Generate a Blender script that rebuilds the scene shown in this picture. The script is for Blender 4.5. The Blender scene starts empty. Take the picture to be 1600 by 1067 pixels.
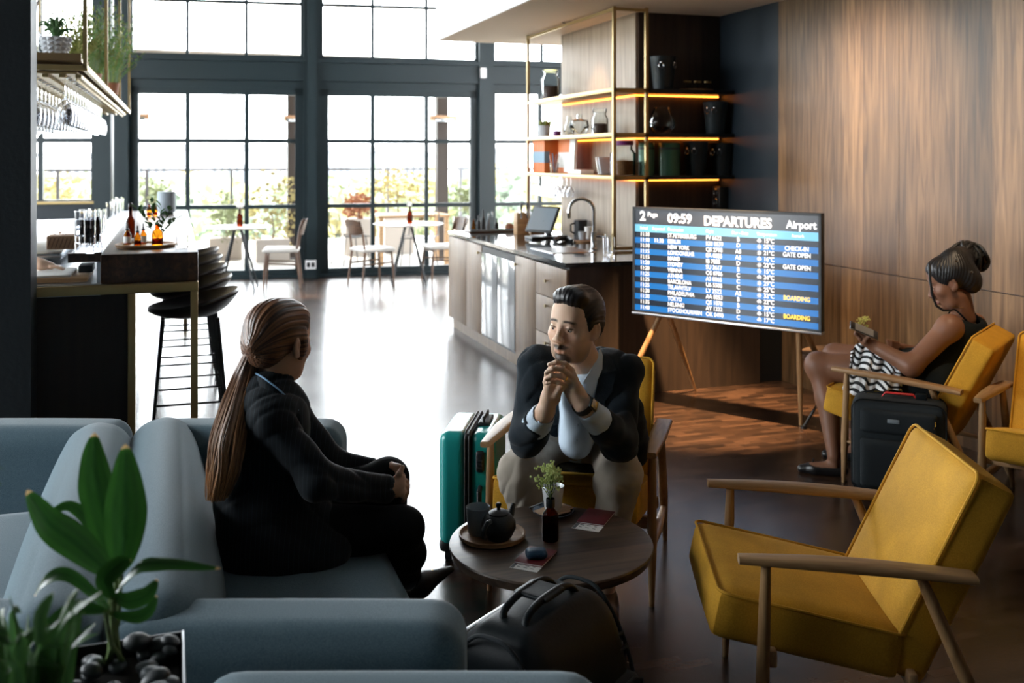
import bpy, bmesh, math, random
import numpy as np
from mathutils import Vector, Matrix, Euler
# ------------------------------------------------------------------ camera, sky, sun, exposure
SC = bpy.context.scene
COL = SC.collection
CAMZ, FPX, HOR = 1.6, 1556.0, 245.0          # lens height (m), focal length (px of 1600), horizon row
YAW = math.radians(18.75)
_cd = bpy.data.cameras.new('camera'); cam = bpy.data.objects.new('camera', _cd); COL.objects.link(cam)
cam.location = (0, 0, CAMZ); cam.rotation_euler = (math.radians(90), 0, -YAW)
_cd.sensor_fit = 'HORIZONTAL'; _cd.sensor_width = 36; _cd.lens = 36 * FPX / 1600
_cd.shift_y = -(533.5 - HOR) / 1600; _cd.clip_start = .05; _cd.clip_end = 600
_cd.dof.use_dof = True; _cd.dof.focus_distance = 3.25; _cd.dof.aperture_fstop = 3.6
SC.camera = cam
vs = SC.view_settings
vs.view_transform = 'Standard'; vs.look = 'None'; vs.gamma = 1; vs.use_curve_mapping = False; vs.exposure = 1.55
SC.display_settings.display_device = 'sRGB'
W = bpy.data.worlds.new('sky'); SC.world = W; W.use_nodes = True
_n = W.node_tree.nodes; _bg = _n['Background']; _bg.inputs[0].default_value = (.90, .96, 1.0, 1); _bg.inputs[1].default_value = 6.0
sun_d = bpy.data.lights.new('sun', 'SUN'); sun_d.energy = 5; sun_d.angle = math.radians(1.2); sun_d.color = (1, .86, .68)
sun = bpy.data.objects.new('sun', sun_d); COL.objects.link(sun)
SUNV = Vector((.42, -.55, -1.05)).normalized()     # direction the light travels
sun.rotation_euler = SUNV.to_track_quat('-Z', 'Y').to_euler()
def area(name, loc, target, sx, sy, power, color, portal=False):
    d = bpy.data.lights.new(name, 'AREA'); d.shape = 'RECTANGLE'; d.size = sx; d.size_y = sy; d.energy = power; d.color = color
    d.cycles.is_portal = portal
    o = bpy.data.objects.new(name, d); COL.objects.link(o); o.location = loc
    o.rotation_euler = (Vector(target) - Vector(loc)).to_track_quat('-Z', 'Y').to_euler(); return o
# the window wall at the far end runs along WD from WO; the left wall is glazed too
WO, WD = Vector((1.69, 13.49, 0)), Vector((.994, -.109, 0)).normalized()
WN = Vector((WD.y, -WD.x, 0))                       # normal into the room
_c = WO + WD * 1.3 + Vector((0, 0, 2.3)) + WN * .15
area('portal_far', _c, _c + WN, 9.5, 4.4, 1, (1, 1, 1), True)
area('portal_left', (-6.3, 7.5, 2.3), (0, 7.5, 2.3), 9.0, 4.7, 1, (1, 1, 1), True)

# pixel of the 1600 x 1067 frame -> point of the room
_s, _c2 = math.sin(YAW), math.cos(YAW)
def ray(px, py):
    a = (px - 800) / FPX; b = (HOR - py) / FPX
    return Vector((_s + a * _c2, _c2 - a * _s, b))
EYE = Vector((0, 0, CAMZ))
def atz(px, py, z): d = ray(px, py); return EYE + d * ((z - CAMZ) / d.z)
def atX(px, py, X): d = ray(px, py); return EYE + d * (X / d.x)
def atY(px, py, Y): d = ray(px, py); return EYE + d * (Y / d.y)
def atd(px, py, t): return EYE + ray(px, py) * t
def atW(px, py, off=0.0):                            # on the window wall: (distance along it, height)
    d = ray(px, py); p0 = WO + WN * off; t = (p0 - EYE).dot(WN) / d.dot(WN); p = EYE + d * t
    return (p - p0).dot(WD), p.z
# ------------------------------------------------------------------ materials
MATS = {}
def _mat(name):
    m = bpy.data.materials.new(name); m.use_nodes = True; MATS[name] = m
    nt = m.node_tree; return m, nt, nt.nodes['Principled BSDF']
def setp(b, **k):
    for a, v in k.items():
        key = {'rough': 'Roughness', 'metal': 'Metallic', 'spec': 'Specular IOR Level', 'coat': 'Coat Weight', 'coatr': 'Coat Roughness', 'sheen': 'Sheen Weight', 'sheenr': 'Sheen Roughness', 'trans': 'Transmission Weight', 'ior': 'IOR', 'alpha': 'Alpha', 'sss': 'Subsurface Weight', 'emit': 'Emission Strength'}[a]
        b.inputs[key].default_value = v
def rgba(c): return (c[0], c[1], c[2], 1)
def plain(name, c, rough=.5, bump=0, bscale=200, var=0, **k):
    m, nt, b = _mat(name); b.inputs['Base Color'].default_value = rgba(c); setp(b, rough=rough, **k)
    if bump or var:
        tc = nt.nodes.new('ShaderNodeTexCoord'); no = nt.nodes.new('ShaderNodeTexNoise'); no.inputs['Scale'].default_value = bscale; no.inputs['Detail'].default_value = 3
        nt.links.new(tc.outputs['Object'], no.inputs['Vector'])
        if bump:
            bp = nt.nodes.new('ShaderNodeBump'); bp.inputs['Strength'].default_value = bump; bp.inputs['Distance'].default_value = .002
            nt.links.new(no.outputs['Fac'], bp.inputs['Height']); nt.links.new(bp.outputs[0], b.inputs['Normal'])
        if var:
            mx = nt.nodes.new('ShaderNodeMix'); mx.data_type = 'RGBA'
            mx.inputs[6].default_value = rgba([x * (1 - var) for x in c]); mx.inputs[7].default_value = rgba([min(1, x * (1 + var)) for x in c])
            nt.links.new(no.outputs['Fac'], mx.inputs[0]); nt.links.new(mx.outputs[2], b.inputs['Base Color'])
    return m
def wood(name, c1, c2, axis='Z', scale=6, rough=.45, plank=0, plank_axis='X', seams=0, coat=0, world=False, spec=.5, pvar=.35):
    m, nt, b = _mat(name); N = nt.nodes; L = nt.links
    tc = N.new('ShaderNodeTexCoord'); src = tc.outputs['Object']
    if world: g = N.new('ShaderNodeNewGeometry'); src = g.outputs['Position']
    mp = N.new('ShaderNodeMapping'); s = [scale * 6] * 3; s['XYZ'.index(axis)] = scale * .35; mp.inputs['Scale'].default_value = s
    L.new(src, mp.inputs['Vector'])
    no = N.new('ShaderNodeTexNoise'); no.inputs['Scale'].default_value = 1; no.inputs['Detail'].default_value = 5; no.inputs['Distortion'].default_value = .8
    L.new(mp.outputs[0], no.inputs['Vector'])
    cr = N.new('ShaderNodeValToRGB'); cr.color_ramp.elements[0].position = .32; cr.color_ramp.elements[1].position = .7
    cr.color_ramp.elements[0].color = rgba(c1); cr.color_ramp.elements[1].color = rgba(c2); L.new(no.outputs['Fac'], cr.inputs[0])
    out = cr.outputs[0]
    if plank:
        sx = N.new('ShaderNodeSeparateXYZ'); L.new(src, sx.inputs[0])
        mu = N.new('ShaderNodeMath'); mu.operation = 'MULTIPLY'; mu.inputs[1].default_value = 1 / plank; L.new(sx.outputs[plank_axis], mu.inputs[0])
        fl = N.new('ShaderNodeMath'); fl.operation = 'FLOOR'; L.new(mu.outputs[0], fl.inputs[0])
        wn = N.new('ShaderNodeTexWhiteNoise'); wn.noise_dimensions = '1D'; L.new(fl.outputs[0], wn.inputs['W'])
        ml = N.new('ShaderNodeMapRange'); ml.inputs[3].default_value = 1 - pvar; ml.inputs[4].default_value = 1 + pvar; L.new(wn.outputs['Value'], ml.inputs[0])
        vm = N.new('ShaderNodeVectorMath'); vm.operation = 'SCALE'; L.new(out, vm.inputs[0]); L.new(ml.outputs[0], vm.inputs['Scale']); out = vm.outputs[0]
    L.new(out, b.inputs['Base Color']); setp(b, rough=rough, coat=coat, coatr=.15, spec=spec)
    bp = N.new('ShaderNodeBump'); bp.inputs['Strength'].default_value = .15; bp.inputs['Distance'].default_value = .001; L.new(no.outputs['Fac'], bp.inputs['Height']); L.new(bp.outputs[0], b.inputs['Normal'])
    return m
def fabric(name, c, c2=None, scale=700, rough=.9, sheen=.3, bump=.4, big=0):
    m, nt, b = _mat(name); N = nt.nodes; L = nt.links; c2 = c2 or [x * 1.5 for x in c]
    tc = N.new('ShaderNodeTexCoord'); no = N.new('ShaderNodeTexNoise'); no.inputs['Scale'].default_value = scale; no.inputs['Detail'].default_value = 2; L.new(tc.outputs['Object'], no.inputs['Vector'])
    cr = N.new('ShaderNodeValToRGB'); cr.color_ramp.elements[0].position = .35; cr.color_ramp.elements[1].position = .65
    cr.color_ramp.elements[0].color = rgba(c); cr.color_ramp.elements[1].color = rgba(c2); L.new(no.outputs['Fac'], cr.inputs[0]); out = cr.outputs[0]
    if big:
        n2 = N.new('ShaderNodeTexNoise'); n2.inputs['Scale'].default_value = 9; n2.inputs['Detail'].default_value = 4; L.new(tc.outputs['Object'], n2.inputs['Vector'])
        mr = N.new('ShaderNodeMapRange'); mr.inputs[1].default_value = .3; mr.inputs[2].default_value = .7; mr.inputs[3].default_value = 1 - big; mr.inputs[4].default_value = 1 + big; L.new(n2.outputs['Fac'], mr.inputs[0])
        vm = N.new('ShaderNodeVectorMath'); vm.operation = 'SCALE'; L.new(out, vm.inputs[0]); L.new(mr.outputs[0], vm.inputs['Scale']); out = vm.outputs[0]
    L.new(out, b.inputs['Base Color']); setp(b, rough=rough, sheen=sheen, sheenr=.4, spec=.2)
    bp = N.new('ShaderNodeBump'); bp.inputs['Strength'].default_value = bump; bp.inputs['Distance'].default_value = .001; L.new(no.outputs['Fac'], bp.inputs['Height']); L.new(bp.outputs[0], b.inputs['Normal'])
    return m
def glass(name, c=(1, 1, 1), rough=.02, f=.12, ior=1.45):
    # thin clear glass: mostly see-through, glossy by Fresnel
    m = bpy.data.materials.new(name); m.use_nodes = True; MATS[name] = m; nt = m.node_tree; N = nt.nodes; L = nt.links; N.clear()
    o = N.new('ShaderNodeOutputMaterial'); t = N.new('ShaderNodeBsdfTransparent'); t.inputs[0].default_value = rgba(c)
    g = N.new('ShaderNodeBsdfGlossy'); g.inputs['Roughness'].default_value = rough
    fr = N.new('ShaderNodeLayerWeight'); fr.inputs[0].default_value = f; mx = N.new('ShaderNodeMixShader')
    L.new(fr.outputs['Fresnel'], mx.inputs[0]); L.new(t.outputs[0], mx.inputs[1]); L.new(g.outputs[0], mx.inputs[2]); L.new(mx.outputs[0], o.inputs[0]); return m
def emis(name, c, s):
    m, nt, b = _mat(name); b.inputs['Base Color'].default_value = rgba([x * .3 for x in c]); b.inputs['Emission Color'].default_value = rgba(c); setp(b, emit=s, rough=.4); return m
def vcol(name, rough=.5, sss=.0, bump=0, bscale=300, spec=.4, sheen=0):
    m, nt, b = _mat(name); a = nt.nodes.new('ShaderNodeVertexColor'); a.layer_name = 'Col'; nt.links.new(a.outputs[0], b.inputs['Base Color']); setp(b, rough=rough, spec=spec, sheen=sheen)
    if sss: setp(b, sss=sss); b.inputs['Subsurface Radius'].default_value = (.9, .35, .2); b.inputs['Subsurface Scale'].default_value = .006
    if bump:
        tc = nt.nodes.new('ShaderNodeTexCoord'); no = nt.nodes.new('ShaderNodeTexNoise'); no.inputs['Scale'].default_value = bscale; nt.links.new(tc.outputs['Object'], no.inputs['Vector'])
        bp = nt.nodes.new('ShaderNodeBump'); bp.inputs['Strength'].default_value = bump; bp.inputs['Distance'].default_value = .001; nt.links.new(no.outputs['Fac'], bp.inputs['Height']); nt.links.new(bp.outputs[0], b.inputs['Normal'])
    return m

# ------------------------------------------------------------------ mesh building
def frame_to(d):
    return Vector(d).normalized().to_track_quat('Z', 'Y').to_matrix()
class MB:
    """collects shapes and links them as ONE mesh object"""
    def __init__(s): s.v = []; s.f = []; s.m = []; s.sm = []; s.mats = []; s.cur = 0
    def mat(s, m):
        m = MATS[m] if isinstance(m, str) else m
        if m not in s.mats: s.mats.append(m)
        s.cur = s.mats.index(m); return s
    def add(s, vs, fs, smooth=False):
        o = len(s.v); s.v += [tuple(p) for p in vs]
        for f in fs: s.f.append([i + o for i in f]); s.m.append(s.cur); s.sm.append(smooth)
        return s
    def box(s, c, h, r=0, R=None, seg=2, smooth=None):
        """box centre c, half sizes h, edge radius r"""
        bm = bmesh.new(); bmesh.ops.create_cube(bm, size=2)
        for v in bm.verts: v.co = Vector((v.co.x * h[0], v.co.y * h[1], v.co.z * h[2]))
        if r > 0: bmesh.ops.bevel(bm, geom=bm.edges[:], offset=min(r, min(h) * .98), segments=seg, profile=.5, affect='EDGES')
        Rm = R if R is not None else Matrix.Identity(3)
        s.add([Rm @ v.co + Vector(c) for v in bm.verts], [[v.index for v in f.verts] for f in bm.faces], (r > 0) if smooth is None else smooth); bm.free(); return s
    def bb(s, a, b, r=0, seg=2):
        return s.box([(a[i] + b[i]) / 2 for i in range(3)], [abs(b[i] - a[i]) / 2 for i in range(3)], r, None, seg)
    def bar(s, a, b, w, h=None, r=0, up=(0, 0, 1)):
        """box bar from a to b, w wide (sideways), h high"""
        a, b = Vector(a), Vector(b); h = h or w; y = (b - a).normalized(); x = y.cross(Vector(up))
        if x.length < 1e-4: x = y.cross(Vector((1, 0, 0)))
        x.normalize(); z = x.cross(y); R = Matrix((x, y, z)).transposed()
        return s.box((a + b) / 2, (w / 2, (b - a).length / 2, h / 2), r, R)
    def cyl(s, a, b, ra, rb=None, n=20, caps=True, smooth=True):
        a, b = Vector(a), Vector(b); rb = ra if rb is None else rb; R = frame_to(b - a); V = []
        for p, r in ((a, ra), (b, rb)):
            for i in range(n): t = 2 * math.pi * i / n; V.append(p + R @ Vector((r * math.cos(t), r * math.sin(t), 0)))
        s.add(V, [[i, (i + 1) % n, n + (i + 1) % n, n + i] for i in range(n)], smooth)
        if caps: s.add(V, [list(range(n))[::-1], list(range(n, 2 * n))], False)
        return s
    def lathe(s, prof, c=(0, 0, 0), n=32, R=None, sx=1, sy=1):
        """prof: list of (r, z)"""
        V = []; Rm = R if R is not None else Matrix.Identity(3); c = Vector(c)
        for r, z in prof:
            for i in range(n): t = 2 * math.pi * i / n; V.append(c + Rm @ Vector((r * math.cos(t) * sx, r * math.sin(t) * sy, z)))
        F = []
        for k in range(len(prof) - 1):
            for i in range(n): j = (i + 1) % n; F.append([k * n + i, k * n + j, (k + 1) * n + j, (k + 1) * n + i])
        s.add(V, F, True); return s
    def tube(s, pts, r, n=10, closed=False, caps=True, flat=1.0):
        pts = [Vector(p) for p in pts]; m = len(pts); rr = r if isinstance(r, (list, tuple)) else [r] * m; V = []
        up = None
        for i, p in enumerate(pts):
            d = (pts[(i + 1) % m] - pts[i - 1]) if closed else (pts[min(i + 1, m - 1)] - pts[max(i - 1, 0)])
            d = d.normalized() if d.length > 1e-9 else Vector((0, 0, 1))
            if up is None: up = Vector((0, 0, 1)) if abs(d.z) < .95 else Vector((1, 0, 0))
            x = d.cross(up)
            if x.length < 1e-5: x = d.cross(Vector((1, .3, 0)))
            x.normalize(); y = x.cross(d); up = y
            for k in range(n): t = 2 * math.pi * k / n; V.append(p + x * (rr[i] * math.cos(t)) + y * (rr[i] * flat * math.sin(t)))
        F = []
        for i in range(m if closed else m - 1):
            a, b = i * n, ((i + 1) % m) * n
            for k in range(n): j = (k + 1) % n; F.append([a + k, a + j, b + j, b + k])
        s.add(V, F, True)
        if caps and not closed: s.add(V, [list(range(n))[::-1], list(range((m - 1) * n, m * n))], False)
        return s
    def ball(s, c, r, n=16, R=None):
        r = r if isinstance(r, (list, tuple)) else (r, r, r); m = n // 2; pr = []; V = []; Rm = R if R is not None else Matrix.Identity(3)
        for k in range(m + 1):
            ph = math.pi * k / m
            for i in range(n):
                t = 2 * math.pi * i / n; V.append(Vector(c) + Rm @ Vector((r[0] * max(1e-4, math.sin(ph)) * math.cos(t), r[1] * max(1e-4, math.sin(ph)) * math.sin(t), -r[2] * math.cos(ph))))
        s.add(V, [[k * n + i, k * n + (i + 1) % n, (k + 1) * n + (i + 1) % n, (k + 1) * n + i] for k in range(m) for i in range(n)], True); return s
    def prism(s, poly, z0, z1, smooth=False):
        n = len(poly); V = [(x, y, z0) for x, y in poly] + [(x, y, z1) for x, y in poly]
        s.add(V, [[i, (i + 1) % n, n + (i + 1) % n, n + i] for i in range(n)], smooth)
        s.add(V, [list(range(n))[::-1], list(range(n, 2 * n))], False); return s
    def grid(s, fn, nu, nv, closed_u=False, smooth=True):
        V = [fn(i / (nu if closed_u else nu - 1), j / (nv - 1)) for j in range(nv) for i in range(nu)]
        F = []
        for j in range(nv - 1):
            for i in range(nu if closed_u else nu - 1): k = (i + 1) % nu; F.append([j * nu + i, j * nu + k, (j + 1) * nu + k, (j + 1) * nu + i])
        s.add(V, F, smooth); return s
    def raw(s, mesh):  # (verts, faces) from sdf_mesh
        return s.add([tuple(p) for p in mesh[0]], [list(f) for f in mesh[1]], True)
    def build(s, name, m=None, parent=None, loc=None, weld=False, col=None):
        if m is not None and not s.mats: s.mat(m)
        me = bpy.data.meshes.new(name); me.from_pydata(s.v, [], s.f)
        for x in (s.mats or [MATS['black']]): me.materials.append(x)
        me.polygons.foreach_set('material_index', s.m); me.polygons.foreach_set('use_smooth', s.sm)
        if col is not None:
            a = me.color_attributes.new('Col', 'FLOAT_COLOR', 'POINT'); a.data.foreach_set('color', np.asarray(col, np.float32).ravel())
        bm = bmesh.new(); bm.from_mesh(me); bmesh.ops.recalc_face_normals(bm, faces=bm.faces[:])
        for e in bm.edges:
            if len(e.link_faces) == 2 and e.calc_face_angle(0) > .7: e.smooth = False
        bm.to_mesh(me); bm.free(); me.update()
        return link(name, me, parent, loc)
def link(name, me, parent=None, loc=None):
    o = bpy.data.objects.new(name, me); COL.objects.link(o)
    if parent is not None: o.parent = parent
    if loc is not None: o.location = loc
    return o
def M(m=None): return MB().mat(m) if m else MB()
def tag(o, label, cat, group=None, kind=None):
    if label: o['label'] = label
    if cat: o['category'] = cat
    if group: o['group'] = group
    if kind: o['kind'] = kind
    return o
def thing(name, label, cat, loc=(0, 0, 0), rz=0, group=None):
    o = bpy.data.objects.new(name, None); COL.objects.link(o); o.empty_display_size = .1
    o.location = loc; o.rotation_euler = (0, 0, rz); return tag(o, label, cat, group)
def struct(o): o['kind'] = 'structure'; return o
def kids(o): return [c for c in COL.objects if c.parent == o]
def dup(root, loc=None, rz=None, label=None, group=None, _p=None):
    r = root.copy(); COL.objects.link(r)
    if _p is not None: r.parent = _p
    if loc is not None: r.location = loc
    if rz is not None: r.rotation_euler = (0, 0, rz)
    if label: r['label'] = label
    if group: r['group'] = group
    for c in list(root.children): dup(c, _p=r)
    return r
def lab(o, label): o['label'] = label; return o

# ------------------------------------------------------------------ organic surfaces: smooth union of round cones / ellipsoids, meshed by surface nets
def _rotm(R): return np.array(R if R is not None else np.eye(3), dtype=np.float32)
def cap(a, b, ra, rb=None, k=.02, sub=False): return ('c', np.array(a, float), np.array(b, float), ra, ra if rb is None else rb, k, sub)
def ell(c, r, k=.02, R=None, sub=False):
    r = (r, r, r) if not hasattr(r, '__len__') else r
    return ('e', np.array(c, float), np.array(r, float), _rotm(R), k, sub)
def rbox(c, h, rd, k=.01, R=None, sub=False): return ('b', np.array(c, float), np.array(h, float), rd, _rotm(R), k, sub)
def _prim(p, X, Y, Z):
    if p[0] == 'c':
        _, a, b, ra, rb, k, sub = p; d = b - a; L2 = max(d @ d, 1e-12)
        t = np.clip(((X - a[0]) * d[0] + (Y - a[1]) * d[1] + (Z - a[2]) * d[2]) / L2, 0, 1)
        return np.sqrt((X - a[0] - t * d[0]) ** 2 + (Y - a[1] - t * d[1]) ** 2 + (Z - a[2] - t * d[2]) ** 2) - (ra + (rb - ra) * t)
    R = p[3] if p[0] == 'e' else p[4]; c = p[1]
    x, y, z = X - c[0], Y - c[1], Z - c[2]
    u = x * R[0, 0] + y * R[1, 0] + z * R[2, 0]; v = x * R[0, 1] + y * R[1, 1] + z * R[2, 1]; w = x * R[0, 2] + y * R[1, 2] + z * R[2, 2]
    if p[0] == 'e':
        r = p[2]; k0 = np.sqrt((u / r[0]) ** 2 + (v / r[1]) ** 2 + (w / r[2]) ** 2); k1 = np.sqrt((u / r[0] ** 2) ** 2 + (v / r[1] ** 2) ** 2 + (w / r[2] ** 2) ** 2)
        return k0 * (k0 - 1) / np.maximum(k1, 1e-9)
    h = p[2]; rd = p[3]; qx, qy, qz = np.abs(u) - h[0] + rd, np.abs(v) - h[1] + rd, np.abs(w) - h[2] + rd
    return np.sqrt(np.maximum(qx, 0) ** 2 + np.maximum(qy, 0) ** 2 + np.maximum(qz, 0) ** 2) + np.minimum(np.maximum(qx, np.maximum(qy, qz)), 0) - rd
def _bounds(p, m):
    if p[0] == 'c': r = max(p[3], p[4]) + m; return np.minimum(p[1], p[2]) - r, np.maximum(p[1], p[2]) + r
    R = p[3] if p[0] == 'e' else p[4]; e = np.abs(R) @ p[2] + m; return p[1] - e, p[1] + e
def sdf_mesh(prims, vox, disp=None, smooth=1, clip=None):
    """disp(X,Y,Z) is added to the field (metres, negative = outwards); clip: list of (point, normal) half spaces to keep"""
    lo = np.min([_bounds(p, vox * 2 + .012)[0] for p in prims if not p[-1]], 0); hi = np.max([_bounds(p, vox * 2 + .012)[1] for p in prims if not p[-1]], 0)
    n = np.ceil((hi - lo) / vox).astype(int) + 1
    F = np.full(n, .08, np.float32); ax = [lo[i] + vox * np.arange(n[i]) for i in range(3)]
    for p in prims:
        k = p[-2]; sub = p[-1]; a, b = _bounds(p, .045 + k)
        i0 = np.clip(((a - lo) / vox).astype(int), 0, n); i1 = np.clip(np.ceil((b - lo) / vox).astype(int) + 1, 0, n)
        if (i1 <= i0).any(): continue
        sl = tuple(slice(i0[i], i1[i]) for i in range(3))
        X = ax[0][sl[0]][:, None, None].astype(np.float32); Y = ax[1][sl[1]][None, :, None].astype(np.float32); Z = ax[2][sl[2]][None, None, :].astype(np.float32)
        d = _prim(p, X, Y, Z).astype(np.float32); f = F[sl]
        if sub: d = -d; h = np.maximum(k - np.abs(f - d), 0) / k; F[sl] = np.maximum(f, d) + h * h * k * .25
        else: h = np.maximum(k - np.abs(f - d), 0) / k; F[sl] = np.minimum(f, d) - h * h * k * .25
    if disp is not None or clip:
        X = ax[0][:, None, None].astype(np.float32); Y = ax[1][None, :, None].astype(np.float32); Z = ax[2][None, None, :].astype(np.float32)
        if disp is not None: F = F + disp(X, Y, Z).astype(np.float32)
        for q, nn in (clip or []): F = np.maximum(F, -((X - q[0]) * nn[0] + (Y - q[1]) * nn[1] + (Z - q[2]) * nn[2]).astype(np.float32))
    F[0] = F[-1] = .05; F[:, 0] = F[:, -1] = .05; F[:, :, 0] = F[:, :, -1] = .05
    S = F < 0; c = tuple(x - 1 for x in n); cnt = np.zeros(c, np.int8)
    for dx in (0, 1):
        for dy in (0, 1):
            for dz in (0, 1): cnt += S[dx:c[0] + dx, dy:c[1] + dy, dz:c[2] + dz]
    act = np.argwhere((cnt > 0) & (cnt < 8)); 
    if not len(act): return np.zeros((0, 3)), np.zeros((0, 4), int)
    idx = np.full(c, -1, np.int64); idx[tuple(act.T)] = np.arange(len(act))
    acc = np.zeros((len(act), 3)); num = np.zeros(len(act))
    for A in range(3):
        o = [i for i in range(3) if i != A]
        for u in (0, 1):
            for w in (0, 1):
                q0 = act.copy(); q0[:, o[0]] += u; q0[:, o[1]] += w; q1 = q0.copy(); q1[:, A] += 1
                f0 = F[tuple(q0.T)]; f1 = F[tuple(q1.T)]; m = (f0 < 0) != (f1 < 0)
                t = np.where(m, f0 / np.where(m, f0 - f1, 1), 0); pt = q0.astype(float); pt[:, A] += t
                acc[m] += pt[m]; num[m] += 1
    V = lo + vox * acc / num[:, None]; faces = []
    for A in range(3):
        o = [i for i in range(3) if i != A]
        s0 = [slice(None)] * 3; s1 = [slice(None)] * 3; s0[A] = slice(0, -1); s1[A] = slice(1, None)
        ch = np.argwhere(S[tuple(s0)] != S[tuple(s1)]); ch = ch[(ch[:, o[0]] > 0) & (ch[:, o[1]] > 0)]
        ch = ch[(ch[:, o[0]] < c[o[0]]) & (ch[:, o[1]] < c[o[1]])]
        q = []
        for u, w in ((0, 0), (1, 0), (1, 1), (0, 1)):
            e = ch.copy(); e[:, o[0]] -= u; e[:, o[1]] -= w; q.append(idx[tuple(e.T)])
        q = np.stack(q, 1); faces.append(q[(q >= 0).all(1)])
    Q = np.concatenate(faces)
    for _ in range(smooth):
        s = np.zeros_like(V); k = np.zeros(len(V))
        for a, b in ((0, 1), (1, 2), (2, 3), (3, 0)):
            np.add.at(s, Q[:, a], V[Q[:, b]]); np.add.at(s, Q[:, b], V[Q[:, a]]); np.add.at(k, Q[:, a], 1); np.add.at(k, Q[:, b], 1)
        V = V * .5 + .5 * s / np.maximum(k, 1)[:, None]
    return V, Q
def merge(ms):
    V = []; Q = []; o = 0
    for v, q in ms: V.append(v); Q.append(q + o); o += len(v)
    return np.concatenate(V), np.concatenate(Q)
def sdf_obj(name, mesh, m, parent=None, colfn=None, loc=None):
    V, Q = mesh; me = bpy.data.meshes.new(name); me.from_pydata(V.tolist(), [], Q.tolist()); me.materials.append(MATS[m])
    me.polygons.foreach_set('use_smooth', [True] * len(Q))
    if colfn is not None:
        c = np.ones((len(V), 4), np.float32); c[:, :3] = colfn(V); a = me.color_attributes.new('Col', 'FLOAT_COLOR', 'POINT'); a.data.foreach_set('color', c.ravel())
    bm = bmesh.new(); bm.from_mesh(me); bmesh.ops.recalc_face_normals(bm, faces=bm.faces[:]); bm.to_mesh(me); bm.free()
    return link(name, me, parent, loc)
def crease(X, Y, Z, seed, sc, amp):
    """sharp valleys, like creased cloth"""
    r = np.random.RandomState(seed); d = r.randn(3); d /= np.linalg.norm(d); e = r.randn(3); e /= np.linalg.norm(e)
    a = (X * d[0] + Y * d[1] + Z * d[2]) * sc + 1.6 * np.sin((X * e[0] + Y * e[1] + Z * e[2]) * sc * .45 + seed); b = np.clip(np.sin((X * e[2] + Y * e[0] + Z * e[1]) * sc * .3 + seed * 1.7), 0, 1)
    return amp * (1 - np.abs(np.sin(a))) ** 3 * b
def wv(X, Y, Z, seed, sc, amp):
    """smooth pseudo-noise for cloth folds"""
    r = np.random.RandomState(seed); o = 0
    for i in range(5):
        d = r.randn(3); d /= np.linalg.norm(d); o = o + np.sin((X * d[0] + Y * d[1] + Z * d[2]) * sc * (1 + .35 * i) + r.rand() * 6.28 + 1.3 * np.sin((X * d[1] + Y * d[2] + Z * d[0]) * sc * .5))
    return o * amp / 5
# ------------------------------------------------------------------ material palette
plain('black', (.006, .008, .010), .45); plain('black_metal', (.008, .010, .012), .35, metal=.3); plain('black_leather', (.008, .010, .012), .33, bump=.3, bscale=300)
plain('frame_paint', (.010, .022, .027), .42, bump=.05, bscale=60); plain('plaster_dark', (.0035, .009, .013), .6, bump=.9, bscale=35)
plain('niche_paint', (.006, .013, .020), .5); plain('white_paint', (.86, .86, .88), .6); plain('ceiling_paint', (.78, .64, .50), .7); plain('dark_ceiling', (.10, .10, .105), .8)
plain('brass', (.42, .31, .14), .38, metal=.85); plain('brass_dark', (.30, .20, .10), .4, metal=.8); plain('chrome', (.75, .77, .8), .08, metal=1); plain('steel', (.45, .48, .5), .25, metal=1)
plain('led', (.9, .4, .1), .5); emis('led_strip', (1, .27, .03), 2.6); emis('lamp_glow', (1, .72, .42), 12)
wood('wood_wall', (.070, .038, .017), (.20, .118, .055), 'Z', 5, .42, plank=.21, plank_axis='Y', world=True, pvar=.42)
wood('wood_pillar', (.20, .145, .10), (.34, .26, .18), 'Z', 6, .5, world=True)
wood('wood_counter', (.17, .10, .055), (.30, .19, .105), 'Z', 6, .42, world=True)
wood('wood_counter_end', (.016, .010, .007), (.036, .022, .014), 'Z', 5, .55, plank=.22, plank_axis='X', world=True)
wood('wood_bar_end', (.012, .009, .008), (.024, .016, .012), 'Z', 4, .5, plank=.3, plank_axis='X', world=True, pvar=.2)
wood('wood_bar_top', (.025, .012, .008), (.085, .042, .024), 'Y', 6, .35, plank=.035, plank_axis='X', world=True)
wood('walnut', (.045, .020, .010), (.13, .06, .028), 'X', 8, .45); wood('walnut_z', (.05, .022, .010), (.14, .065, .03), 'Z', 8, .45)
wood('oak', (.24, .128, .052), (.42, .25, .115), 'Y', 9, .42); wood('oak_z', (.24, .128, .052), (.42, .25, .115), 'Z', 9, .42)
wood('oak_light', (.36, .20, .09), (.55, .34, .17), 'X', 8, .5); wood('table_wood', (.045, .031, .023), (.14, .092, .062), 'X', 5, .38); wood('tray_wood', (.24, .12, .05), (.42, .24, .11), 'X', 7, .5)
plain('table_white', (.75, .74, .72), .35); plain('cork', (.30, .19, .12), .8, bump=.6, bscale=120, var=.3)
fabric('sofa_fabric', (.060, .105, .132), (.110, .168, .200), 500, .92, .25, .5)
def velvet():
    m = fabric('velvet', (.50, .250, .020), (.60, .315, .030), 260, .75, .30, .15, big=.13); m.node_tree.nodes['Principled BSDF'].inputs['Sheen Tint'].default_value = (1, .62, .12, 1); return m
velvet()
glass('pane', (1, 1, 1), .0, .04); glass('clear_glass', (.96, .98, .98), .05, .14); glass('amber', (.92, .50, .10), .05, .15); glass('amber_dark', (.34, .10, .02), .05, .15)
m_, nt_, b_ = _mat('crystal'); b_.inputs['Base Color'].default_value = (.97, .98, 1, 1); setp(b_, trans=1, ior=1.22, rough=.03, spec=1)
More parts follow.
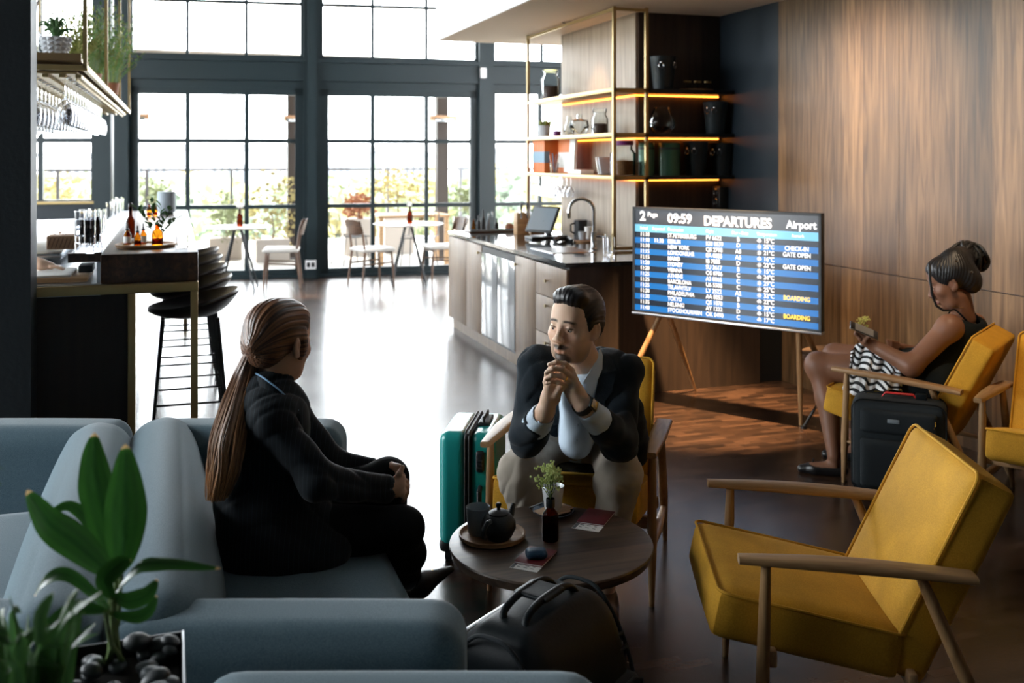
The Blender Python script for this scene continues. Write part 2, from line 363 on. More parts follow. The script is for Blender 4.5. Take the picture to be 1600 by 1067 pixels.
def floor_mat():
    m, nt, b = _mat('parquet'); N = nt.nodes; L = nt.links
    g = N.new('ShaderNodeNewGeometry'); mp = N.new('ShaderNodeMapping'); mp.inputs['Rotation'].default_value = (0, 0, math.radians(0)); L.new(g.outputs['Position'], mp.inputs['Vector'])
    br = N.new('ShaderNodeTexBrick'); br.inputs['Scale'].default_value = 1; br.inputs['Brick Width'].default_value = .17; br.inputs['Row Height'].default_value = .042
    br.inputs['Mortar Size'].default_value = .0012; br.inputs['Mortar Smooth'].default_value = .2; br.inputs['Color1'].default_value = (.017, .010, .007, 1); br.inputs['Color2'].default_value = (.070, .038, .023, 1); br.inputs['Mortar'].default_value = (.006, .005, .005, 1)
    br.inputs['Bias'].default_value = -.1
    L.new(mp.outputs[0], br.inputs['Vector'])
    no = N.new('ShaderNodeTexNoise'); no.inputs['Scale'].default_value = 1.6; no.inputs['Detail'].default_value = 2; L.new(g.outputs['Position'], no.inputs['Vector'])
    n2 = N.new('ShaderNodeTexNoise'); n2.inputs['Scale'].default_value = 60; n2.inputs['Detail'].default_value = 3; L.new(g.outputs['Position'], n2.inputs['Vector'])
    mr = N.new('ShaderNodeMapRange'); mr.inputs[1].default_value = .3; mr.inputs[2].default_value = .7; mr.inputs[3].default_value = .6; mr.inputs[4].default_value = 1.35; L.new(no.outputs['Fac'], mr.inputs[0])
    vm = N.new('ShaderNodeVectorMath'); vm.operation = 'SCALE'; L.new(br.outputs['Color'], vm.inputs[0]); L.new(mr.outputs[0], vm.inputs['Scale']); L.new(vm.outputs[0], b.inputs['Base Color'])
    r = N.new('ShaderNodeMapRange'); r.inputs[3].default_value = .20; r.inputs[4].default_value = .30; L.new(no.outputs['Fac'], r.inputs[0]); L.new(r.outputs[0], b.inputs['Roughness'])
    setp(b, spec=.55)
    ad = N.new('ShaderNodeMath'); ad.operation = 'MULTIPLY_ADD'; ad.inputs[1].default_value = -.5; L.new(br.outputs['Fac'], ad.inputs[0]); L.new(n2.outputs['Fac'], ad.inputs[2])
    bp = N.new('ShaderNodeBump'); bp.inputs['Strength'].default_value = .25; bp.inputs['Distance'].default_value = .0012; L.new(ad.outputs[0], bp.inputs['Height']); L.new(bp.outputs[0], b.inputs['Normal'])
floor_mat()
plain('terrace', (.36, .35, .33), .8, var=.1, bscale=3); plain('far_ground', (.22, .24, .18), .95, var=.3, bscale=.05)

# ------------------------------------------------------------------ the room
RX, NY = 4.126, 7.0
def wend(x): t = (x - WO.x) / WD.x; return WO.y + WD.y * t
fl = M('parquet'); fl.prism([(-6.4, -3), (7, -3), (7, wend(7) + .1), (-6.4, wend(-6.4) + .1)], -.1, 0); struct(fl.build('floor'))
struct(M('dark_ceiling').prism([(-6.6, -3.2), (7.2, -3.2), (7.2, wend(7.2) + .2), (-6.6, wend(-6.6) + .2)], 4.9, 5.1).build('ceiling'))
w = M('wood_wall')
seam = 1.6 - .1093 * 0 # panels of the timber wall, two tiers with a fine seam between
zs = atX(1366, 425, RX).z
y = 6.18
while y > -3:
    y2 = max(y - 1.26, -3)
    w.bb((RX, y2 + .0015, 0), (RX + .03, y - .0015, zs - .003)); w.bb((RX, y2 + .0015, zs + .003), (RX + .03, y - .0015, 2.72)); y = y2
w.mat('black').bb((RX + .02, -3, 0), (RX + .12, 6.18, 2.72)); struct(w.build('wall_right'))
n_ = M('niche_paint').bb((RX, 6.18, 0), (RX + .12, 7.3, 2.72)); struct(n_.build('wall_niche'))
struct(M('white_paint').bb((6.9, 8.4, 0), (7.1, 12.95, 4.9)).build('wall_passage'))
struct(M('frame_paint').bb((-6.4, -3.2, 0), (7, -3, 4.9)).build('wall_back'))
# timber clad pillar behind the service counter
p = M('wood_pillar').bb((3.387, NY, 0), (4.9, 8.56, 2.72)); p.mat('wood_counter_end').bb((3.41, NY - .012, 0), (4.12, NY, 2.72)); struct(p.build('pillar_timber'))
# lowered ceiling over the counter and the timber wall, with a round downlight and added unseen ones
s_ = M('ceiling_paint').bb((2.42, -3, 2.72), (7, 9.35, 2.80)); s_.mat('white_paint').bb((2.42, -3, 2.80), (7, 9.35, 4.9)); s_.bb((2.405, -3, 2.722), (2.42, 9.36, 4.9)); s_.bb((2.42, 9.35, 2.722), (7, 9.362, 4.9))
struct(s_.build('ceiling_lowered'))
def downlight(x, y, e, tgt, ang=70, label=None, blend=1, col=(1, .62, .32)):
    t = thing('downlight', label, 'ceiling light', (x, y, 2.72), group='round downlights in the lowered ceiling')
    M('black').lathe([(.045, 0), (.062, -.004), (.064, 0), (.064, .01)], n=28).build('trim_ring', parent=t)
    M('lamp_glow').lathe([(0.0001, .006), (.04, .004)], n=24).build('lens', parent=t)
    d = bpy.data.lights.new('spot', 'SPOT'); d.energy = e; d.color = col; d.spot_size = math.radians(ang); d.spot_blend = blend; d.shadow_soft_size = .03
    o = bpy.data.objects.new('spot_bulb', d); COL.objects.link(o); o.location = (x, y, 2.70); o.rotation_euler = (Vector(tgt) - Vector((x, y, 2.7))).to_track_quat('-Z', 'Y').to_euler()
dl = atz(890, 35, 2.72)
downlight(dl.x, dl.y, 25, (dl.x + .1, dl.y, 0), 80, 'round black downlight above the shelf unit')
for x, y, e, tg, a, _w in ((2.9, 4.9, 90, (4.2, 5.2, 1.5), 84, 0), (2.95, 5.25, 800, (3.1, 5.55, 0), 40, 1), (3.0, 3.2, 50, (4.3, 3.6, 1.2), 90, 0)):  # unseen spots added to imitate a sunbeam on the timber wall and floor
    downlight(x, y, e, tg, a, {4.9: 'unseen downlight added in the lowered ceiling, imitating sunlight on the timber wall', 5.25: 'unseen downlight added in the lowered ceiling, imitating the sun patch on the floor', 3.2: 'unseen downlight added in the lowered ceiling to brighten the nearer timber wall'}[y], .6 if _w else 1, (1, .62, .32) if _w else (1, .74, .48))
# dark plastered pillar at the near left and the raised dark wall behind the bar
pe = atY(48, 300, 5.2)
struct(M('plaster_dark').bb((pe.x - .9, 5.2, 0), (pe.x, 5.42, 4.9)).build('pillar_dark'))

# ------------------------------------------------------------------ glazed far wall
def Wp(s, z, off=0): p = WO + WD * s + WN * off; return Vector((p.x, p.y, z))
def wbox(mb, s0, s1, z0, z1, t0=-.05, t1=.05, r=0):
    c = Wp((s0 + s1) / 2, (z0 + z1) / 2, (t0 + t1) / 2); R = Matrix((WD, -WN, Vector((0, 0, 1)))).transposed()
    mb.box(c, (abs(s1 - s0) / 2, abs(t1 - t0) / 2, abs(z1 - z0) / 2), r, R)
def sx(px, y=245): return atW(px, y)[0]
def sz(py, px=480): return atW(px, py)[1]
zb0, zb1 = sz(137, 340), sz(90, 340)             # transom beam
zlm, zlm2 = sz(220.5), sz(322)                   # glazing bars
zt = sz(7); ztop = 4.9
def window(n, s0, s1, z0, z1, sv, hz, fr=.05, bar=.035, ext=.04):
    """frame with bars at sv (vertical) and hz (horizontal); one sheet of glass behind"""
    f = M('frame_paint'); wbox(f, s0, s0 + fr, z0, z1); wbox(f, s1 - fr, s1, z0, z1); wbox(f, s0, s1, z0, z0 + fr); wbox(f, s0, s1, z1 - fr, z1)
    for s in sv: wbox(f, s - bar / 2, s + bar / 2, z0, z1, -.03, .035)
    for z in hz: wbox(f, s0, s1, z - bar / 2, z + bar / 2, -.03, .03)
    o = struct(f.build('window_%d' % n)); g = M('pane'); wbox(g, s0, s1, z0, z1, -.004, .0); struct(g.build('glass', parent=o)); return o
col1, col2 = (sx(474), sx(500)), (sx(746), sx(768)); colL = (sx(150), sx(176)); colL2 = (sx(181), sx(203)); sEnd = sx(905)
bars = dict(fr=.11, bar=.055)
doorz = sz(428)
window(1, colL2[1], col1[0], 0, zb0 + .02, [sx(293.5), sx(385.5)], [zlm, zlm2], **bars)
window(2, col1[1], col2[0], 0, zb0 + .02, [sx(582), sx(666)], [zlm, zlm2], **bars)
window(3, col2[1], sEnd, 0, zb0 + .02, [sx(843)], [zlm, zlm2], fr=.05, bar=.055)
window(4, colL2[1], col1[0], zb1, ztop, [sx(293), sx(385)], [zt, 4.7], fr=.04, bar=.04)
window(5, col1[1], col2[0], zb1, ztop, [sx(582), sx(666)], [zt, 4.7], fr=.04, bar=.04)
window(6, col2[1], sEnd, zb1, ztop, [sx(846)], [zt, 4.7], fr=.04, bar=.04)
zsill = sz(318, 100)
window(7, -7.8, colL[0], zsill, zb0 + .02, [sx(-120), sx(-40), sx(64)], [zlm], fr=.05, bar=.06)
window(8, -7.8, colL[0], zb1, ztop, [sx(-120), sx(-40), sx(64)], [zt, 4.7], fr=.04, bar=.04)
t = M('frame_paint')
for a, b in (col1, col2, colL, colL2): wbox(t, a, b, 0, ztop, -.12, .16)
wbox(t, colL[1], colL2[0], 0, zsill); wbox(t, (col1[0] + col1[1]) / 2 - .06, (col1[0] + col1[1]) / 2 + .06, 0, ztop, .16, .22)
wbox(t, -7.8, sEnd, zb0 + .1, zb1, -.1, .12); wbox(t, -7.8, sEnd, zb1 - .05, zb1, .12, .17); wbox(t, -7.8, sEnd, zb0, zb0 + .12, -.06, .06); wbox(t, sEnd, sEnd + .2, 0, ztop, -.1, .1)
wbox(t, colL2[1], sEnd, 0, .035, -.1, .1)
struct(t.build('trim_1'))
w = M('niche_paint'); wbox(w, -7.8, colL[0], 0, zsill, -.1, .1); w.mat('brass'); wbox(w, -7.8, colL[0], zsill, zsill + .03, -.06, .16); struct(w.build('wall_far'))
so = M('white_paint'); s_c = sx(485); wbox(so, s_c - .07, s_c + .07, .12, .24, .22, .235, .003); so.mat('black'); wbox(so, s_c - .05, s_c - .01, .15, .21, .235, .237); wbox(so, s_c + .01, s_c + .05, .15, .21, .235, .237)
tag(so.build('wall_socket'), 'white double socket low on the dark column between the glazed doors', 'socket')
dt = M('white_paint'); s_c = sx(751); z_ = sz(116, 751); wbox(dt, s_c - .04, s_c + .04, z_ - .07, z_ + .07, .17, .24, .01); tag(dt.build('motion_sensor'), 'small white sensor on the beam where it meets the column', 'sensor')
# ------------------------------------------------------------------ glazed left wall (lights the room from the side)
f = M('frame_paint')
for y_ in [3.0 + 1.28 * k for k in range(8)]: f.bb((-6.45, y_ - .06, 0), (-6.35, y_ + .06, 4.9))
for z_ in (.0, 1.1, 2.3, 3.5, 4.65): f.bb((-6.44, 3.0, z_), (-6.36, 12, z_ + .08))
o = struct(f.build('window_9')); struct(M('pane').bb((-6.402, 3.0, 0), (-6.398, 12, 4.75)).build('glass', parent=o))
w = M('frame_paint').bb((-6.5, -3.2, 0), (-6.3, 3.0, 4.9)); w.bb((-6.5, 12, 0), (-6.3, 14.6, 4.9)); w.bb((-6.5, -3.2, 4.7), (-6.3, 14.6, 4.9)); struct(w.build('wall_left'))  # unseen near stretch kept solid to shade camera-facing surfaces

# ------------------------------------------------------------------ terrace and town outside
struct(M('terrace').prism([(-14, wend(-14) + .12), (12, wend(12) + .12), (12, 20), (-14, 20)], -.25, -.03).build('terrace_slab'))
struct(M('far_ground').bb((-400, 20, -14.5), (400, 560, -14)).build('ground_far'))
struct(M('terrace').bb((-30, -8, -.4), (-6.55, 12, -.1)).build('terrace_side'))
# ------------------------------------------------------------------ cushions, armchairs, sofas, coffee tables
def cushion(mb, c, h, r, R=None, puff=(0, 0, 0), n=14, taper=None):
    """dense rounded box, puffed along its axes"""
    V = {}; F = []; vs_ = []
    Rm = R if R is not None else Matrix.Identity(3); c = Vector(c)
    def key(i, j, k):
        if (i, j, k) not in V:
            u = [2 * t / n - 1 for t in (i, j, k)]
            e = [math.sin(x * math.pi / 2) * .35 + x * .65 for x in u]
            p = Vector([e[a] * h[a] for a in range(3)]); q = Vector([max(-(h[a] - r), min(h[a] - r, p[a])) for a in range(3)]); d = p - q
            if d.length > 1e-9: p = q + d.normalized() * r
            for a in range(3):
                b_, c_ = (a + 1) % 3, (a + 2) % 3
                p[a] += puff[a] * (1 - u[b_] ** 2) * (1 - u[c_] ** 2) * u[a]
            if taper: p = taper(p)
            V[(i, j, k)] = len(vs_); vs_.append(Rm @ p + c)
        return V[(i, j, k)]
    for a in range(n):
        for b in range(n):
            for s in (0, n):
                for ax in range(3):
                    def g(x, y):
                        t = [0, 0, 0]; t[ax] = s; t[(ax + 1) % 3] = x; t[(ax + 2) % 3] = y; return key(*t)
                    F.append([g(a, b), g(a + 1, b), g(a + 1, b + 1), g(a, b + 1)])
    mb.add(vs_, F, True); return mb
def rect_loop(hx, hy, r, n=5):
    P = []
    for cx, cy, a0 in ((hx - r, hy - r, 0), (-hx + r, hy - r, 90), (-hx + r, -hy + r, 180), (hx - r, -hy + r, 270)):
        for i in range(n + 1): t = math.radians(a0 + 90 * i / n); P.append((cx + r * math.cos(t), cy + r * math.sin(t)))
    return P
def cushion_part(name, parent, c, h, R, puff, m='velvet', pipe=1):
    o = cushion(M(m), c, h, .022, R, puff).build(name, parent=parent)
    L = [Vector(c) + R @ Vector((x, y, h[2] - .004 + .3 * puff[2] * 0)) for x, y in rect_loop(h[0] + .002, h[1] + .002, .03)]
    M(m).tube(L, .0045, 6, closed=True).build('piping', parent=o); return o
def Rx(a): return Matrix.Rotation(a, 3, 'X')
def Ry(a): return Matrix.Rotation(a, 3, 'Y')
def Rz(a): return Matrix.Rotation(a, 3, 'Z')
def armchair(label):
    t = thing('armchair', label, 'armchair')
    # seat: wedge sloping back
    a = math.atan2(.447 - .351, .30 + .15); R = Rx(a); th = .065
    mid = Vector((0, .06, (.447 + .351) / 2)) - R @ Vector((0, 0, th)); cushion_part('seat', t, mid, (.262, .25, th), R, (.004, .006, .012))
    ub = Vector((0, -.439, .898)); R2 = Matrix(((1, 0, 0), (0, -ub.y, 0), (0, 0, 0))); nrm = Vector((0, ub.z, -ub.y)).normalized()  # faces forward and up
    R2 = Matrix((Vector((-1, 0, 0)), ub, nrm)).transposed()
    if R2.determinant() < 0: R2 = Matrix((Vector((1, 0, 0)), ub, nrm)).transposed()
    p0, p1 = Vector((0, -.115, .255)), Vector((0, -.364, .769)); tb = .06
    cushion_part('backrest', t, (p0 + p1) / 2 - nrm * tb, (.255, (p1 - p0).length / 2, tb), R2, (.004, .004, .012))
    for s in (-1, 1):
        x = s * .298
        def armf(u, v):
            k = v; yy = .262 - k * .60; zz = .552 - k * .034 + .006 * math.sin(k * math.pi); wdt = .017 + .016 * math.sin(min(1, k * 1.5) * math.pi * .55); hh = .011 + .003 * math.sin(k * math.pi)
            tt = 2 * math.pi * u; cx = math.copysign(abs(math.cos(tt)) ** .45, math.cos(tt)) * wdt; cz = math.copysign(abs(math.sin(tt)) ** .6, math.sin(tt)) * hh
            return Vector((x + cx + s * .004, yy, zz + cz))
        m = M('oak').grid(armf, 20, 24, closed_u=True)
        for v in (0, 1): m.add([armf(i / 20, v) for i in range(20)], [list(range(20)) if v else list(range(20))[::-1]])
        m.build('arm', parent=t)
        fz = [.0, .06, .22, .45, .545]; fr = [.0095, .012, .0185, .0155, .0125]
        M('oak_z').tube([(x, .19 + (.545 - z) * .03, z) for z in fz], fr, 14).mat('brass_dark').cyl((x, .2064, 0), (x, .206, .012), .0098, n=14).build('leg', parent=t)
        M('oak_z').tube([(x, -.43 + z * .44, z) for z in (0, .06, .22, .45, .525)], [.0095, .012, .019, .016, .0125], 14).mat('brass_dark').cyl((x, -.43, 0), (x, -.425, .012), .0098, n=14).build('leg', parent=t)
        M('oak').tube([(x, .195, .205), (x, .0, .19), (x, -.345, .165)], [.011, .02, .012], 12, flat=.75).build('stretcher', parent=t)
        M('brass_dark').cyl((x + s * .026, -.29, .523), (x + s * .031, -.29, .523), .005, n=10).build('screw', parent=t)
    m = M('oak_light').bar((-.29, .17, .285), (.29, .17, .285), .022, .045, .005); m.build('front_rail', parent=t)
    M('oak_light').bar((-.29, -.19, .235), (.29, -.19, .235), .022, .045, .005).build('rear_rail', parent=t)
    return t
c1 = armchair('yellow velvet armchair with oak arms, empty and largest, beside the coffee table'); c1.location = (1.751, 2.449, 0); c1.rotation_euler.z = 1.181; c1['group'] = 'yellow armchairs'
dup(c1, (1.466, 3.53, 0), 2.588, 'yellow armchair in which the man in the dark blazer sits')
dup(c1, (3.482, 4.113, 0), .60, 'yellow armchair in which the woman with the phone sits')
dup(c1, (3.659, 3.307, 0), 2.158, 'yellow armchair cut off by the edge of the photo beyond the empty one')

def sofa(label, loc, mir=1, arms=(3.60, 2.105), ysz=(2.13, 3.88)):
    """sofa built with its back on x=0 and seat towards +x (mir=1) or -x (mir=-1)"""
    t = thing('sofa', label, 'sofa', loc, group='blue grey sofas standing back to back'); y0, y1 = ysz; s = mir; D = .74; ya, yb = y0 + .0, y1
    m = M('sofa_fabric'); cushion(m, (s * D / 2 + s * .01, (ya + yb) / 2, .20), (D / 2 - .03, (yb - ya) / 2 - .12, .12), .04, n=10); m.build('base', parent=t)
    m = M('sofa_fabric'); cushion(m, (s * .44, (ya + yb) / 2, .35), (.31, (yb - ya) / 2 - .2, .075), .06, None, (.004, 0, .018), n=24); m.build('seat_cushion', parent=t)
    R = Ry(s * math.radians(-13))
    m = M('sofa_fabric'); cushion(m, (s * .128, (ya + yb) / 2, .43), (.108, (yb - ya) / 2 - .03, .245), .10, R, (.03, 0, 0), n=24); m.build('backrest', parent=t)
    for zc_ in arms:
        xw = loc[0] + s * .365; m = M('sofa_fabric'); cushion(m, (s * .365, (zc_ - xw * _s) / _c2 - loc[1], .360), (.375, .11, .280), .07, Rz(-YAW), (.0, .006, .004), n=22); m.build('arm', parent=t)
    for x_ in (.12, D - .1):
        for y_ in (ya + .12, yb - .12): M('black_metal').cyl((s * x_, y_, 0), (s * x_, y_, .1), .012, .017, 12).build('leg', parent=t)
    return t
sofa('blue grey sofa on which the woman with the ponytail sits', (-.135, 0, 0), 1)
sofa('blue grey sofa facing away to the left, behind the leafy plant', (-.15, 0, 0), -1)
sofa('blue grey sofa nearest the camera, only the rim of its arm in view', (.02, 0, 0), 1, arms=(1.80, .62), ysz=(.6, 1.80))

def coffee_table(label, loc, r=.305, zt=.45):
    t = thing('coffee_table', label, 'table', loc, group='round dark wood coffee tables')
    M('table_wood').lathe([(.0001, zt - .035), (r - .02, zt - .035), (r - .008, zt - .030), (r, zt - .006), (r - .002, zt - .001), (r - .005, zt), (.0001, zt)], n=96).build('tabletop', parent=t)
    for k in range(3):
        a = math.radians(100 + 120 * k); d = Vector((math.cos(a), math.sin(a), 0)); e = Vector((-d.y, d.x, 0))
        m = M('walnut_z'); m.bar(d * .06 + Vector((0, 0, zt - .045)), d * .235 + Vector((0, 0, .0)), .045, .018, .003); m.build('leg', parent=t)
    M('black_metal').cyl((0, 0, zt - .05), (0, 0, zt - .035), .11, n=32).build('mount', parent=t)
    m = M('brass'); m.cyl((-.22, .05, zt - .055), (-.22, .05, zt - .034), .008); m.cyl((.22, -.1, zt - .055), (.22, -.1, zt - .034), .008); m.build('bolt', parent=t)
    return t
TBL = (1.069, 2.786)
coffee_table('round dark wood coffee table with teapot and passports on it', (TBL[0], TBL[1], 0))
ct2 = atz(1335, 553, .42)
coffee_table('round side table in warm light behind the knees of the seated woman', (ct2.x, ct2.y, 0), .31, .42)
# ------------------------------------------------------------------ people
vcol('skin', .48, sss=.12, bump=.12, bscale=900, spec=.35)
vcol('hair', .42, spec=.45); vcol('cloth_v', .9, spec=.15, sheen=.1)
plain('jacket_knit', (.006, .012, .018), .9, bump=.8, bscale=450, sheen=.12, var=.5, spec=.2); plain('shirt_blue', (.52, .62, .72), .8, bump=.3, bscale=500)
plain('trousers', (.36, .31, .25), .85, bump=.3, bscale=600, sheen=.1); plain('tights', (.003, .004, .005), .85, spec=.15); plain('brown_shoe', (.06, .022, .01), .4); plain('black_shoe', (.006, .006, .007), .35)
plain('dress_black', (.004, .008, .010), .8, spec=.2); plain('lining_blue', (.16, .30, .48), .6); plain('gold', (.75, .5, .2), .25, metal=1); plain('watch_band', (.01, .012, .014), .5)
def pinstripe():
    m, nt, b = _mat('suit_pinstripe'); N = nt.nodes; L = nt.links; tc = N.new('ShaderNodeTexCoord'); mp = N.new('ShaderNodeMapping'); mp.inputs['Rotation'].default_value = (0, 0, math.radians(18.75)); L.new(tc.outputs['Object'], mp.inputs[0])
    wv_ = N.new('ShaderNodeTexWave'); wv_.inputs['Scale'].default_value = 24; wv_.bands_direction = 'X'; wv_.inputs['Distortion'].default_value = .25; wv_.inputs['Detail'].default_value = 1; L.new(mp.outputs[0], wv_.inputs['Vector'])
    cr = N.new('ShaderNodeValToRGB'); cr.color_ramp.elements[0].position = .93; cr.color_ramp.elements[1].position = .985; cr.color_ramp.elements[0].color = (.004, .007, .010, 1); cr.color_ramp.elements[1].color = (.013, .021, .028, 1)
    L.new(wv_.outputs['Fac'], cr.inputs[0]); L.new(cr.outputs[0], b.inputs['Base Color']); setp(b, rough=.85, spec=.2, sheen=.08)
pinstripe()
RV, FV, UV = Vector((_c2, -_s, 0)), Vector((_s, _c2, 0)), Vector((0, 0, 1))
def facing(right, away, up=0, roll=0):
    f = (RV * right + FV * away + UV * up).normalized(); r = f.cross(UV).normalized(); u = r.cross(f)
    R = Matrix((r, f, u)).transposed()          # local +X = the person's right, +Y = face, +Z = up
    return R @ Ry(roll)
class Fr:
    def __init__(s, o, R, k=1.0): s.o = Vector(o); s.R = R; s.k = k; s.n = np.array(R); s.on = np.array(s.o)
    def __call__(s, x, y, z): return s.o + s.R @ (Vector((x, y, z)) * s.k)
    def e(s, c, r, k=.012, sub=False, R=None):
        r = (r, r, r) if not hasattr(r, '__len__') else r
        return ell(s(*c), [q * s.k for q in r], k, np.array(s.R @ R) if R is not None else s.n, sub)
    def c(s, a, b, ra, rb=None, k=.01, sub=False): return cap(s(*a), s(*b), ra * s.k, None if rb is None else rb * s.k, k, sub)
    def inv(s, V): return (V - s.on) @ s.n / s.k
def blob(L, c, r, soft=.35):
    q = sum(((L[:, i] - c[i]) / r[i]) ** 2 for i in range(3)); return np.clip((1 + soft - np.sqrt(q)) / (2 * soft), 0, 1)
def head_prims(h, fem=False, neck=None):
    P = [h.e((0, -.018, .034), (.0745, .094, .086), .02), h.e((0, .028, -.012), (.064, .062, .082), .03), h.e((0, .030, -.062), (.052 if fem else .057, .052, .046), .03),
         h.c((-.034, .035, -.092), (.034, .035, -.092), .016 if fem else .021, None, .03), h.e((0, .072, -.100), (.020, .017, .015), .022),
         h.c((-.030, .076, .026), (.030, .076, .026), .010 if fem else .013, None, .022), h.e((0, .055, .06), (.052, .034, .040), .03)]
    for s in (-1, 1):
        P += [h.e((s * .044, .055, -.022), (.021, .022, .020), .022), h.e((s * .031, .103, .003), (.017, .014, .0085), .012, True),
              h.c((s * .017, .0865, .0065), (s * .031, .0885, .0090), .0032, .0038, .006), h.c((s * .031, .0885, .0090), (s * .046, .0775, .0060), .0038, .0032, .006), h.c((s * .018, .0865, -.004), (s * .044, .0785, -.003), .0034, .003, .007),
              h.e((s * .0125, .102, -.034), (.0095, .0105, .0085), .006), h.e((s * .0770, -.010, -.004), (.0085, .020, .032), .008, R=Rz(s * .45)),
              h.e((s * .086, -.006, .002), (.006, .010, .017), .004, True), h.e((s * .073, -.002, -.028), (.008, .009, .010), .006)]
    P += [h.c((0, .089, .014), (0, .108, -.026), .0075, .011, .014), h.e((0, .109, -.030), (.011, .0095, .0095), .008),
          h.c((0, .098, -.040), (0, .096, -.050), .004, .005, .008),
          h.c((-.019, .088, -.067), (0, .0965, -.0635), .0035, .0052, .006), h.c((.019, .088, -.067), (0, .0965, -.0635), .0035, .0052, .006),
          h.c((-.016, .0885, -.0745), (.016, .0885, -.0745), .0052, None, .007), h.c((0, .092, -.076), (0, .093, -.0755), .0058, None, .006)]
    P += [h.c((-.022, .101, -.0702), (.022, .101, -.0702), .0022, None, .003, True)]
    return P
def skin_col(h, base, lips, brow=None, beard=None):
    def fn(V):
        L = h.inv(V); c = np.tile(np.array(base), (len(V), 1))
        def mixc(c, k, w): return c * (1 - w[:, None]) + np.array(k) * w[:, None]
        w = blob(L, (0, .094, -.0705), (.023, .014, .0078), .25); c = mixc(c, lips, w * .75)
        w = blob(L, (.03, .08, -.025), (.025, .03, .025), .6) + blob(L, (-.03, .08, -.025), (.025, .03, .025), .6); c = mixc(c, [base[0] * 1.0, base[1] * .86, base[2] * .84], np.clip(w, 0, 1) * .6)
        if beard is not None:
            w = np.maximum(blob(L, (0, .085, -.102), (.044, .045, .031), .3), np.maximum(blob(L, (0, .088, -.0575), (.037, .034, .0085), .35), np.maximum(blob(L, (.031, .08, -.070), (.009, .03, .020), .5), blob(L, (-.031, .08, -.070), (.009, .03, .020), .5)) * .6))
            w2 = blob(L, (0, .02, -.085), (.075, .075, .040), .35) * (L[:, 1] > -.01)
            lip = blob(L, (0, .094, -.0712), (.020, .02, .0072), .25)
            w = np.clip(np.maximum(w * .93, w2 * .68), 0, 1) * (1 - lip); c = mixc(c, beard, w)
        if brow is not None:
            for s in (-1, 1):
                t = (s * L[:, 0] - .030) / .021; zc = .0265 + .004 * (1 - t * t) - .002 * t
                w = np.clip(1.25 - np.abs(t) ** 3, 0, 1) * np.clip(1.5 - np.abs(L[:, 2] - zc) / .0042, 0, 1) * (np.abs(t) < 1.15) * (L[:, 1] > .05); c = mixc(c, brow, w * .95)
                t = (s * L[:, 0] - .0315) / .0145; w = np.clip(1.3 - np.abs(t) ** 3, 0, 1) * np.clip(1.5 - np.abs(L[:, 2] - (.0058 + .0022 * (1 - t * t))) / .0022, 0, 1) * (np.abs(t) < 1.1) * (L[:, 1] > .05); c = mixc(c, brow, w * .85)
                w = blob(L, (s * .0745, .003, .0), (.012, .013, .018), .3); c = mixc(c, [base[0] * .8, base[1] * .6, base[2] * .55], w * .4)
        return c
    return fn
def eyes(h, parent, iris=(.02, .010, .005), look=(0, 1, 0)):
    plain('eye_white', (.42, .38, .35), .3); plain('iris', iris, .15, coat=.8)
    for s in (-1, 1):
        m = M('eye_white').ball(h(s * .0305, .0775, .0025), .0118 * h.k, 20); d = (h.R @ Vector((look[0], look[1], look[2]))).normalized(); m.mat('iris').ball(h(s * .0305, .0775, .0025) + d * .0064 * h.k, .0066 * h.k, 16)
        m.build('eye', parent=parent)
def finger(pts, r=.0082, k=.004):
    """chain of phalanges with slightly swollen knuckles"""
    P = []; n = len(pts) - 1; rr = [r * (1.08 - .26 * i / n) for i in range(n + 1)]
    for i in range(n): P.append(cap(pts[i], pts[i + 1], rr[i], rr[i + 1], k)); P.append(ell(pts[i], rr[i] * 1.07, k))
    return P

# ---------------------------------------------- the man: leaning forward, elbows on his thighs, hands clasped under the chin
man = thing('person', 'bearded person in dark blazer and beige trousers leaning forward with hands clasped under the chin', 'person', (1.35, 3.3, 0), group=None)
_mo = Vector((1.35, 3.3, 0))
def D(px, py, z): return atd(px, py, z)
hm = Fr(D(898, 509.5, 3.33), facing(-.566, -.824, .0, math.radians(-3.7)), .985)
neck_b = D(925, 592, 3.50)
sh_r, sh_l = D(836, 570, 3.44), D(975, 580, 3.48)      # his right shoulder is at the left in the photo
el_r, el_l = D(826, 683, 3.33), D(968, 692, 3.33)
wr_r, wr_l = D(853, 641, 3.21), D(911, 632, 3.19)
hipc = D(905, 668, 3.86); hip_r, hip_l = hipc - RV * .095, hipc + RV * .095
kn_r, kn_l = D(812, 741, 3.40), D(968, 741, 3.38)
an_r, an_l = atz(850, 925, .10), atz(945, 925, .10)
HP = []
def hp(px, py, z): return D(px, py, z)
# his left hand (nearer): back of the hand faces the camera, fingers fold over the other hand
HP += [cap(el_l, wr_l, .045, .030, .02), cap(wr_l, hp(899, 612, 3.19), .0275, .027, .012), cap(hp(905, 618, 3.185), hp(893, 592, 3.18), .022, .019, .012), cap(hp(897, 622, 3.195), hp(884, 598, 3.19), .021, .018, .012),
       cap(hp(899, 603, 3.17), hp(893, 581, 3.17), .015, .012, .012)]
for pts, r in (((hp(894, 580, 3.175), hp(883, 568.5, 3.16), hp(869, 566, 3.15), hp(858, 569.5, 3.15)), .0082), ((hp(892, 587, 3.165), hp(879, 576.5, 3.145), hp(864, 575.5, 3.135), hp(853.5, 582, 3.14)), .0085),
               ((hp(889, 595, 3.165), hp(876, 587, 3.142), hp(862, 586.5, 3.135), hp(853.5, 592, 3.14)), .0082), ((hp(884, 602, 3.17), hp(872, 597, 3.148), hp(861, 596, 3.142), hp(854, 599, 3.145)), .0074)): HP += finger(pts, r)
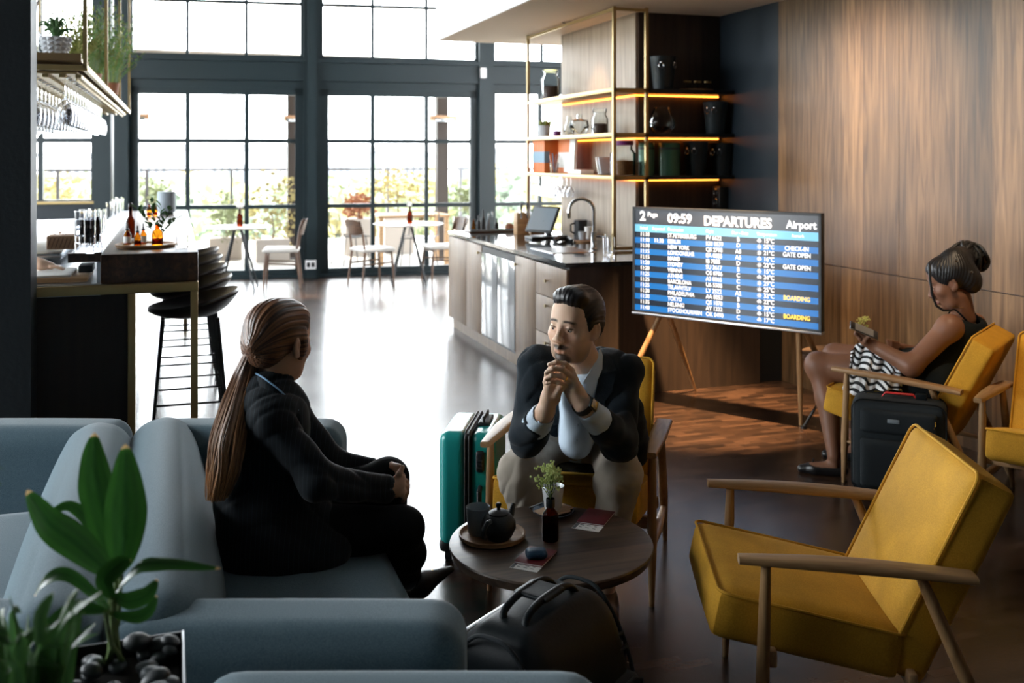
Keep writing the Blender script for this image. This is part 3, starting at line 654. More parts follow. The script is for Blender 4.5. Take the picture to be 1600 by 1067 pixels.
# his right hand, behind and at the left
HP += [cap(el_r, wr_r, .046, .030, .02), cap(wr_r, hp(858, 622, 3.20), .0275, .026, .012), cap(hp(856, 622, 3.20), hp(859, 600, 3.185), .022, .018, .012), cap(hp(866, 622, 3.21), hp(871, 602, 3.205), .021, .018, .012), cap(hp(868, 618, 3.185), hp(875, 605, 3.175), .016, .013, .01)]
for pts, r in (((hp(860, 598, 3.175), hp(860, 585, 3.185), hp(871, 574, 3.205), hp(884, 571, 3.215)), .0084), ((hp(863, 600, 3.19), hp(862, 588, 3.20), hp(876, 580, 3.215), hp(890, 579, 3.22)), .0084),
               ((hp(869, 603, 3.20), hp(868, 592, 3.21), hp(880, 588, 3.225), hp(893, 588, 3.225)), .0082), ((hp(874, 606, 3.20), hp(876, 598, 3.215), hp(885, 596, 3.225), hp(894, 597, 3.225)), .0075),
               ((hp(860, 612, 3.19), hp(853, 597, 3.185), hp(855, 583, 3.175), hp(861, 573, 3.168)), .0092), ((hp(899, 606, 3.20), hp(898, 591, 3.205), hp(893, 578, 3.195), hp(886, 570, 3.19)), .0092)): HP += finger(pts, r)
hands = sdf_mesh(HP, .0026, None, 1, clip=[(np.array(D(880, 668, 3.26)), np.array([0, 0, 1]))])
headm = sdf_mesh(head_prims(hm) + [cap(hm(0, -.012, -.06), neck_b, .055, .06, .03)], .0026, None, 1)
bodyc = sdf_mesh([cap(neck_b - Vector((0, 0, .10)) + FV * .05, hipc, .085, .11, .05), cap(sh_r - UV * .01, sh_l - UV * .01, .032, .032, .03), cap(sh_r - UV * .015, el_r, .032, .034), cap(sh_l - UV * .015, el_l, .032, .034), cap(hip_r, kn_r, .07, .05), cap(hip_l, kn_l, .07, .05), cap(kn_r, an_r, .048, .035), cap(kn_l, an_l, .048, .035)], .012)
SK = (.70, .47, .33)
def local(mesh, o): return mesh[0] - np.array(o), mesh[1]
def colshift(fn, o): return lambda V: fn(V + np.array(o))
sdf_obj('body', local(merge([headm, hands, bodyc]), _mo), 'skin', man, colshift(skin_col(hm, SK, (.50, .26, .19), (.012, .009, .008), (.022, .017, .014)), _mo))
class Off:   # builders below work in room coordinates and are moved under the person
    pass
def put(mb, name, m, parent, o): 
    mb.v = [tuple(Vector(p) - o) for p in mb.v]; return mb.build(name, m, parent)
_e = MB(); 
def eyes_at(h, parent, o, look=(0, 1, 0)):
    h2 = Fr(h.o - o, h.R, h.k); eyes(h2, parent, look=look)
eyes_at(hm, man, _mo, look=(.28, 1, -.12))
def hair_col(h, c1, c2, f=60):
    def fn(V):
        L = h.inv(V); a = np.arctan2(L[:, 0], L[:, 2] + .06) * f + 3 * np.sin(L[:, 1] * 40); w = .5 + .5 * np.sin(a + 2 * np.sin(a * .37)); return np.array(c1) * (1 - w[:, None]) + np.array(c2) * w[:, None]
    return fn
def strands(h, amp, f=70):
    o = h.on; n = h.n
    def fn(X, Y, Z):
        x, y, z = X - o[0], Y - o[1], Z - o[2]; u = x * n[0, 0] + y * n[1, 0] + z * n[2, 0]; v = x * n[0, 1] + y * n[1, 1] + z * n[2, 1]; w = x * n[0, 2] + y * n[1, 2] + z * n[2, 2]
        a = np.arctan2(u + .25 * v * (u > 0), w + .06); return amp * (np.sin(a * f + 14 * v) + .6 * np.sin(a * f * .43 + 30 * v + 1) + .5 * np.sin(a * f * 1.9 - 20 * v))
    return fn
hairm = sdf_mesh([hm.e((0, -.026, .047), (.084, .104, .092), .02), hm.e((.0, .040, .104), (.060, .052, .034), .03), hm.e((-.02, .052, .112), (.040, .034, .026), .02), hm.e((0, -.075, .0), (.068, .045, .065), .02),
                  hm.e((.074, .004, .022), (.012, .030, .040), .01), hm.e((-.074, .004, .022), (.012, .030, .040), .01),
                  hm.e((0, .105, .018), (.0585, .062, .072), .010, True), hm.e((0, .02, -.065), (.10, .085, .058), .012, True), hm.e((.088, -.0, -.014), (.026, .028, .034), .006, True), hm.e((-.088, -.0, -.014), (.026, .028, .034), .006, True),
                  hm.c((0, -.03, -.115), (0, -.09, -.11), .06, .05, .012, True)], .0026, strands(hm, .0007, 75), 1)
sdf_obj('hair', local(hairm, _mo), 'hair', man, colshift(hair_col(hm, (.004, .004, .005), (.016, .014, .014)), _mo))
# shirt: collar, front and cuffs
chest = D(918, 640, 3.55)
shirt = sdf_mesh([cap(D(915, 612, 3.49), D(905, 685, 3.64), .088, .088, .05), cap(D(914, 598, 3.40), D(900, 690, 3.50), .045, .06, .04), cap(hm(0, 0.0, -.10), hm(0, .04, -.02), .063, .062, .004, True)], .006, lambda X, Y, Z: wv(X, Y, Z, 3, 45, .004), 1, clip=[(np.array(hm(0, -.01, -.088)), np.array(hm.R @ Vector((0, .25, -1))))])
cuffs = []
for w0, e0, s in ((wr_r, el_r, 0), (wr_l, el_l, 1)):
    d = (e0 - w0).normalized(); a = w0 + d * .018; b = w0 + d * .10
    cuffs.append(sdf_mesh([cap(a, b, .038, .048, .01), cap(a - d * .06, a - d * .003, .036, .036, .004, True)], .0035, lambda X, Y, Z: wv(X, Y, Z, 5 + s, 90, .003), 1, clip=[(np.array(a), np.array(d))]))
sdf_obj('shirt', local(merge([shirt] + cuffs), _mo), 'shirt_blue', man)
# blazer
def jk(X, Y, Z): return wv(X, Y, Z, 11, 26, .007) + wv(X, Y, Z, 12, 60, .003) + crease(X, Y, Z, 13, 34, .009) + crease(X, Y, Z, 17, 42, .008) + crease(X, Y, Z, 23, 30, .008)
ub = D(930, 585, 3.62)
jac = [cap(D(872, 578, 3.54), D(948, 580, 3.56), .072, .076, .05), cap(D(938, 560, 3.52), D(975, 575, 3.50), .040, .055, .04), cap(D(880, 565, 3.52), D(842, 565, 3.46), .04, .052, .04), cap(D(922, 608, 3.66), D(915, 675, 3.86), .125, .155, .06), cap(D(880, 620, 3.60), D(940, 620, 3.62), .095, .105, .05), cap(sh_r, sh_l + Vector((0, 0, -.01)), .058, .058, .05),
       cap(sh_r + Vector((0, 0, -.014)), el_r, .060, .058, .03), cap(sh_l + Vector((0, 0, -.014)), el_l, .061, .059, .03), cap(el_r, el_r + (wr_r - el_r) * .55, .060, .050, .03), cap(el_l, el_l + (wr_l - el_l) * .50, .062, .053, .03),
       cap(D(850, 640, 3.58), D(868, 690, 3.68), .06, .06, .04), cap(D(980, 640, 3.58), D(985, 700, 3.70), .06, .075, .04), cap(D(870, 700, 3.84), D(960, 705, 3.84), .10, .10, .05),
       # open front and the neck hole
       cap(D(900, 570, 3.38), D(888, 700, 3.39), .050, .060, .012, True), cap(D(897, 650, 3.42), D(893, 725, 3.45), .050, .070, .012, True), cap(neck_b + Vector((0, 0, .0)), hm(0, -.0, -.10), .060, .075, .012, True), ell(hm(0, .05, -.06), .07, .01, None, True)]
for w0, e0 in ((wr_r, el_r), (wr_l, el_l)):
    d = (e0 - w0).normalized(); a = w0 + d * .058; jac.append(cap(a - d * .09, a - d * .01, .055, .050, .006, True))
jm = sdf_mesh(jac, .0055, jk, 1)
blz = sdf_obj('blazer', local(jm, _mo), 'jacket_knit', man)
# lapels and collar lie on the blazer
def ribbon(mb, pts, wd, side, th=.006):
    """flat strip through pts, widened along side vectors"""
    V = []
    for p, w_, sd in zip(pts, wd, side):
        p = Vector(p); s = Vector(sd).normalized(); V += [p, p + s * w_]
    n = len(pts); back = [Vector(v) + FV * th for v in V]; F = []
    for i in range(n - 1): a = 2 * i; F.append([a, a + 1, a + 3, a + 2]); b = 2 * n + a; F.append([b, b + 2, b + 3, b + 1])
    m = 2 * n; F += [[2 * i, 2 * i + 2, m + 2 * i + 2, m + 2 * i] for i in range(n - 1)] + [[2 * i + 1, m + 2 * i + 1, m + 2 * i + 3, 2 * i + 3] for i in range(n - 1)] + [[0, m, m + 1, 1], [m - 2, m - 1, 2 * m - 1, 2 * m - 2]]
    mb.add(V + back, F, True); return mb
m = M('jacket_knit'); ribbon(m, [D(940, 552, 3.46), D(937, 585, 3.385), D(929, 622, 3.365), D(922, 652, 3.365)], [.03, .06, .062, .012], [RV - UV * .2, RV + UV * .25, RV + UV * .35, RV + UV * .1]); put(m, 'lapel', None, man, _mo)
m = M('jacket_knit'); ribbon(m, [D(862, 560, 3.40), D(858, 592, 3.385), D(858, 625, 3.385), D(862, 655, 3.39)], [.03, .045, .04, .012], [-RV, -RV + UV * .2, -RV + UV * .3, -RV]); put(m, 'lapel', None, man, _mo)
m = M('shirt_blue'); ribbon(m, [D(938, 542, 3.42), D(933, 560, 3.375), D(923, 578, 3.345), D(911, 597, 3.335)], [.030, .040, .040, .008], [RV * .3 - UV, RV * .5 - UV, RV * .7 - UV * .9, RV * .4 - UV * .8], .004); put(m, 'collar', None, man, _mo)
m = M('shirt_blue')
for a, b in ((635, 645), (664, 665), (688, 690)): m.ball(D(905 - (a - 635) * .08, a, 3.372 + (a - 635) * .0006), (.0045, .0025, .0045), 10)
put(m, 'shirt_button', None, man, _mo)
# trousers
def tr(X, Y, Z): return wv(X, Y, Z, 21, 38, .006) + wv(X, Y, Z, 22, 85, .002) + crease(X, Y, Z, 24, 44, .008) + crease(X, Y, Z, 29, 60, .006)
trs = [cap(hip_r, hip_l, .125, .125, .05), cap(hip_r + Vector((0, 0, .0)), kn_r, .098, .072, .05), cap(hip_l, kn_l, .098, .072, .05), cap(kn_r, an_r + Vector((0, 0, .06)), .073, .052, .035), cap(kn_l, an_l + Vector((0, 0, .06)), .073, .052, .035), cap(hipc, D(900, 690, 3.62), .10, .07, .06)]
for kk, a0 in ((kn_r, an_r), (kn_l, an_l)):      # folds behind the bent knee
    for j in range(4):
        b = kk + Vector((0, 0, -.045 - .016 * j)) + FV * .03; sgn = 1 if kk is kn_r else -1
        trs.append(cap(b + RV * (.058 * sgn) - FV * .045, b + RV * (.072 * sgn) + FV * .03 + Vector((0, 0, .012)), .009, .011, .010))
sdf_obj('trousers', local(sdf_mesh(trs, .0055, tr, 1), _mo), 'trousers', man)
for a0 in (an_r, an_l):
    f = (Vector((-.526, -.851, 0)) * .9 + RV * (-.15 if a0 is an_r else .15)).normalized(); b = Vector((a0.x, a0.y, 0))
    sm = sdf_mesh([cap(b - f * .04 + Vector((0, 0, .045)), b + f * .07 + Vector((0, 0, .045)), .040, .040, .03), cap(b + f * .07 + Vector((0, 0, .04)), b + f * .17 + Vector((0, 0, .03)), .042, .030, .03), cap(a0 + Vector((0, 0, -.02)), b + Vector((0, 0, .05)), .045, .045, .03)], .006, None, 1, clip=[((0, 0, .003), (0, 0, 1))])
    sdf_obj('shoe', local(sm, _mo), 'brown_shoe', man)
d = (el_l - wr_l).normalized(); a = wr_l + d * .0; m = M('watch_band').lathe([(.034, -.013), (.0365, -.010), (.0365, .010), (.034, .013)], a, 32, frame_to(d)); wt = put(m, 'watch_strap', None, man, _mo)
R = frame_to(d); fdir = (RV * .6 - FV * .75 + UV * .35); fdir = (fdir - d * fdir.dot(d)).normalized(); x = d.cross(fdir)
m = M('watch_band').box(a + fdir * .040, (.017, .020, .005), .004, Matrix((x, d, fdir)).transposed()); m.mat('steel').box(a + fdir * .0445, (.014, .017, .0012), .001, Matrix((x, d, fdir)).transposed()); put(m, 'watch_case', None, man, _mo)
m = M('gold').lathe([(.0088, -.0022), (.0098, -.0018), (.0098, .0018), (.0088, .0022)], (hp(889, 595, 3.165) + hp(876, 587, 3.142)) / 2, 20, frame_to(hp(876, 587, 3.142) - hp(889, 595, 3.165))); put(m, 'ring', None, man, _mo)
# ---------------------------------------------- the woman on the sofa: back to the camera, ponytail, pinstripe suit, legs crossed
wo = Vector((.30, 2.95, .43)); wom = thing('person', 'person with long brown ponytail and dark pinstripe suit sitting on the blue grey sofa', 'person', wo)
hw = Fr(D(437, 535, 2.98), facing(.50, .86, -.05, math.radians(2)), 1.0)
nb = D(425, 612, 2.96)
shn, shf = D(424, 655, 2.84), D(452, 640, 3.12); eln, elf = D(496, 752, 2.80), D(520, 728, 3.12); wrn, wrf = D(604, 764, 2.97), D(583, 735, 3.14)
hpw = D(418, 828, 2.92); k1, k2 = D(629, 826, 2.96), D(607, 748, 3.10); a1 = D(641, 893, 3.20)
a2 = Vector((k2.x + .02, k2.y + .05, .10))
P = [cap(eln, wrn, .036, .024, .02), cap(wrn, D(618, 762, 2.99), .023, .021, .012), cap(D(614, 755, 2.985), D(627, 748, 3.0), .019, .014, .01), cap(D(617, 768, 2.99), D(627, 768, 3.0), .019, .014, .01), cap(D(614, 762, 2.98), D(626, 757, 2.99), .018, .014, .01)]
for pts, r in (((D(625, 745, 3.0), D(634, 752, 3.02), D(638, 758, 3.045)), .0078), ((D(628, 755, 3.0), D(636, 762, 3.02), D(637, 769, 3.04)), .008), ((D(628, 764, 3.0), D(635, 771, 3.015), D(634, 777, 3.04)), .0075), ((D(626, 772, 3.0), D(632, 778, 3.015), D(629, 784, 3.03)), .0066), ((D(616, 752, 2.985), D(624, 740, 2.99), D(629, 730, 3.0)), .0088)): P += finger(pts, r)
P += [cap(elf, wrf, .036, .024, .02), cap(wrf, D(600, 734, 3.11), .022, .019, .012), cap(D(598, 734, 3.11), D(613, 734, 3.07), .020, .016, .012)]
for pts, r in (((D(612, 730, 3.06), D(623, 733, 3.05), D(631, 744, 3.04)), .0078), ((D(614, 737, 3.06), D(625, 741, 3.05), D(632, 752, 3.035)), .0078), ((D(613, 742, 3.06), D(625, 749, 3.05), D(631, 760, 3.03)), .0075), ((D(600, 730, 3.1), D(612, 726, 3.07), D(624, 728, 3.04)), .0085)): P += finger(pts, r)
hn = sdf_mesh(P, .0026, None, 1, clip=[(np.array(D(580, 760, 3.0)), np.array(RV))])
hd = sdf_mesh(head_prims(hw, True) + [cap(hw(0, -.015, -.06), nb, .048, .052, .025)], .0026)
bd = sdf_mesh([cap(nb - Vector((0, 0, .05)), hpw, .10, .12, .05), cap(shn, shf, .04, .04), cap(shn, eln, .035, .03), cap(shf, elf, .035, .03), cap(hpw - FV * .05, k1, .07, .05), cap(hpw + FV * .08, k2, .07, .05), cap(k1, a1, .045, .03), cap(k2, a2, .045, .03)], .012)
sdf_obj('body', local(merge([hd, hn, bd]), wo), 'skin', wom, colshift(skin_col(hw, (.47, .28, .185), (.4, .15, .12), (.03, .018, .012)), wo)); eyes_at(hw, wom, wo)
# hair drawn back to a tie, ear free
tie = hw(.012, -.118, .008)
hs = [hw.e((0, -.024, .042), (.083, .103, .092), .02), hw.e((0, .03, .075), (.066, .055, .048), .03), hw.e((0, -.07, -.005), (.070, .052, .062), .02), cap(hw(0, -.09, .01), tie, .04, .018, .03), hw.e((.068, .02, .0), (.012, .026, .045), .012), hw.e((-.068, .02, .0), (.012, .026, .045), .012),
      hw.e((0, .115, .005), (.060, .062, .080), .012, True), hw.e((0, .03, -.10), (.12, .08, .052), .012, True), hw.e((.088, .002, -.018), (.020, .022, .036), .006, True), hw.e((-.088, .002, -.018), (.020, .022, .036), .006, True), hw.c((0, -.04, -.13), (0, -.1, -.12), .055, .045, .012, True)]
on, nn = hw.on, hw.n; tl = np.array(hw.inv(np.array([tie]))[0])
def hdis(amp, f):
    def fn(X, Y, Z):
        x, y, z = X - on[0], Y - on[1], Z - on[2]; u = x * nn[0, 0] + y * nn[1, 0] + z * nn[2, 0] - tl[0]; v = x * nn[0, 1] + y * nn[1, 1] + z * nn[2, 1] - tl[1] + .03; w = x * nn[0, 2] + y * nn[1, 2] + z * nn[2, 2] - tl[2]
        a = np.arctan2(u, w + .03); return amp * (np.sin(a * f) + .7 * np.sin(a * f * 2.3 + 1) + .5 * np.sin(a * f * .6 + v * 30))
    return fn
def hcolw(V):
    L = hw.inv(V) - tl; a = np.arctan2(L[:, 0], L[:, 2] + .03); w = np.clip(.45 + .3 * np.sin(a * 31 + 9 * L[:, 1]) + .3 * np.sin(a * 73 + 1) + .25 * np.sin(a * 13 + 14 * L[:, 1]), 0, 1)[:, None]
    return np.array((.030, .012, .006)) * (1 - w) + np.array((.20, .085, .034)) * w
sdf_obj('hair', local(sdf_mesh(hs, .0026, hdis(.0008, 48), 0), wo), 'hair', wom, colshift(hcolw, wo))
# ponytail: a bundle of wavy locks
rnd = random.Random(4); m = MB().mat('hair'); cols = []
base = [tie, D(385, 578, 2.93), D(372, 628, 2.86), D(356, 685, 2.80), D(346, 735, 2.78), D(340, 782, 2.78)]
wid = [.011, .032, .044, .050, .048, .026]
def cr_(P, t):
    n = len(P) - 1; i = min(int(t * n), n - 1); f = t * n - i; g = [P[max(i - 1, 0)], P[i], P[i + 1], P[min(i + 2, n)]]
    return .5 * ((2 * g[1]) + (g[2] - g[0]) * f + (2 * g[0] - 5 * g[1] + 4 * g[2] - g[3]) * f * f + (3 * g[1] - g[0] - 3 * g[2] + g[3]) * f ** 3)
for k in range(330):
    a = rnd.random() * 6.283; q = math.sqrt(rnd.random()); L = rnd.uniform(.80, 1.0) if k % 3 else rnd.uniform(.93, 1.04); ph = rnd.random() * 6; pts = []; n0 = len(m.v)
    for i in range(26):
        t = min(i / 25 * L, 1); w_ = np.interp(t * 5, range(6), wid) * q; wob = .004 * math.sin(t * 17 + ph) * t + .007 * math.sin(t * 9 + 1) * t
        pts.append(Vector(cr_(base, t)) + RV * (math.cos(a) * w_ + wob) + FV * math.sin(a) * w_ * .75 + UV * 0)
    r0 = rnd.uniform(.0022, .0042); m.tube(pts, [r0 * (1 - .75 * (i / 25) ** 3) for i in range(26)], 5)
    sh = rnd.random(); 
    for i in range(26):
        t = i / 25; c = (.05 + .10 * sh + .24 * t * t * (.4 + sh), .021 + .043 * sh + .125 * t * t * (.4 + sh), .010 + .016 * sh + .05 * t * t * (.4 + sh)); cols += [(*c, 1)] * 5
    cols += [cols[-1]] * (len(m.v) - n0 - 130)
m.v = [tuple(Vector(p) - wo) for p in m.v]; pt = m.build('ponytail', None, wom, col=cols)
m = MB().mat('black'); m.lathe([(.017, -.009), (.022, -.006), (.021, 0), (.022, .006), (.017, .009)], tie, 24, frame_to(tie - hw(0, -.06, .02))); put(m, 'hair_tie', None, wom, wo)
# suit jacket
def jw(X, Y, Z): return wv(X, Y, Z, 31, 24, .006) + wv(X, Y, Z, 32, 55, .002) + crease(X, Y, Z, 33, 30, .006) + crease(X, Y, Z, 37, 38, .006)
J = [cap(D(418, 645, 2.93), D(418, 790, 2.92), .118, .128, .06), cap(shn, shf, .058, .055, .05), cap(nb + Vector((0, 0, .01)), D(420, 650, 2.96), .060, .10, .05), cap(D(415, 780, 2.92), D(430, 850, 2.90), .14, .155, .06), cap(D(400, 850, 2.88), D(490, 868, 2.86), .10, .085, .05), cap(D(400, 845, 3.0), D(500, 835, 3.02), .12, .09, .05),
     cap(shn, eln, .054, .050, .03), cap(shf, elf, .052, .048, .03), cap(eln, eln + (wrn - eln) * .93, .052, .045, .025), cap(elf, elf + (wrf - elf) * .93, .048, .036, .025), cap(D(470, 800, 2.93), D(520, 850, 2.88), .09, .055, .05),
     cap(nb + Vector((0, 0, .0)), hw(0, 0, -.09), .052, .062, .008, True), cap(nb + RV * .05 + FV * .03 + UV * .02, hw(0, .06, -.12), .05, .06, .01, True)]
d = (eln - wrn).normalized(); J.append(cap(wrn - d * .06, wrn + d * .008, .040, .037, .006, True)); d = (elf - wrf).normalized(); J.append(cap(wrf - d * .06, wrf + d * .004, .034, .03, .006, True))
sdf_obj('suit_jacket', local(sdf_mesh(J, .0055, jw, 1, clip=[((0, 0, .425), (0, 0, 1))]), wo), 'suit_pinstripe', wom)
m = M('suit_pinstripe'); cp = [D(432, 583, 3.03), D(406, 578, 3.00), D(397, 583, 2.935), D(412, 592, 2.872), D(440, 614, 2.855), D(466, 643, 2.862)]
def colr(u, v): p = Vector(cr_(cp, u)); out = (p - nb); out.z = 0; out.normalize(); return p + out * (.022 * v) - UV * .050 * v * v - UV * (.004 * v)
m.grid(colr, 24, 6); m.grid(lambda u, v: colr(u, v) - (Vector(cr_(cp, u)) - nb).normalized() * .004, 24, 6); put(m, 'collar', None, wom, wo)
m = M('lining_blue').tube([Vector(cr_(cp, t / 20)) + UV * .003 for t in range(21)], .0028, 8); put(m, 'collar_trim', None, wom, wo)
m = M('white_paint').tube([Vector(cr_(cp, t / 20)) * 1 - (Vector(cr_(cp, t / 20)) - nb).normalized() * .006 + UV * .001 for t in range(21)], .0022, 8); put(m, 'shirt_edge', None, wom, wo)
# legs in dark tights, pointed shoes with a small gold ornament
sdf_obj('trousers', local(sdf_mesh([cap(hpw - FV * .03 + RV * .05, k1, .088, .062, .04), cap(hpw + FV * .09, k2, .090, .060, .04), cap(hpw - FV * .02, hpw + FV * .1, .10, .10, .04), cap(k1, k1 * .45 + a1 * .55, .060, .055, .03), cap(k1 * .45 + a1 * .55, a1, .055, .034, .03), cap(k2, a2, .060, .036, .03)], .006, lambda X, Y, Z: wv(X, Y, Z, 41, 30, .002)), wo), 'tights', wom)
def pump(a0, f, name='shoe'):
    u = f.cross(UV).cross(f).normalized(); q = a0
    return sdf_mesh([cap(q - f * .045 - u * .042, q + f * .03 - u * .055, .034, .034, .03), cap(q + f * .03 - u * .055, q + f * .15 - u * .050, .038, .011, .03), cap(q - f * .02 - u * .02, q + f * .0 + u * .035, .036, .048, .01, True)], .004, None, 1)
f1 = (RV * .75 + FV * .55 + UV * .12).normalized(); sdf_obj('shoe', local(pump(a1 + Vector((0, 0, .0)), f1), wo), 'black_shoe', wom)
f2 = Vector((.95, .1, 0)).normalized(); sdf_obj('shoe', local(pump(a2 + Vector((0, 0, -.012)), f2), wo), 'black_shoe', wom)
m = M('gold').ball(a1 + f1 * .085 - UV * .030, .005, 8); put(m, 'shoe_ornament', None, wom, wo)

# ---------------------------------------------- the woman with the phone: in profile, braided bun, black top, bare legs
vo = Vector((3.45, 4.15, 0)); vw = thing('person', 'person with braided bun and black tank top looking down at a phone', 'person', vo)
hv = Fr(D(1486, 441, 4.93), facing(-.90, .40, -.42, math.radians(0)), 1.04)
nv = D(1506, 497, 4.93); svn, svf = D(1484, 512, 4.80), D(1524, 505, 5.10); evn, evf = D(1424, 572, 4.80), D(1440, 555, 5.16); wvn, wvf = D(1366, 541, 4.92), D(1412, 546, 5.12)
hv0 = D(1452, 588, 4.93); kv1, kv2 = D(1279, 571, 5.16), D(1305, 556, 5.36); av1 = atz(1303, 712, .10); av2 = atz(1338, 690, .10)
fl_ = (kv1 - hv0).normalized()
P = [cap(svn, evn, .056, .047, .03), cap(evn, wvn, .048, .030, .03), ell(svn, .062, .03), cap(wvn, D(1352, 533, 4.92), .028, .024, .012), cap(D(1352, 532, 4.92), D(1342, 523, 4.93), .022, .016, .01)]
for pts, r in (((D(1344, 530, 4.91), D(1337, 522, 4.92), D(1338, 516, 4.95)), .0088), ((D(1348, 527, 4.95), D(1342, 517, 4.97), D(1343, 512, 4.98)), .0085), ((D(1352, 533, 4.90), D(1358, 526, 4.90), D(1360, 524, 4.92)), .0095), ((D(1350, 524, 4.97), D(1346, 514, 4.985), D(1349, 509, 4.98)), .0085)): P += finger(pts, r)
P += [cap(svf, evf, .052, .044, .03), cap(evf, wvf, .044, .028, .03), cap(wvf, D(1402, 541, 5.08), .025, .02, .012)]
for j in range(4): P += finger((D(1402 - j * .5, 536 + 3.4 * j, 5.07), D(1393 - j * .3, 534 + 4.0 * j, 5.06), D(1386 + j, 532 + 4.2 * j, 5.06)), .0085)
P += [cap(nv, hv(0, -.01, -.07), .056, .052, .03)] + head_prims(hv, True)
up_ = sdf_mesh(P, .0034, None, 1)
lw = sdf_mesh([cap(nv - UV * .10, hv0, .09, .12, .05), cap(svn - UV * .01, svf - UV * .01, .05, .05, .04), cap(hv0 - FV * .05, kv1, .105, .066, .05), cap(hv0 + FV * .12, kv2, .105, .066, .05), ell(kv1, .064, .03),
               cap(kv1, kv1 * .62 + av1 * .38 + RV * .018, .058, .058, .03), cap(kv1 * .62 + av1 * .38 + RV * .018, av1, .058, .032, .03), cap(kv2, kv2 * .62 + av2 * .38 + RV * .018, .058, .056, .03), cap(kv2 * .62 + av2 * .38 + RV * .018, av2, .056, .032, .03)] +
              sum([[cap(a_ + Vector((0, 0, -.055)), a_ - RV * .10 + FV * .035 + Vector((0, 0, -.068)), .030, .026, .03)] for a_ in (av1, av2)], []), .007, None, 2)
sdf_obj('body', local(merge([up_, lw]), vo), 'skin', vw, colshift(skin_col(hv, (.185, .085, .048), (.22, .07, .06), (.01, .007, .006)), vo)); eyes_at(hv, vw, vo)
bun = D(1513, 402, 5.02); ov = hv.on; nvv = hv.n
def bdis(X, Y, Z):
    x, y, z = X - ov[0], Y - ov[1], Z - ov[2]; u = x * nvv[0, 0] + y * nvv[1, 0] + z * nvv[2, 0]; v = x * nvv[0, 1] + y * nvv[1, 1] + z * nvv[2, 1]; w = x * nvv[0, 2] + y * nvv[1, 2] + z * nvv[2, 2]
    a = np.arctan2(u, v + .5 * w); return .0011 * np.sin(a * 40 + 5 * np.sin(w * 25)) + .0008 * np.sin((v - w) * 700)
hv_p = [hv.e((0, -.024, .042), (.088, .106, .094), .02), hv.e((0, .028, .08), (.066, .055, .045), .03), hv.e((0, -.08, -.01), (.074, .055, .072), .02), cap(hv(0, -.06, .10), bun, .055, .060, .03),
        hv.e((0, .112, .006), (.062, .062, .088), .012, True), hv.e((0, .03, -.10), (.12, .085, .060), .012, True), hv.e((.09, .0, -.016), (.022, .024, .034), .006, True), hv.e((-.09, .0, -.016), (.022, .024, .034), .006, True)]
sdf_obj('hair', local(sdf_mesh(hv_p, .0034, bdis, 0), vo), 'hair', vw, lambda V: np.tile((.006, .006, .007), (len(V), 1)))
m = M('black'); rn = random.Random(2)
for k in range(28):     # coils of braids wound into the bun
    ax = Vector((rn.gauss(0, 1), rn.gauss(0, 1), rn.gauss(0, .6))).normalized(); R = frame_to(ax); rr = .068 + rn.uniform(-.010, .010); zo = rn.uniform(-.03, .03); rc = math.sqrt(max(rr * rr - zo * zo, .001)); c0 = bun + RV * rn.uniform(-.028, .032) + UV * rn.uniform(-.012, .012) - RV * .004
    m.tube([c0 + R @ Vector((rc * math.cos(t), rc * math.sin(t), zo + .004 * math.sin(5 * t))) * (1 + .03 * math.sin(30 * t)) for t in [i / 60 * 6.283 for i in range(60)]], .0085, 8, closed=True)
put(m, 'braid_bun', None, vw, vo)
m = M('black').tube([D(1452, 412, 4.88), D(1453, 436, 4.82), D(1457, 462, 4.82), D(1463, 478, 4.83), D(1474, 485, 4.82), D(1486, 485, 4.83)], [.006] * 5 + [.004], 8)
put(m, 'loose_braid', None, vw, vo); m = M('black').tube([D(1521, 425, 4.93), D(1524, 445, 4.93), D(1517, 456, 4.92), D(1513, 444, 4.92)], .007, 8); put(m, 'loose_braid', None, vw, vo)
m = M('steel')
for x_, y_ in ((1494, 408), (1518, 425)): m.cyl(D(x_ - 1, y_ - 1, 4.79), D(x_ + 1, y_ + 1, 4.79), .006, n=10)
put(m, 'hair_bead', None, vw, vo)
T_ = [cap(D(1507, 528, 4.94), hv0, .125, .150, .05), cap(D(1496, 520, 4.90), D(1519, 515, 5.03), .075, .075, .04), cap(D(1490, 540, 4.90), D(1480, 560, 4.92), .085, .10, .05), cap(D(1500, 520, 4.85), D(1520, 515, 5.06), .055, .055, .04), cap(hv0 - FV * .05, hv0 * .40 + kv1 * .60, .118, .088, .04), cap(hv0 + FV * .12, hv0 * .40 + kv2 * .60, .118, .088, .04), cap(svn, evn, .058, .05, .012, True), cap(nv - UV * .02, nv + UV * .1, .075, .08, .02, True)]
sdf_obj('tank_dress', local(sdf_mesh(T_, .007, lambda X, Y, Z: wv(X, Y, Z, 51, 30, .004)), vo), 'dress_black', vw)
m = M('dress_black')
for a, b, c_ in ((D(1478, 495, 4.88), D(1492, 484, 4.86), D(1520, 512, 4.87)), (D(1506, 483, 4.93), D(1524, 490, 4.90), D(1537, 515, 4.92)), (D(1470, 505, 4.83), D(1486, 492, 4.85), D(1505, 515, 4.82))): m.tube([Vector(cr_([a, b, c_], t / 12)) for t in range(13)], .007, 8, flat=.5)
put(m, 'shoulder_strap', None, vw, vo)
m = M('gold').tube([D(1488, 479, 4.87), D(1500, 481, 4.865), D(1512, 480, 4.875), D(1521, 476, 4.9)], .0018, 6); put(m, 'necklace', None, vw, vo)
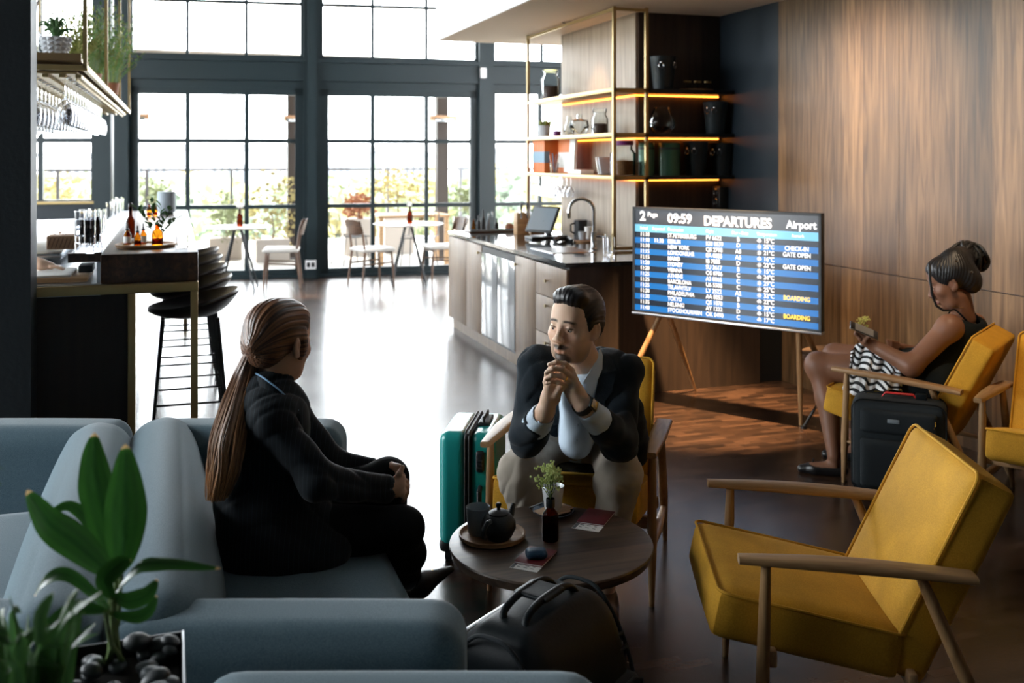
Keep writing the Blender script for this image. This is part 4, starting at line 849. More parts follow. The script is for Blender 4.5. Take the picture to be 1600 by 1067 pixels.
for a_ in (av1, av2):
    b = Vector((a_.x, a_.y, 0)); f = (-RV * .93 + FV * .33); f.z = 0; f.normalize()
    sm = sdf_mesh([cap(b - f * .035 + UV * .032, b + f * .09 + UV * .028, .034, .034, .02), cap(b + f * .09 + UV * .026, b + f * .155 + UV * .020, .035, .022, .02), cap(b - f * .03 + UV * .072, b + f * .085 + UV * .062, .033, .034, .006, True)], .0045, None, 1, clip=[((0, 0, .003), (0, 0, 1))])
    so_ = sdf_obj('ballet_flat', local(sm, vo), 'black_shoe', vw)
    m = M('black_shoe').tube([b + f * .10 + UV * .06 + f.cross(UV) * x_ + UV * abs(math.sin(x_ * 120)) * .010 for x_ in [-.022 + .0044 * i for i in range(11)]], .004, 6); put(m, 'bow', None, so_, vo)
# phone in her hand
pc = D(1350, 516, 4.90); pn = (-FV * .45 + RV * .25 + UV * .8).normalized(); pl = (RV * .72 - UV * .35 - FV * .1); pl = (pl - pn * pl.dot(pn)).normalized(); pr = pl.cross(pn); R = Matrix((pr, pl, pn)).transposed()
plain('screen_grey', (.22, .24, .25), .25)
ph = thing('phone', 'dark smartphone held in the left hand of the woman with the bun', 'phone', pc)
M('black').box((0, 0, 0), (.034, .070, .0042), .004, R).build('case', parent=ph); M('screen_grey').box(pn * .0043, (.030, .046, .0006), 0, R).build('screen', parent=ph); M('steel').box(pn * -.0002, (.0348, .0708, .0025), .002, R).build('rim', parent=ph)
# striped cloth over her lap and the chair arm
def striped():
    m, nt, b = _mat('striped_cloth'); N = nt.nodes; L = nt.links; uv = N.new('ShaderNodeVertexColor'); uv.layer_name = 'Col'; sp = N.new('ShaderNodeSeparateColor'); L.new(uv.outputs[0], sp.inputs[0])
    mu = N.new('ShaderNodeMath'); mu.operation = 'MULTIPLY'; mu.inputs[1].default_value = 12; L.new(sp.outputs[0], mu.inputs[0]); fr = N.new('ShaderNodeMath'); fr.operation = 'FRACT'; L.new(mu.outputs[0], fr.inputs[0])
    cr = N.new('ShaderNodeValToRGB'); cr.color_ramp.interpolation = 'CONSTANT'; cr.color_ramp.elements[0].color = (.008, .010, .012, 1); cr.color_ramp.elements[1].position = .46; cr.color_ramp.elements[1].color = (.78, .80, .82, 1); L.new(fr.outputs[0], cr.inputs[0]); L.new(cr.outputs[0], b.inputs['Base Color']); setp(b, rough=.85)
striped()
top = [D(1330, 548, 4.98), D(1345, 537, 4.98), D(1368, 535, 4.95), D(1392, 545, 4.93), D(1408, 556, 4.84)]; mid_ = [D(1328, 570, 4.97), D(1345, 566, 4.93), D(1366, 565, 4.89), D(1388, 568, 4.86), D(1404, 573, 4.84)]; bot = [D(1316, 607, 4.95), D(1338, 619, 4.91), D(1362, 612, 4.88), D(1385, 608, 4.85), D(1413, 615, 4.82)]
nu, nv_ = 70, 60; V = []; cl = []
for j in range(nv_):
    v = j / (nv_ - 1)
    for i in range(nu):
        u = i / (nu - 1); a, b_, c_ = (Vector(cr_(q, u)) for q in (top, mid_, bot)); p = a * (1 - v) ** 2 + b_ * 2 * v * (1 - v) * 1.0 + c_ * v * v
        p += -FV * (.018 * math.sin(u * 15 + 3 * v) * v + .008 * math.sin(u * 31 + 5 * v)) + UV * .006 * math.sin(u * 11 + 4 * v); V.append(p); s_ = v * .62 + u * -.35 + .5 + .035 * math.sin(u * 17 + v * 4); cl.append((s_, 0, 0, 1))
m = MB().mat('striped_cloth'); F = [[j * nu + i, j * nu + i + 1, (j + 1) * nu + i + 1, (j + 1) * nu + i] for j in range(nv_ - 1) for i in range(nu - 1)]; m.add(V, F, True)
so_ = m.build('striped_cloth', None, None, col=cl); tag(so_, 'black and white striped cloth lying over the lap of the woman with the phone', 'cloth'); md = so_.modifiers.new('thickness', 'SOLIDIFY'); md.thickness = .004
# ------------------------------------------------------------------ the bar at the left
plain('bar_tile', (.02, .022, .025), .12, bump=1.0, bscale=30); plain('terracotta', (.30, .12, .06), .7); plain('green_leaf', (.045, .13, .03), .5); plain('olive_leaf', (.20, .24, .05), .6); plain('pale_leaf', (.34, .36, .12), .6); plain('fresh_leaf', (.09, .22, .035), .45)
plain('grey_ceramic', (.24, .28, .31), .55); plain('pot_grey', (.42, .44, .47), .6); plain('label_white', (.8, .8, .78), .6); plain('steel_soft', (.55, .57, .6), .35, metal=1)
BY, BF = 5.44, 9.74
bar = thing('bar_counter', 'long bar with dark wooden top, dark end panel and brass frame', 'bar counter', (-.2, BY, 0)); O = Vector((-.2, BY, 0))
def pb(mb, name, m, parent, o=O): mb.v = [tuple(Vector(p) - o) for p in mb.v]; return mb.build(name, m, parent)
pb(M('wood_bar_top').bb((-.352, BY, .955), (.12, BF, 1.105), .006), 'top', None, bar)
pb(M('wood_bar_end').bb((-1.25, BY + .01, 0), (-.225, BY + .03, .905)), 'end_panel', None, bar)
pb(M('bar_tile').bb((-1.25, BY + .03, 0), (-.215, BF, .90)), 'body', None, bar)
m = M('brass').bb((-1.25, BY - .03, .905), (.12, BY + .02, .953), .003); m.bb((-.222, BY - .03, 0), (-.186, BY + .02, .905), .003); m.bb((.082, BY - .03, 0), (.118, BY + .02, .905), .003); m.bb((.082, BY, .915), (.118, BF, .953)); m.bb((.082, BF - .05, 0), (.118, BF, .91)); pb(m, 'brass_frame', None, bar)
m = M('steel_soft').bb((-.51, BY + .1, 1.06), (-.352, BF, 1.10))
for k in range(9): m.bb((-.505 + k * .0172, BY + .11, 1.10), (-.496 + k * .0172, BF, 1.108), .001)
pb(m, 'bottle_ledge', None, bar); pb(M('wood_bar_top').bb((-.512, BY + .09, 1.06), (-.352, BY + .1, 1.108)), 'ledge_end', None, bar)
m = M('steel_soft').bb((-1.25, BY, .90), (-.352, BF, .958)); m.bb((-.372, BY + .03, .958), (-.352, BF, 1.06)); pb(m, 'work_surface', None, bar)
pb(M('steel').bb((-1.2, BY + .9, 1.0), (-.62, BF, 1.04), .01), 'raised_sink_unit', None, bar)
# chopping boards, crate of cork, glasses
for k, (a, b, z0, z1, mm, lb) in enumerate((((-.98, BY + .08), (-.42, BY + .5), .960, .985, 'oak_light', 'pale wooden chopping board lying on the bar work surface, lowest of two'), ((-.93, BY + .1), (-.50, BY + .46), .986, .998, 'label_white', 'white cutting sheet on top of the wooden chopping board'))):
    tag(M(mm).bb((a[0], a[1], z0), (b[0], b[1], z1), .003).build('chopping_board'), lb, 'board')
tag(M('black').bb((-.47, BY + .16, .999), (-.40, BY + .34, 1.035), .006).build('card_reader'), 'small black device at the corner of the bar work surface', 'device')
t = thing('cork_crate', 'low brown lattice crate standing behind the bar beside the tall glasses', 'crate', atz(97, 388, 1.06)); m = M('cork'); m.box((0, 0, .04), (.075, .09, .04), .006); m.build('body', parent=t)
m = M('walnut')
for k in range(7): m.bar((-.07 + k * .022, -.092, .01), (-.05 + k * .022, -.092, .07), .005, .004)
m.build('lattice', parent=t); M('clear_glass').lathe([(.03, .08), (.032, .10), (.028, .101), (.0001, .085)], (-.01, 0, 0)).build('glass_dish', parent=t)
def tumbler(name, label, loc, r=.032, h=.13, group=None, mat='crystal'):
    m = M(mat).lathe([(.0001, .004), (r * .85, .004), (r, h), (r - .003, h), (r * .82, .012), (.0001, .012)], n=24); o = m.build(name, loc=loc); return tag(o, label, 'glass', group)
g0 = None
for i, (px, py, st) in enumerate(((126, 396, 3), (140, 397, 3), (133, 392, 3), (150, 394, 3), (147, 389, 3), (158, 390, 3))):
    p = atz(px, py, 1.108)
    p.x = max(-.49, min(-.37, p.x)); 
    for j in range(st):
        q = (p.x, p.y, 1.109 + j * .042)
        if g0 is None: g0 = tumbler('tumbler', 'clear tumbler in the upright stacks at the near end of the bar', q, .030, .13, 'stacked clear tumblers on the bar ledge')
        else: dup(g0, q)
for i, (px, py) in enumerate(((172, 347), (178, 345), (184, 342), (181, 339), (188, 338), (186, 335))):
    p = atz(px, py, 1.108); p.x = max(-.49, min(-.37, p.x)); tumbler('tumbler', 'clear tall glass farther along the bar ledge', p, .03, .15, 'tall glasses farther along the bar ledge')
# round tray with amber bottles and a sprig
TP = atz(228, 386, 1.105)
t = thing('round_tray', 'round wooden tray with amber bottles on the bar top', 'tray', TP); M('tray_wood').lathe([(.0001, .0), (.150, .0), (.158, .010), (.158, .020), (.152, .021), (.146, .010), (.0001, .010)], n=64).build('tray_disc', parent=t)
def bottle(name, label, loc, r, h, neck=.35, mat='amber', cap='black', liquid=True, group=None, cat='bottle', capf=.16, labl=False):
    t = thing(name, label, cat, loc, group=group); s = h * (1 - neck)
    M(mat).lathe([(.0001, .001), (r * .95, .001), (r, .006), (r, s * .82), (r * .88, s * .94), (r * .42, s * 1.10), (r * .38, h * .97), (r * .44, h), (r * .30, h), (r * .28, s * 1.12), (.0001, s * 1.1)], n=28).build('body', parent=t)
    if liquid: M('amber_dark').lathe([(.0001, .004), (r * .9, .006), (r * .92, s * .5), (.0001, s * .5)], n=24).build('liquid', parent=t)
    if cap: M(cap).lathe([(r * .5, h * .93), (r * .5, h * 1.02), (r * .2, h * 1.06), (r * .16, h * (1 + capf)), (.0001, h * (1 + capf))], n=20).build('cap', parent=t)
    if labl: M('label_white').lathe([(r * 1.01, s * .15), (r * 1.01, s * .7)], n=28).build('label', parent=t)
    return t
bz = 1.116
bottle('dropper_bottle', 'small amber dropper bottle with white label, leftmost on the round tray', atz(199, 382, bz), .020, .085, .25, labl=True, capf=.40)
bottle('dropper_bottle', 'small amber dropper bottle in the middle of the three on the round tray', atz(215, 384, bz), .019, .078, .25, capf=.40)
bottle('dropper_bottle', 'small amber dropper bottle nearest the sprig vase on the round tray', atz(224, 381, bz), .018, .082, .25, capf=.40, labl=True)
bottle('beer_bottle', 'tall brown bottle with dark cap behind the dropper bottles', atz(204, 372, bz), .026, .20, .40, 'amber_dark', 'black', False, capf=.05, labl=False)
v = bottle('sprig_vase', 'round-shouldered amber bottle holding a green leafy sprig', atz(246, 383, bz), .030, .115, .30, 'amber', None, True, cat='vase')
def leafy(mb, base, tips, r=.0012, n=7, lw=.011, ll=.035, seed=1, droop=.2):
    rn = random.Random(seed)
    for tp in tips:
        b, tv = Vector(base), Vector(tp); mid = (b + tv) / 2 + Vector((0, 0, droop * (tv - b).length * .3)); P = [b * (1 - q) ** 2 + mid * 2 * q * (1 - q) + tv * q * q for q in [i / 8 for i in range(9)]]; mb.tube(P, r, 5)
        for k in range(n):
            q = .35 + .65 * k / max(1, n - 1); p = b * (1 - q) ** 2 + mid * 2 * q * (1 - q) + tv * q * q; d = (tv - b).normalized(); a = rn.random() * 6.28
            s = Vector((math.cos(a), math.sin(a), rn.uniform(-.2, .5))); s = (s + d * .8).normalized(); w = s.cross(Vector((0, 0, 1))).normalized() * lw; L = ll * rn.uniform(.7, 1.2); up = w.cross(s).normalized() * lw * .4
            mb.add([p, p + s * L * .35 + w + up, p + s * L * .75 + w * .7 + up, p + s * L, p + s * L * .75 - w * .7 + up, p + s * L * .35 - w + up, p + s * L * .4, p + s * L * .75], [[0, 6, 1], [1, 6, 7, 2], [2, 7, 3], [3, 7, 4], [4, 7, 6, 5], [5, 6, 0]], True)
m = M('green_leaf'); leafy(m, (0, 0, .03), [(-.10, -.02, .20), (-.03, .03, .23), (.06, 0, .19), (.09, -.03, .14), (.02, .02, .21), (-.07, .02, .17)], lw=.012, ll=.045, seed=3); m.build('sprig', parent=v)
bottle('amber_bottle', 'small amber bottle standing far down the bar, left of two', atz(233, 338, 1.105), .022, .10, .3); bottle('amber_bottle', 'small amber bottle standing far down the bar, right of two', atz(242, 337, 1.105), .022, .10, .3)
tumbler('tumbler', 'low clear glass right of the tray on the bar', atz(285, 388, 1.105), .035, .07)
t = thing('table_lamp', 'grey cylindrical lamp at the far end of the bar', 'lamp', (-.06, 9.1, 1.105)); M('grey_ceramic').lathe([(.0001, .02), (.074, .02), (.076, .03), (.076, .19), (.07, .195), (.0001, .19)], n=32).build('shade', parent=t); M('black_metal').lathe([(.0001, 0), (.06, 0), (.06, .02), (.0001, .02)], n=20).build('base', parent=t)
# stools
def stool(label, loc, rz):
    t = thing('bar_stool', label, 'stool', loc, rz, 'black bar stools at the bar'); sh = .745
    def shell(u, v):
        a = math.tau * u; r = v ; bx = math.cos(a); by = math.sin(a); back = (.5 + .5 * bx) ** 1.5   # back towards +x
        x = bx * .215 * r; y = by * .235 * r; z = sh + (r ** 4) * (.035 + .09 * back) + .01 * (1 - r) - .02 * (r < .3) * 0; x += back * r ** 3 * .04; return Vector((x, y, z))
    m = M('black_leather'); m.grid(lambda u, v: shell(u, .02 + .98 * v), 48, 16, closed_u=True); m.grid(lambda u, v: shell(u, 1 - .98 * v) + Vector((0, 0, -.022 - .02 * v)) + Vector((math.cos(math.tau * u) * .008, math.sin(math.tau * u) * .008, 0)) * (1 - v), 48, 16, closed_u=True)
    m.grid(lambda u, v: shell(u, 1) * 1 + Vector((math.cos(math.tau * u), math.sin(math.tau * u), 0)) * (.006 * math.sin(v * math.pi) + .004 * v) + Vector((0, 0, -.022 * v)), 48, 5, closed_u=True); m.build('seat', parent=t)
    ft = []
    for sx_, sy_ in ((1, 1), (1, -1), (-1, -1), (-1, 1)):
        a = Vector((sx_ * .14, sy_ * .15, sh - .02)); b = Vector((sx_ * .205, sy_ * .215, 0)); ft.append((a, b)); M('black_metal').cyl(a, b, .011, .008, 12).build('leg', parent=t)
    for i in range(4):
        (a, b), (c, d) = ft[i], ft[(i + 1) % 4]; q = .62 if i % 2 else .70; M('black_metal').cyl(a.lerp(b, q), c.lerp(d, q), .006, n=8).build('footrest', parent=t)
    return t
s0 = stool('black bar stool nearest the sofa', (.085, 5.80, 0), .0); L_ = ['second', 'third', 'fourth', 'fifth']
for k, y_ in enumerate((6.50, 7.15, 7.8, 8.45)): dup(s0, (.085, y_, 0), 0, 'black bar stool, %s from the sofa' % L_[k])
# overhead rack with hanging glasses and plants
ZR = 2.085; RXr = -.46; OR = Vector((RXr, 6.0, ZR)); rk = thing('glass_rack', 'brass framed overhead rack above the bar with hanging glasses and plants', 'rack', OR)
Ys = [5.907, 7.7, 9.568, 11.59]; XL = -1.35
m = M('brass')
for x_ in (RXr, XL):
    m.bar((x_, Ys[0], ZR), (x_, Ys[-1], ZR), .022, .03)
    for y_ in Ys: m.bar((x_, y_, ZR), (x_, y_, 4.9), .022, .022, up=(0, 1, 0))
for y_ in Ys: m.bar((XL, y_, ZR), (RXr, y_, ZR), .022, .03)
m.bar((XL, Ys[0], 3.2), (RXr, Ys[0], 3.2), .022); pb(m, 'frame', None, rk, OR)
m = M('brass_dark'); m.bb((XL, Ys[0] + .03, ZR + .035), (RXr - .02, Ys[-1], ZR + .055)); m.bar((XL, Ys[0] + .02, ZR + .06), (RXr - .02, Ys[0] + .02, ZR + .06), .02, .04); pb(m, 'shelf_board', None, rk, OR)
m = M('brass').bb((XL + .05, Ys[0] + .05, ZR - .03), (RXr - .05, Ys[-1] - .4, ZR - .018))
for k in range(10): x_ = XL + .09 + k * .083; m.bb((x_, Ys[0] + .05, ZR - .05), (x_ + .03, Ys[-1] - .4, ZR - .032))
k = 0; y_ = Ys[0] + .06
while y_ < Ys[-1] - .45: m.bb((RXr - .05, y_, ZR - .07), (RXr - .044, y_ + .012, ZR - .015)); y_ += .03
pb(m, 'glass_hanger', None, rk, OR)
wg = None
for i in range(5):
    for j in range(16):
        x_ = RXr - .11 - i * .166; y_ = Ys[0] + .12 + j * .19 + (i % 2) * .03; z_ = ZR - .046; kind = (j + i) % 3
        if wg is None:
            m = M('crystal').lathe([(.0001, -.003), (.036, 0), (.036, .0), (.006, -.007), (.0038, -.02), (.0038, -.105), (.012, -.118), (.034, -.145), (.044, -.185), (.043, -.225), (.036, -.262), (.0345, -.262), (.041, -.225), (.042, -.185), (.030, -.148), (.0001, -.122)], n=20)
            wg = tag(m.build('wine_glass', loc=(x_, y_, z_)), 'clear stemmed glass hanging upside down from the brass rack', 'glass', 'glasses hanging from the rack over the bar')
        else: dup(wg, (x_, y_, z_))
def fern(name, label, loc, h, r, mats, n=90, seed=1, pot=True, cat='plant', group=None, lw=.008, ll=.04):
    t = thing(name, label, cat, loc, group=group); rn = random.Random(seed)
    if pot: M('terracotta').lathe([(.0001, 0), (.06, 0), (.075, .10), (.07, .10), (.0001, .09)], n=20).build('pot', parent=t)
    for q, mm in enumerate(mats):
        m = M(mm)
        for k in range(n):
            a = rn.random() * 6.283; rr = r * math.sqrt(rn.random()); z = h * rn.uniform(.3, 1); tp = (rr * math.cos(a), rr * math.sin(a), z + .06); leafy(m, (rr * .15 * math.cos(a), rr * .15 * math.sin(a), .08), [tp], .0012, 6, lw, ll, seed=k + seed * 100, droop=.3)
        m.build('foliage', parent=t)
    return t
fern('potted_fern', 'airy yellow-green fern on the overhead rack, nearest of three', (-.62, 7.3, ZR + .055), .40, .20, ['olive_leaf', 'pale_leaf'], 45, 1)
fern('potted_fern', 'airy green fern on the overhead rack, in the middle of three', (-.60, 8.3, ZR + .055), .62, .24, ['olive_leaf', 'fresh_leaf'], 60, 2)
fern('potted_fern', 'airy green fern spilling from the far end of the overhead rack', (-.52, 9.3, ZR + .055), .62, .28, ['olive_leaf', 'fresh_leaf'], 60, 3)
pp = atY(87, 92, 6.12); t = thing('faceted_pot', 'grey faceted pot with a dark succulent on the overhead rack', 'plant pot', (pp.x, 6.12, ZR + .055))
V = []; n_ = 12
prf = [(.052, 0), (.064, .028), (.062, .030), (.074, .058), (.072, .060), (.082, .09), (.080, .092), (.086, .125), (.080, .130), (.076, .12), (.0001, .115)]
m = M('pot_grey')
for k in range(5):
    for i in range(n_):
        a0, a1_, am = [math.tau * (i + q) / n_ for q in (0, 1, .5)]; z0, z1 = k * .026, (k + 1) * .026; r0, r1, rm = .055 + z0 * .22, .055 + z1 * .22, .055 + (z0 + z1) / 2 * .22 + .010
        P4 = [Vector((r0 * math.cos(a0), r0 * math.sin(a0), z0)), Vector((r0 * math.cos(a1_), r0 * math.sin(a1_), z0)), Vector((r1 * math.cos(a1_), r1 * math.sin(a1_), z1)), Vector((r1 * math.cos(a0), r1 * math.sin(a0), z1)), Vector((rm * math.cos(am), rm * math.sin(am), (z0 + z1) / 2))]
        m.add(P4, [[0, 1, 4], [1, 2, 4], [2, 3, 4], [3, 0, 4]])
m.lathe([(.083, .13), (.076, .128), (.0001, .118)], n=24); m.build('pot', parent=t)
m = M('green_leaf'); rn = random.Random(9)
for k in range(34):
    a = rn.random() * 6.28; r_ = rn.uniform(.04, .10); hh = rn.uniform(.05, .13); m.tube([Vector((math.cos(a) * r_ * q, math.sin(a) * r_ * q, .12 + hh * math.sin(q * 2.4))) for q in [i / 8 for i in range(9)]], [.007, .0085, .009, .0085, .008, .007, .005, .004, .001], 6)
m.build('succulent', parent=t)
t = thing('glass_jar', 'clear jar with dried grasses on the overhead rack beside the pillar', 'jar', (pp.x - .13, 6.15, ZR + .055)); M('clear_glass').lathe([(.045, 0), (.05, .01), (.05, .15), (.04, .17), (.038, .17), (.047, .14), (.047, .01), (.0001, .008)], n=24).build('jar_glass', parent=t)
m = M('walnut_z')
for k in range(9): m.tube([(0.01 * math.cos(k), .01 * math.sin(k), .01), (.03 * math.cos(k * 2.1), .03 * math.sin(k * 1.7), .3), (.10 * math.cos(k * 2.1), .08 * math.sin(k * 1.7), .55)], .003, 5)
m.build('dried_stem', parent=t)
# the bartender: only the forearm shows past the pillar
bo = Vector((-1.15, 6.05, 0)); bt = thing('person', 'person behind the bar, only a bare forearm and hand past the dark pillar', 'person', bo)
sh_, el_, wr_ = bo + Vector((.05, -.18, 1.42)), bo + Vector((.22, -.16, 1.12)), atz(64, 413, 1.03)
hd_ = Fr(bo + Vector((0, 0, 1.66)), Rz(math.radians(-80)))
P = [cap(sh_, el_, .048, .042, .03), cap(el_, wr_, .042, .028, .03), cap(wr_, wr_ + Vector((.05, .0, -.01)), .026, .02, .02)]
for k in range(4): P += finger((wr_ + Vector((.05, .02 - .014 * k, -.012)), wr_ + Vector((.085, .022 - .016 * k, -.016)), wr_ + Vector((.11, .024 - .017 * k, -.028))), .0085)
P += finger((wr_ + Vector((.02, .03, -.005)), wr_ + Vector((.045, .045, -.012)), wr_ + Vector((.07, .05, -.02))), .009)
P += head_prims(hd_) + [cap(hd_(0, -.01, -.06), bo + Vector((0, 0, 1.42)), .052, .056, .03), cap(bo + Vector((-.02, .18, 1.40)), bo + Vector((-.02, .30, 1.12)), .048, .042), cap(bo + Vector((-.02, .30, 1.12)), bo + Vector((.2, .25, 1.05)), .04, .03)]
sdf_obj('body', local(sdf_mesh(P, .006, None, 1), bo), 'skin', bt, colshift(skin_col(hd_, SK, (.42, .18, .14), (.03, .02, .015)), bo))
sdf_obj('hair', local(sdf_mesh([hd_.e((0, -.02, .05), (.082, .10, .088), .02), hd_.e((0, .11, .01), (.06, .06, .075), .01, True), hd_.e((0, .03, -.08), (.12, .1, .06), .01, True)], .006), bo), 'hair', bt, lambda V: np.tile((.02, .012, .008), (len(V), 1)))
sdf_obj('shirt', local(sdf_mesh([cap(bo + Vector((0, 0, 1.36)), bo + Vector((0, 0, 1.0)), .14, .15, .05), cap(sh_, bo + Vector((-.02, .18, 1.40)), .065, .065, .04), cap(sh_, sh_.lerp(el_, .7), .06, .055, .03), cap(bo + Vector((-.02, .18, 1.4)), bo + Vector((-.02, .26, 1.22)), .06, .055, .03)], .01), bo), 'dress_black', bt)
sdf_obj('trousers', local(sdf_mesh([cap(bo + Vector((0, 0, .95)), bo + Vector((0, 0, 1.02)), .15, .15, .05), cap(bo + Vector((0, -.09, .9)), bo + Vector((0, -.1, .08)), .09, .055, .05), cap(bo + Vector((0, .09, .9)), bo + Vector((0, .1, .08)), .09, .055, .05)], .012), bo), 'dress_black', bt)
for s in (-1, 1): sdf_obj('shoe', local(sdf_mesh([cap(bo + Vector((-.03, s * .1, .045)), bo + Vector((.14, s * .1, .035)), .042, .035, .02)], .008, clip=[((0, 0, .003), (0, 0, 1))]), bo), 'black_shoe', bt)
# ------------------------------------------------------------------ service counter
plain('stone_top', (.014, .016, .018), .10, coat=.4); plain('fridge_glass', (.42, .43, .44), .16, metal=.0, coat=.6); plain('bucket_black', (.018, .026, .030), .42, metal=.2); plain('canister_green', (.045, .13, .075), .4, metal=.2)
plain('book_orange', (.62, .16, .03), .6); plain('book_blue', (.18, .30, .40), .6); plain('paper', (.82, .81, .78), .7); plain('purple', (.18, .02, .16), .5); plain('spice', (.06, .03, .02), .8, bump=.8, bscale=90, var=.5); plain('nuts', (.20, .09, .03), .8, bump=.9, bscale=60, var=.5); plain('screen_dark', (.02, .025, .03), .15); plain('screen_lit', (.25, .30, .34), .25)
def shL(px, z): p = atX(px, 200, 3.245); p.z = z; return p
def shN(px, z): p = atY(px, 200, 6.872); p.z = z; return p
def cF(px, z=.9, y=8.93): p = atY(px, 360, y); p.z = z; return p
CX, CY0, CY1 = 2.45, 6.1, 9.05; OC = Vector((CX, CY0, 0))
ct = thing('service_counter', 'wooden service counter with dark stone top and brass knobs', 'counter', OC)
def yX(px): return atX(px, 420, CX).y
pb(M('stone_top').prism([(CX - .015, CY0 - .02), (RX - .005, CY0 - .02), (RX - .005, 6.983), (3.38, 6.983), (3.38, CY1), (CX - .015, CY1)], .87, .90), 'stone_top', None, ct, OC)
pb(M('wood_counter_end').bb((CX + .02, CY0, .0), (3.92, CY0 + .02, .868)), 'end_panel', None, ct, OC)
pb(M('black').prism([(CX + .05, CY0 + .03), (RX - .005, CY0 + .03), (RX - .005, 6.98), (3.375, 6.98), (3.375, CY1 - .01), (CX + .05, CY1 - .01)], 0, .865), 'carcass', None, ct, OC)
pb(M('wood_counter').bb((CX + .04, CY0 + .02, 0), (CX + .05, CY1, .10)), 'plinth', None, ct, OC)
ed = [CY0 + .0, yX(837), yX(805), yX(777), yX(752.5), yX(728.5), CY1]
def knob(parent, p): pb(M('brass').lathe([(.0001, .026), (.011, .026), (.012, .018), (.005, .014), (.005, 0)], p, 16, Ry(math.radians(-90))), 'knob', None, parent, OC)
dz = [atX(862, 411 + (595 - 485) / 3.44, CX).z, .0]
zA, zB = .63, .37
for a, b, ky in ((.10, zB, None), (zB, zA, 460), (zA, .855, 415)):
    d_ = pb(M('wood_counter').bb((CX, ed[0] + .003, a + .003), (CX + .022, ed[1] - .003, b - .003), .002), 'drawer', None, ct, OC); knob(d_, (CX, (ed[0] + ed[1]) / 2 + .05, (a + b) / 2 if ky == 415 else b - .06))
d_ = pb(M('wood_counter').bb((CX, ed[1] + .003, .103), (CX + .022, ed[2] - .003, .855), .002), 'door', None, ct, OC); knob(d_, (CX, ed[2] - .05, .79))
fr_ = pb(M('black').bb((CX + .004, ed[2] + .003, .103), (CX + .02, ed[4] - .003, .855)), 'fridge_front', None, ct, OC)
for a, b in ((ed[2], ed[3]), (ed[3], ed[4])): pb(M('fridge_glass').bb((CX - .002, a + .012, .12), (CX + .004, b - .006, .80), .003), 'glass_door', None, fr_, OC)
d_ = pb(M('wood_counter').bb((CX, ed[4] + .003, .103), (CX + .022, ed[5] - .003, .855), .002), 'door', None, ct, OC); knob(d_, (CX, ed[4] + .05, .79))
d_ = pb(M('wood_counter').bb((CX, ed[5] + .003, .103), (CX + .022, ed[6] - .003, .855), .002), 'door', None, ct, OC)
pb(M('wood_counter').bb((CX, CY1 - .001, .1), (3.3, CY1 + .02, .868)), 'far_panel', None, ct, OC)
sk = atz(880, 392, .9); m = M('steel'); m.bb((sk.x - .16, sk.y - .20, .9), (sk.x + .18, sk.y + .28, .9035), .001); m.mat('black_metal').bb((sk.x - .13, sk.y - .17, .9036), (sk.x + .15, sk.y + .25, .9042)); pb(m, 'sink', None, ct, OC)
# faucet
fp = atz(928, 389, .9035); t = thing('faucet', 'tall chrome gooseneck faucet on the service counter', 'faucet', fp)
h0 = .285; end = (atz(887, 389, .9035) - fp); end.normalize(); R_ = .094
pts = [Vector((0, 0, .01)), Vector((0, 0, h0))] + [end * (R_ * (1 - math.cos(a))) + Vector((0, 0, h0 + R_ * math.sin(a))) for a in [math.pi * i / 16 for i in range(1, 16)]] + [end * (2 * R_) + Vector((0, 0, h0 - .015))]
M('chrome').tube(pts, .0125, 14).build('spout', parent=t); M('chrome').cyl(end * 2 * R_ + Vector((0, 0, h0 - .01)), end * 2 * R_ + Vector((0, 0, h0 - .055)), .016, .014).build('spray_head', parent=t)
M('chrome').lathe([(.028, 0), (.028, .008), (.021, .012), (.021, .13), (.0001, .135)], n=24).build('base', parent=t); m = M('chrome').cyl((0, 0, .10), -end * .07 + Vector((0, 0, .10)), .014); m.mat('oak').cyl(-end * .07 + Vector((0, 0, .10)), -end * .082 + Vector((0, 0, .10)), .014); m.build('lever', parent=t)
# till
pt_ = atz(838, 372, .9); t = thing('till', 'black tilted touchscreen till on the service counter', 'till', pt_)
c_ = atd(857, 343, 8.15) - pt_; nn_ = Vector((-.80, -.42, .50)).normalized(); xx = nn_.cross(UV).normalized(); yy = xx.cross(nn_)
xx = -xx; R = Matrix((xx, yy, nn_)).transposed()
if R.determinant() < 0: R = Matrix((-xx, yy, nn_)).transposed()
c_ = Vector((.06, .0, .16)); M('black').box(c_, (.15, .125, .012), .008, R).build('monitor', parent=t); M('screen_lit').box(c_ + nn_ * .0125, (.135, .105, .0008), 0, R).build('screen', parent=t)
M('black').bb((-.02, -.10, 0), (.26, .12, .018), .006).build('base', parent=t); M('black').bar((.12, 0, .01), c_ - nn_ * .01, .08, .03).build('neck', parent=t); M('black').bb((-.10, -.16, 0), (.02, .02, .022), .006).build('keypad', parent=t)
tag(M('black').tube([atz(866, 376, .915), atz(875, 372, .93), atz(886, 372, .92), atz(894, 376, .915)], [.02, .026, .022, .014], 10).build('barcode_scanner'), 'black hand scanner lying beside the till', 'scanner')
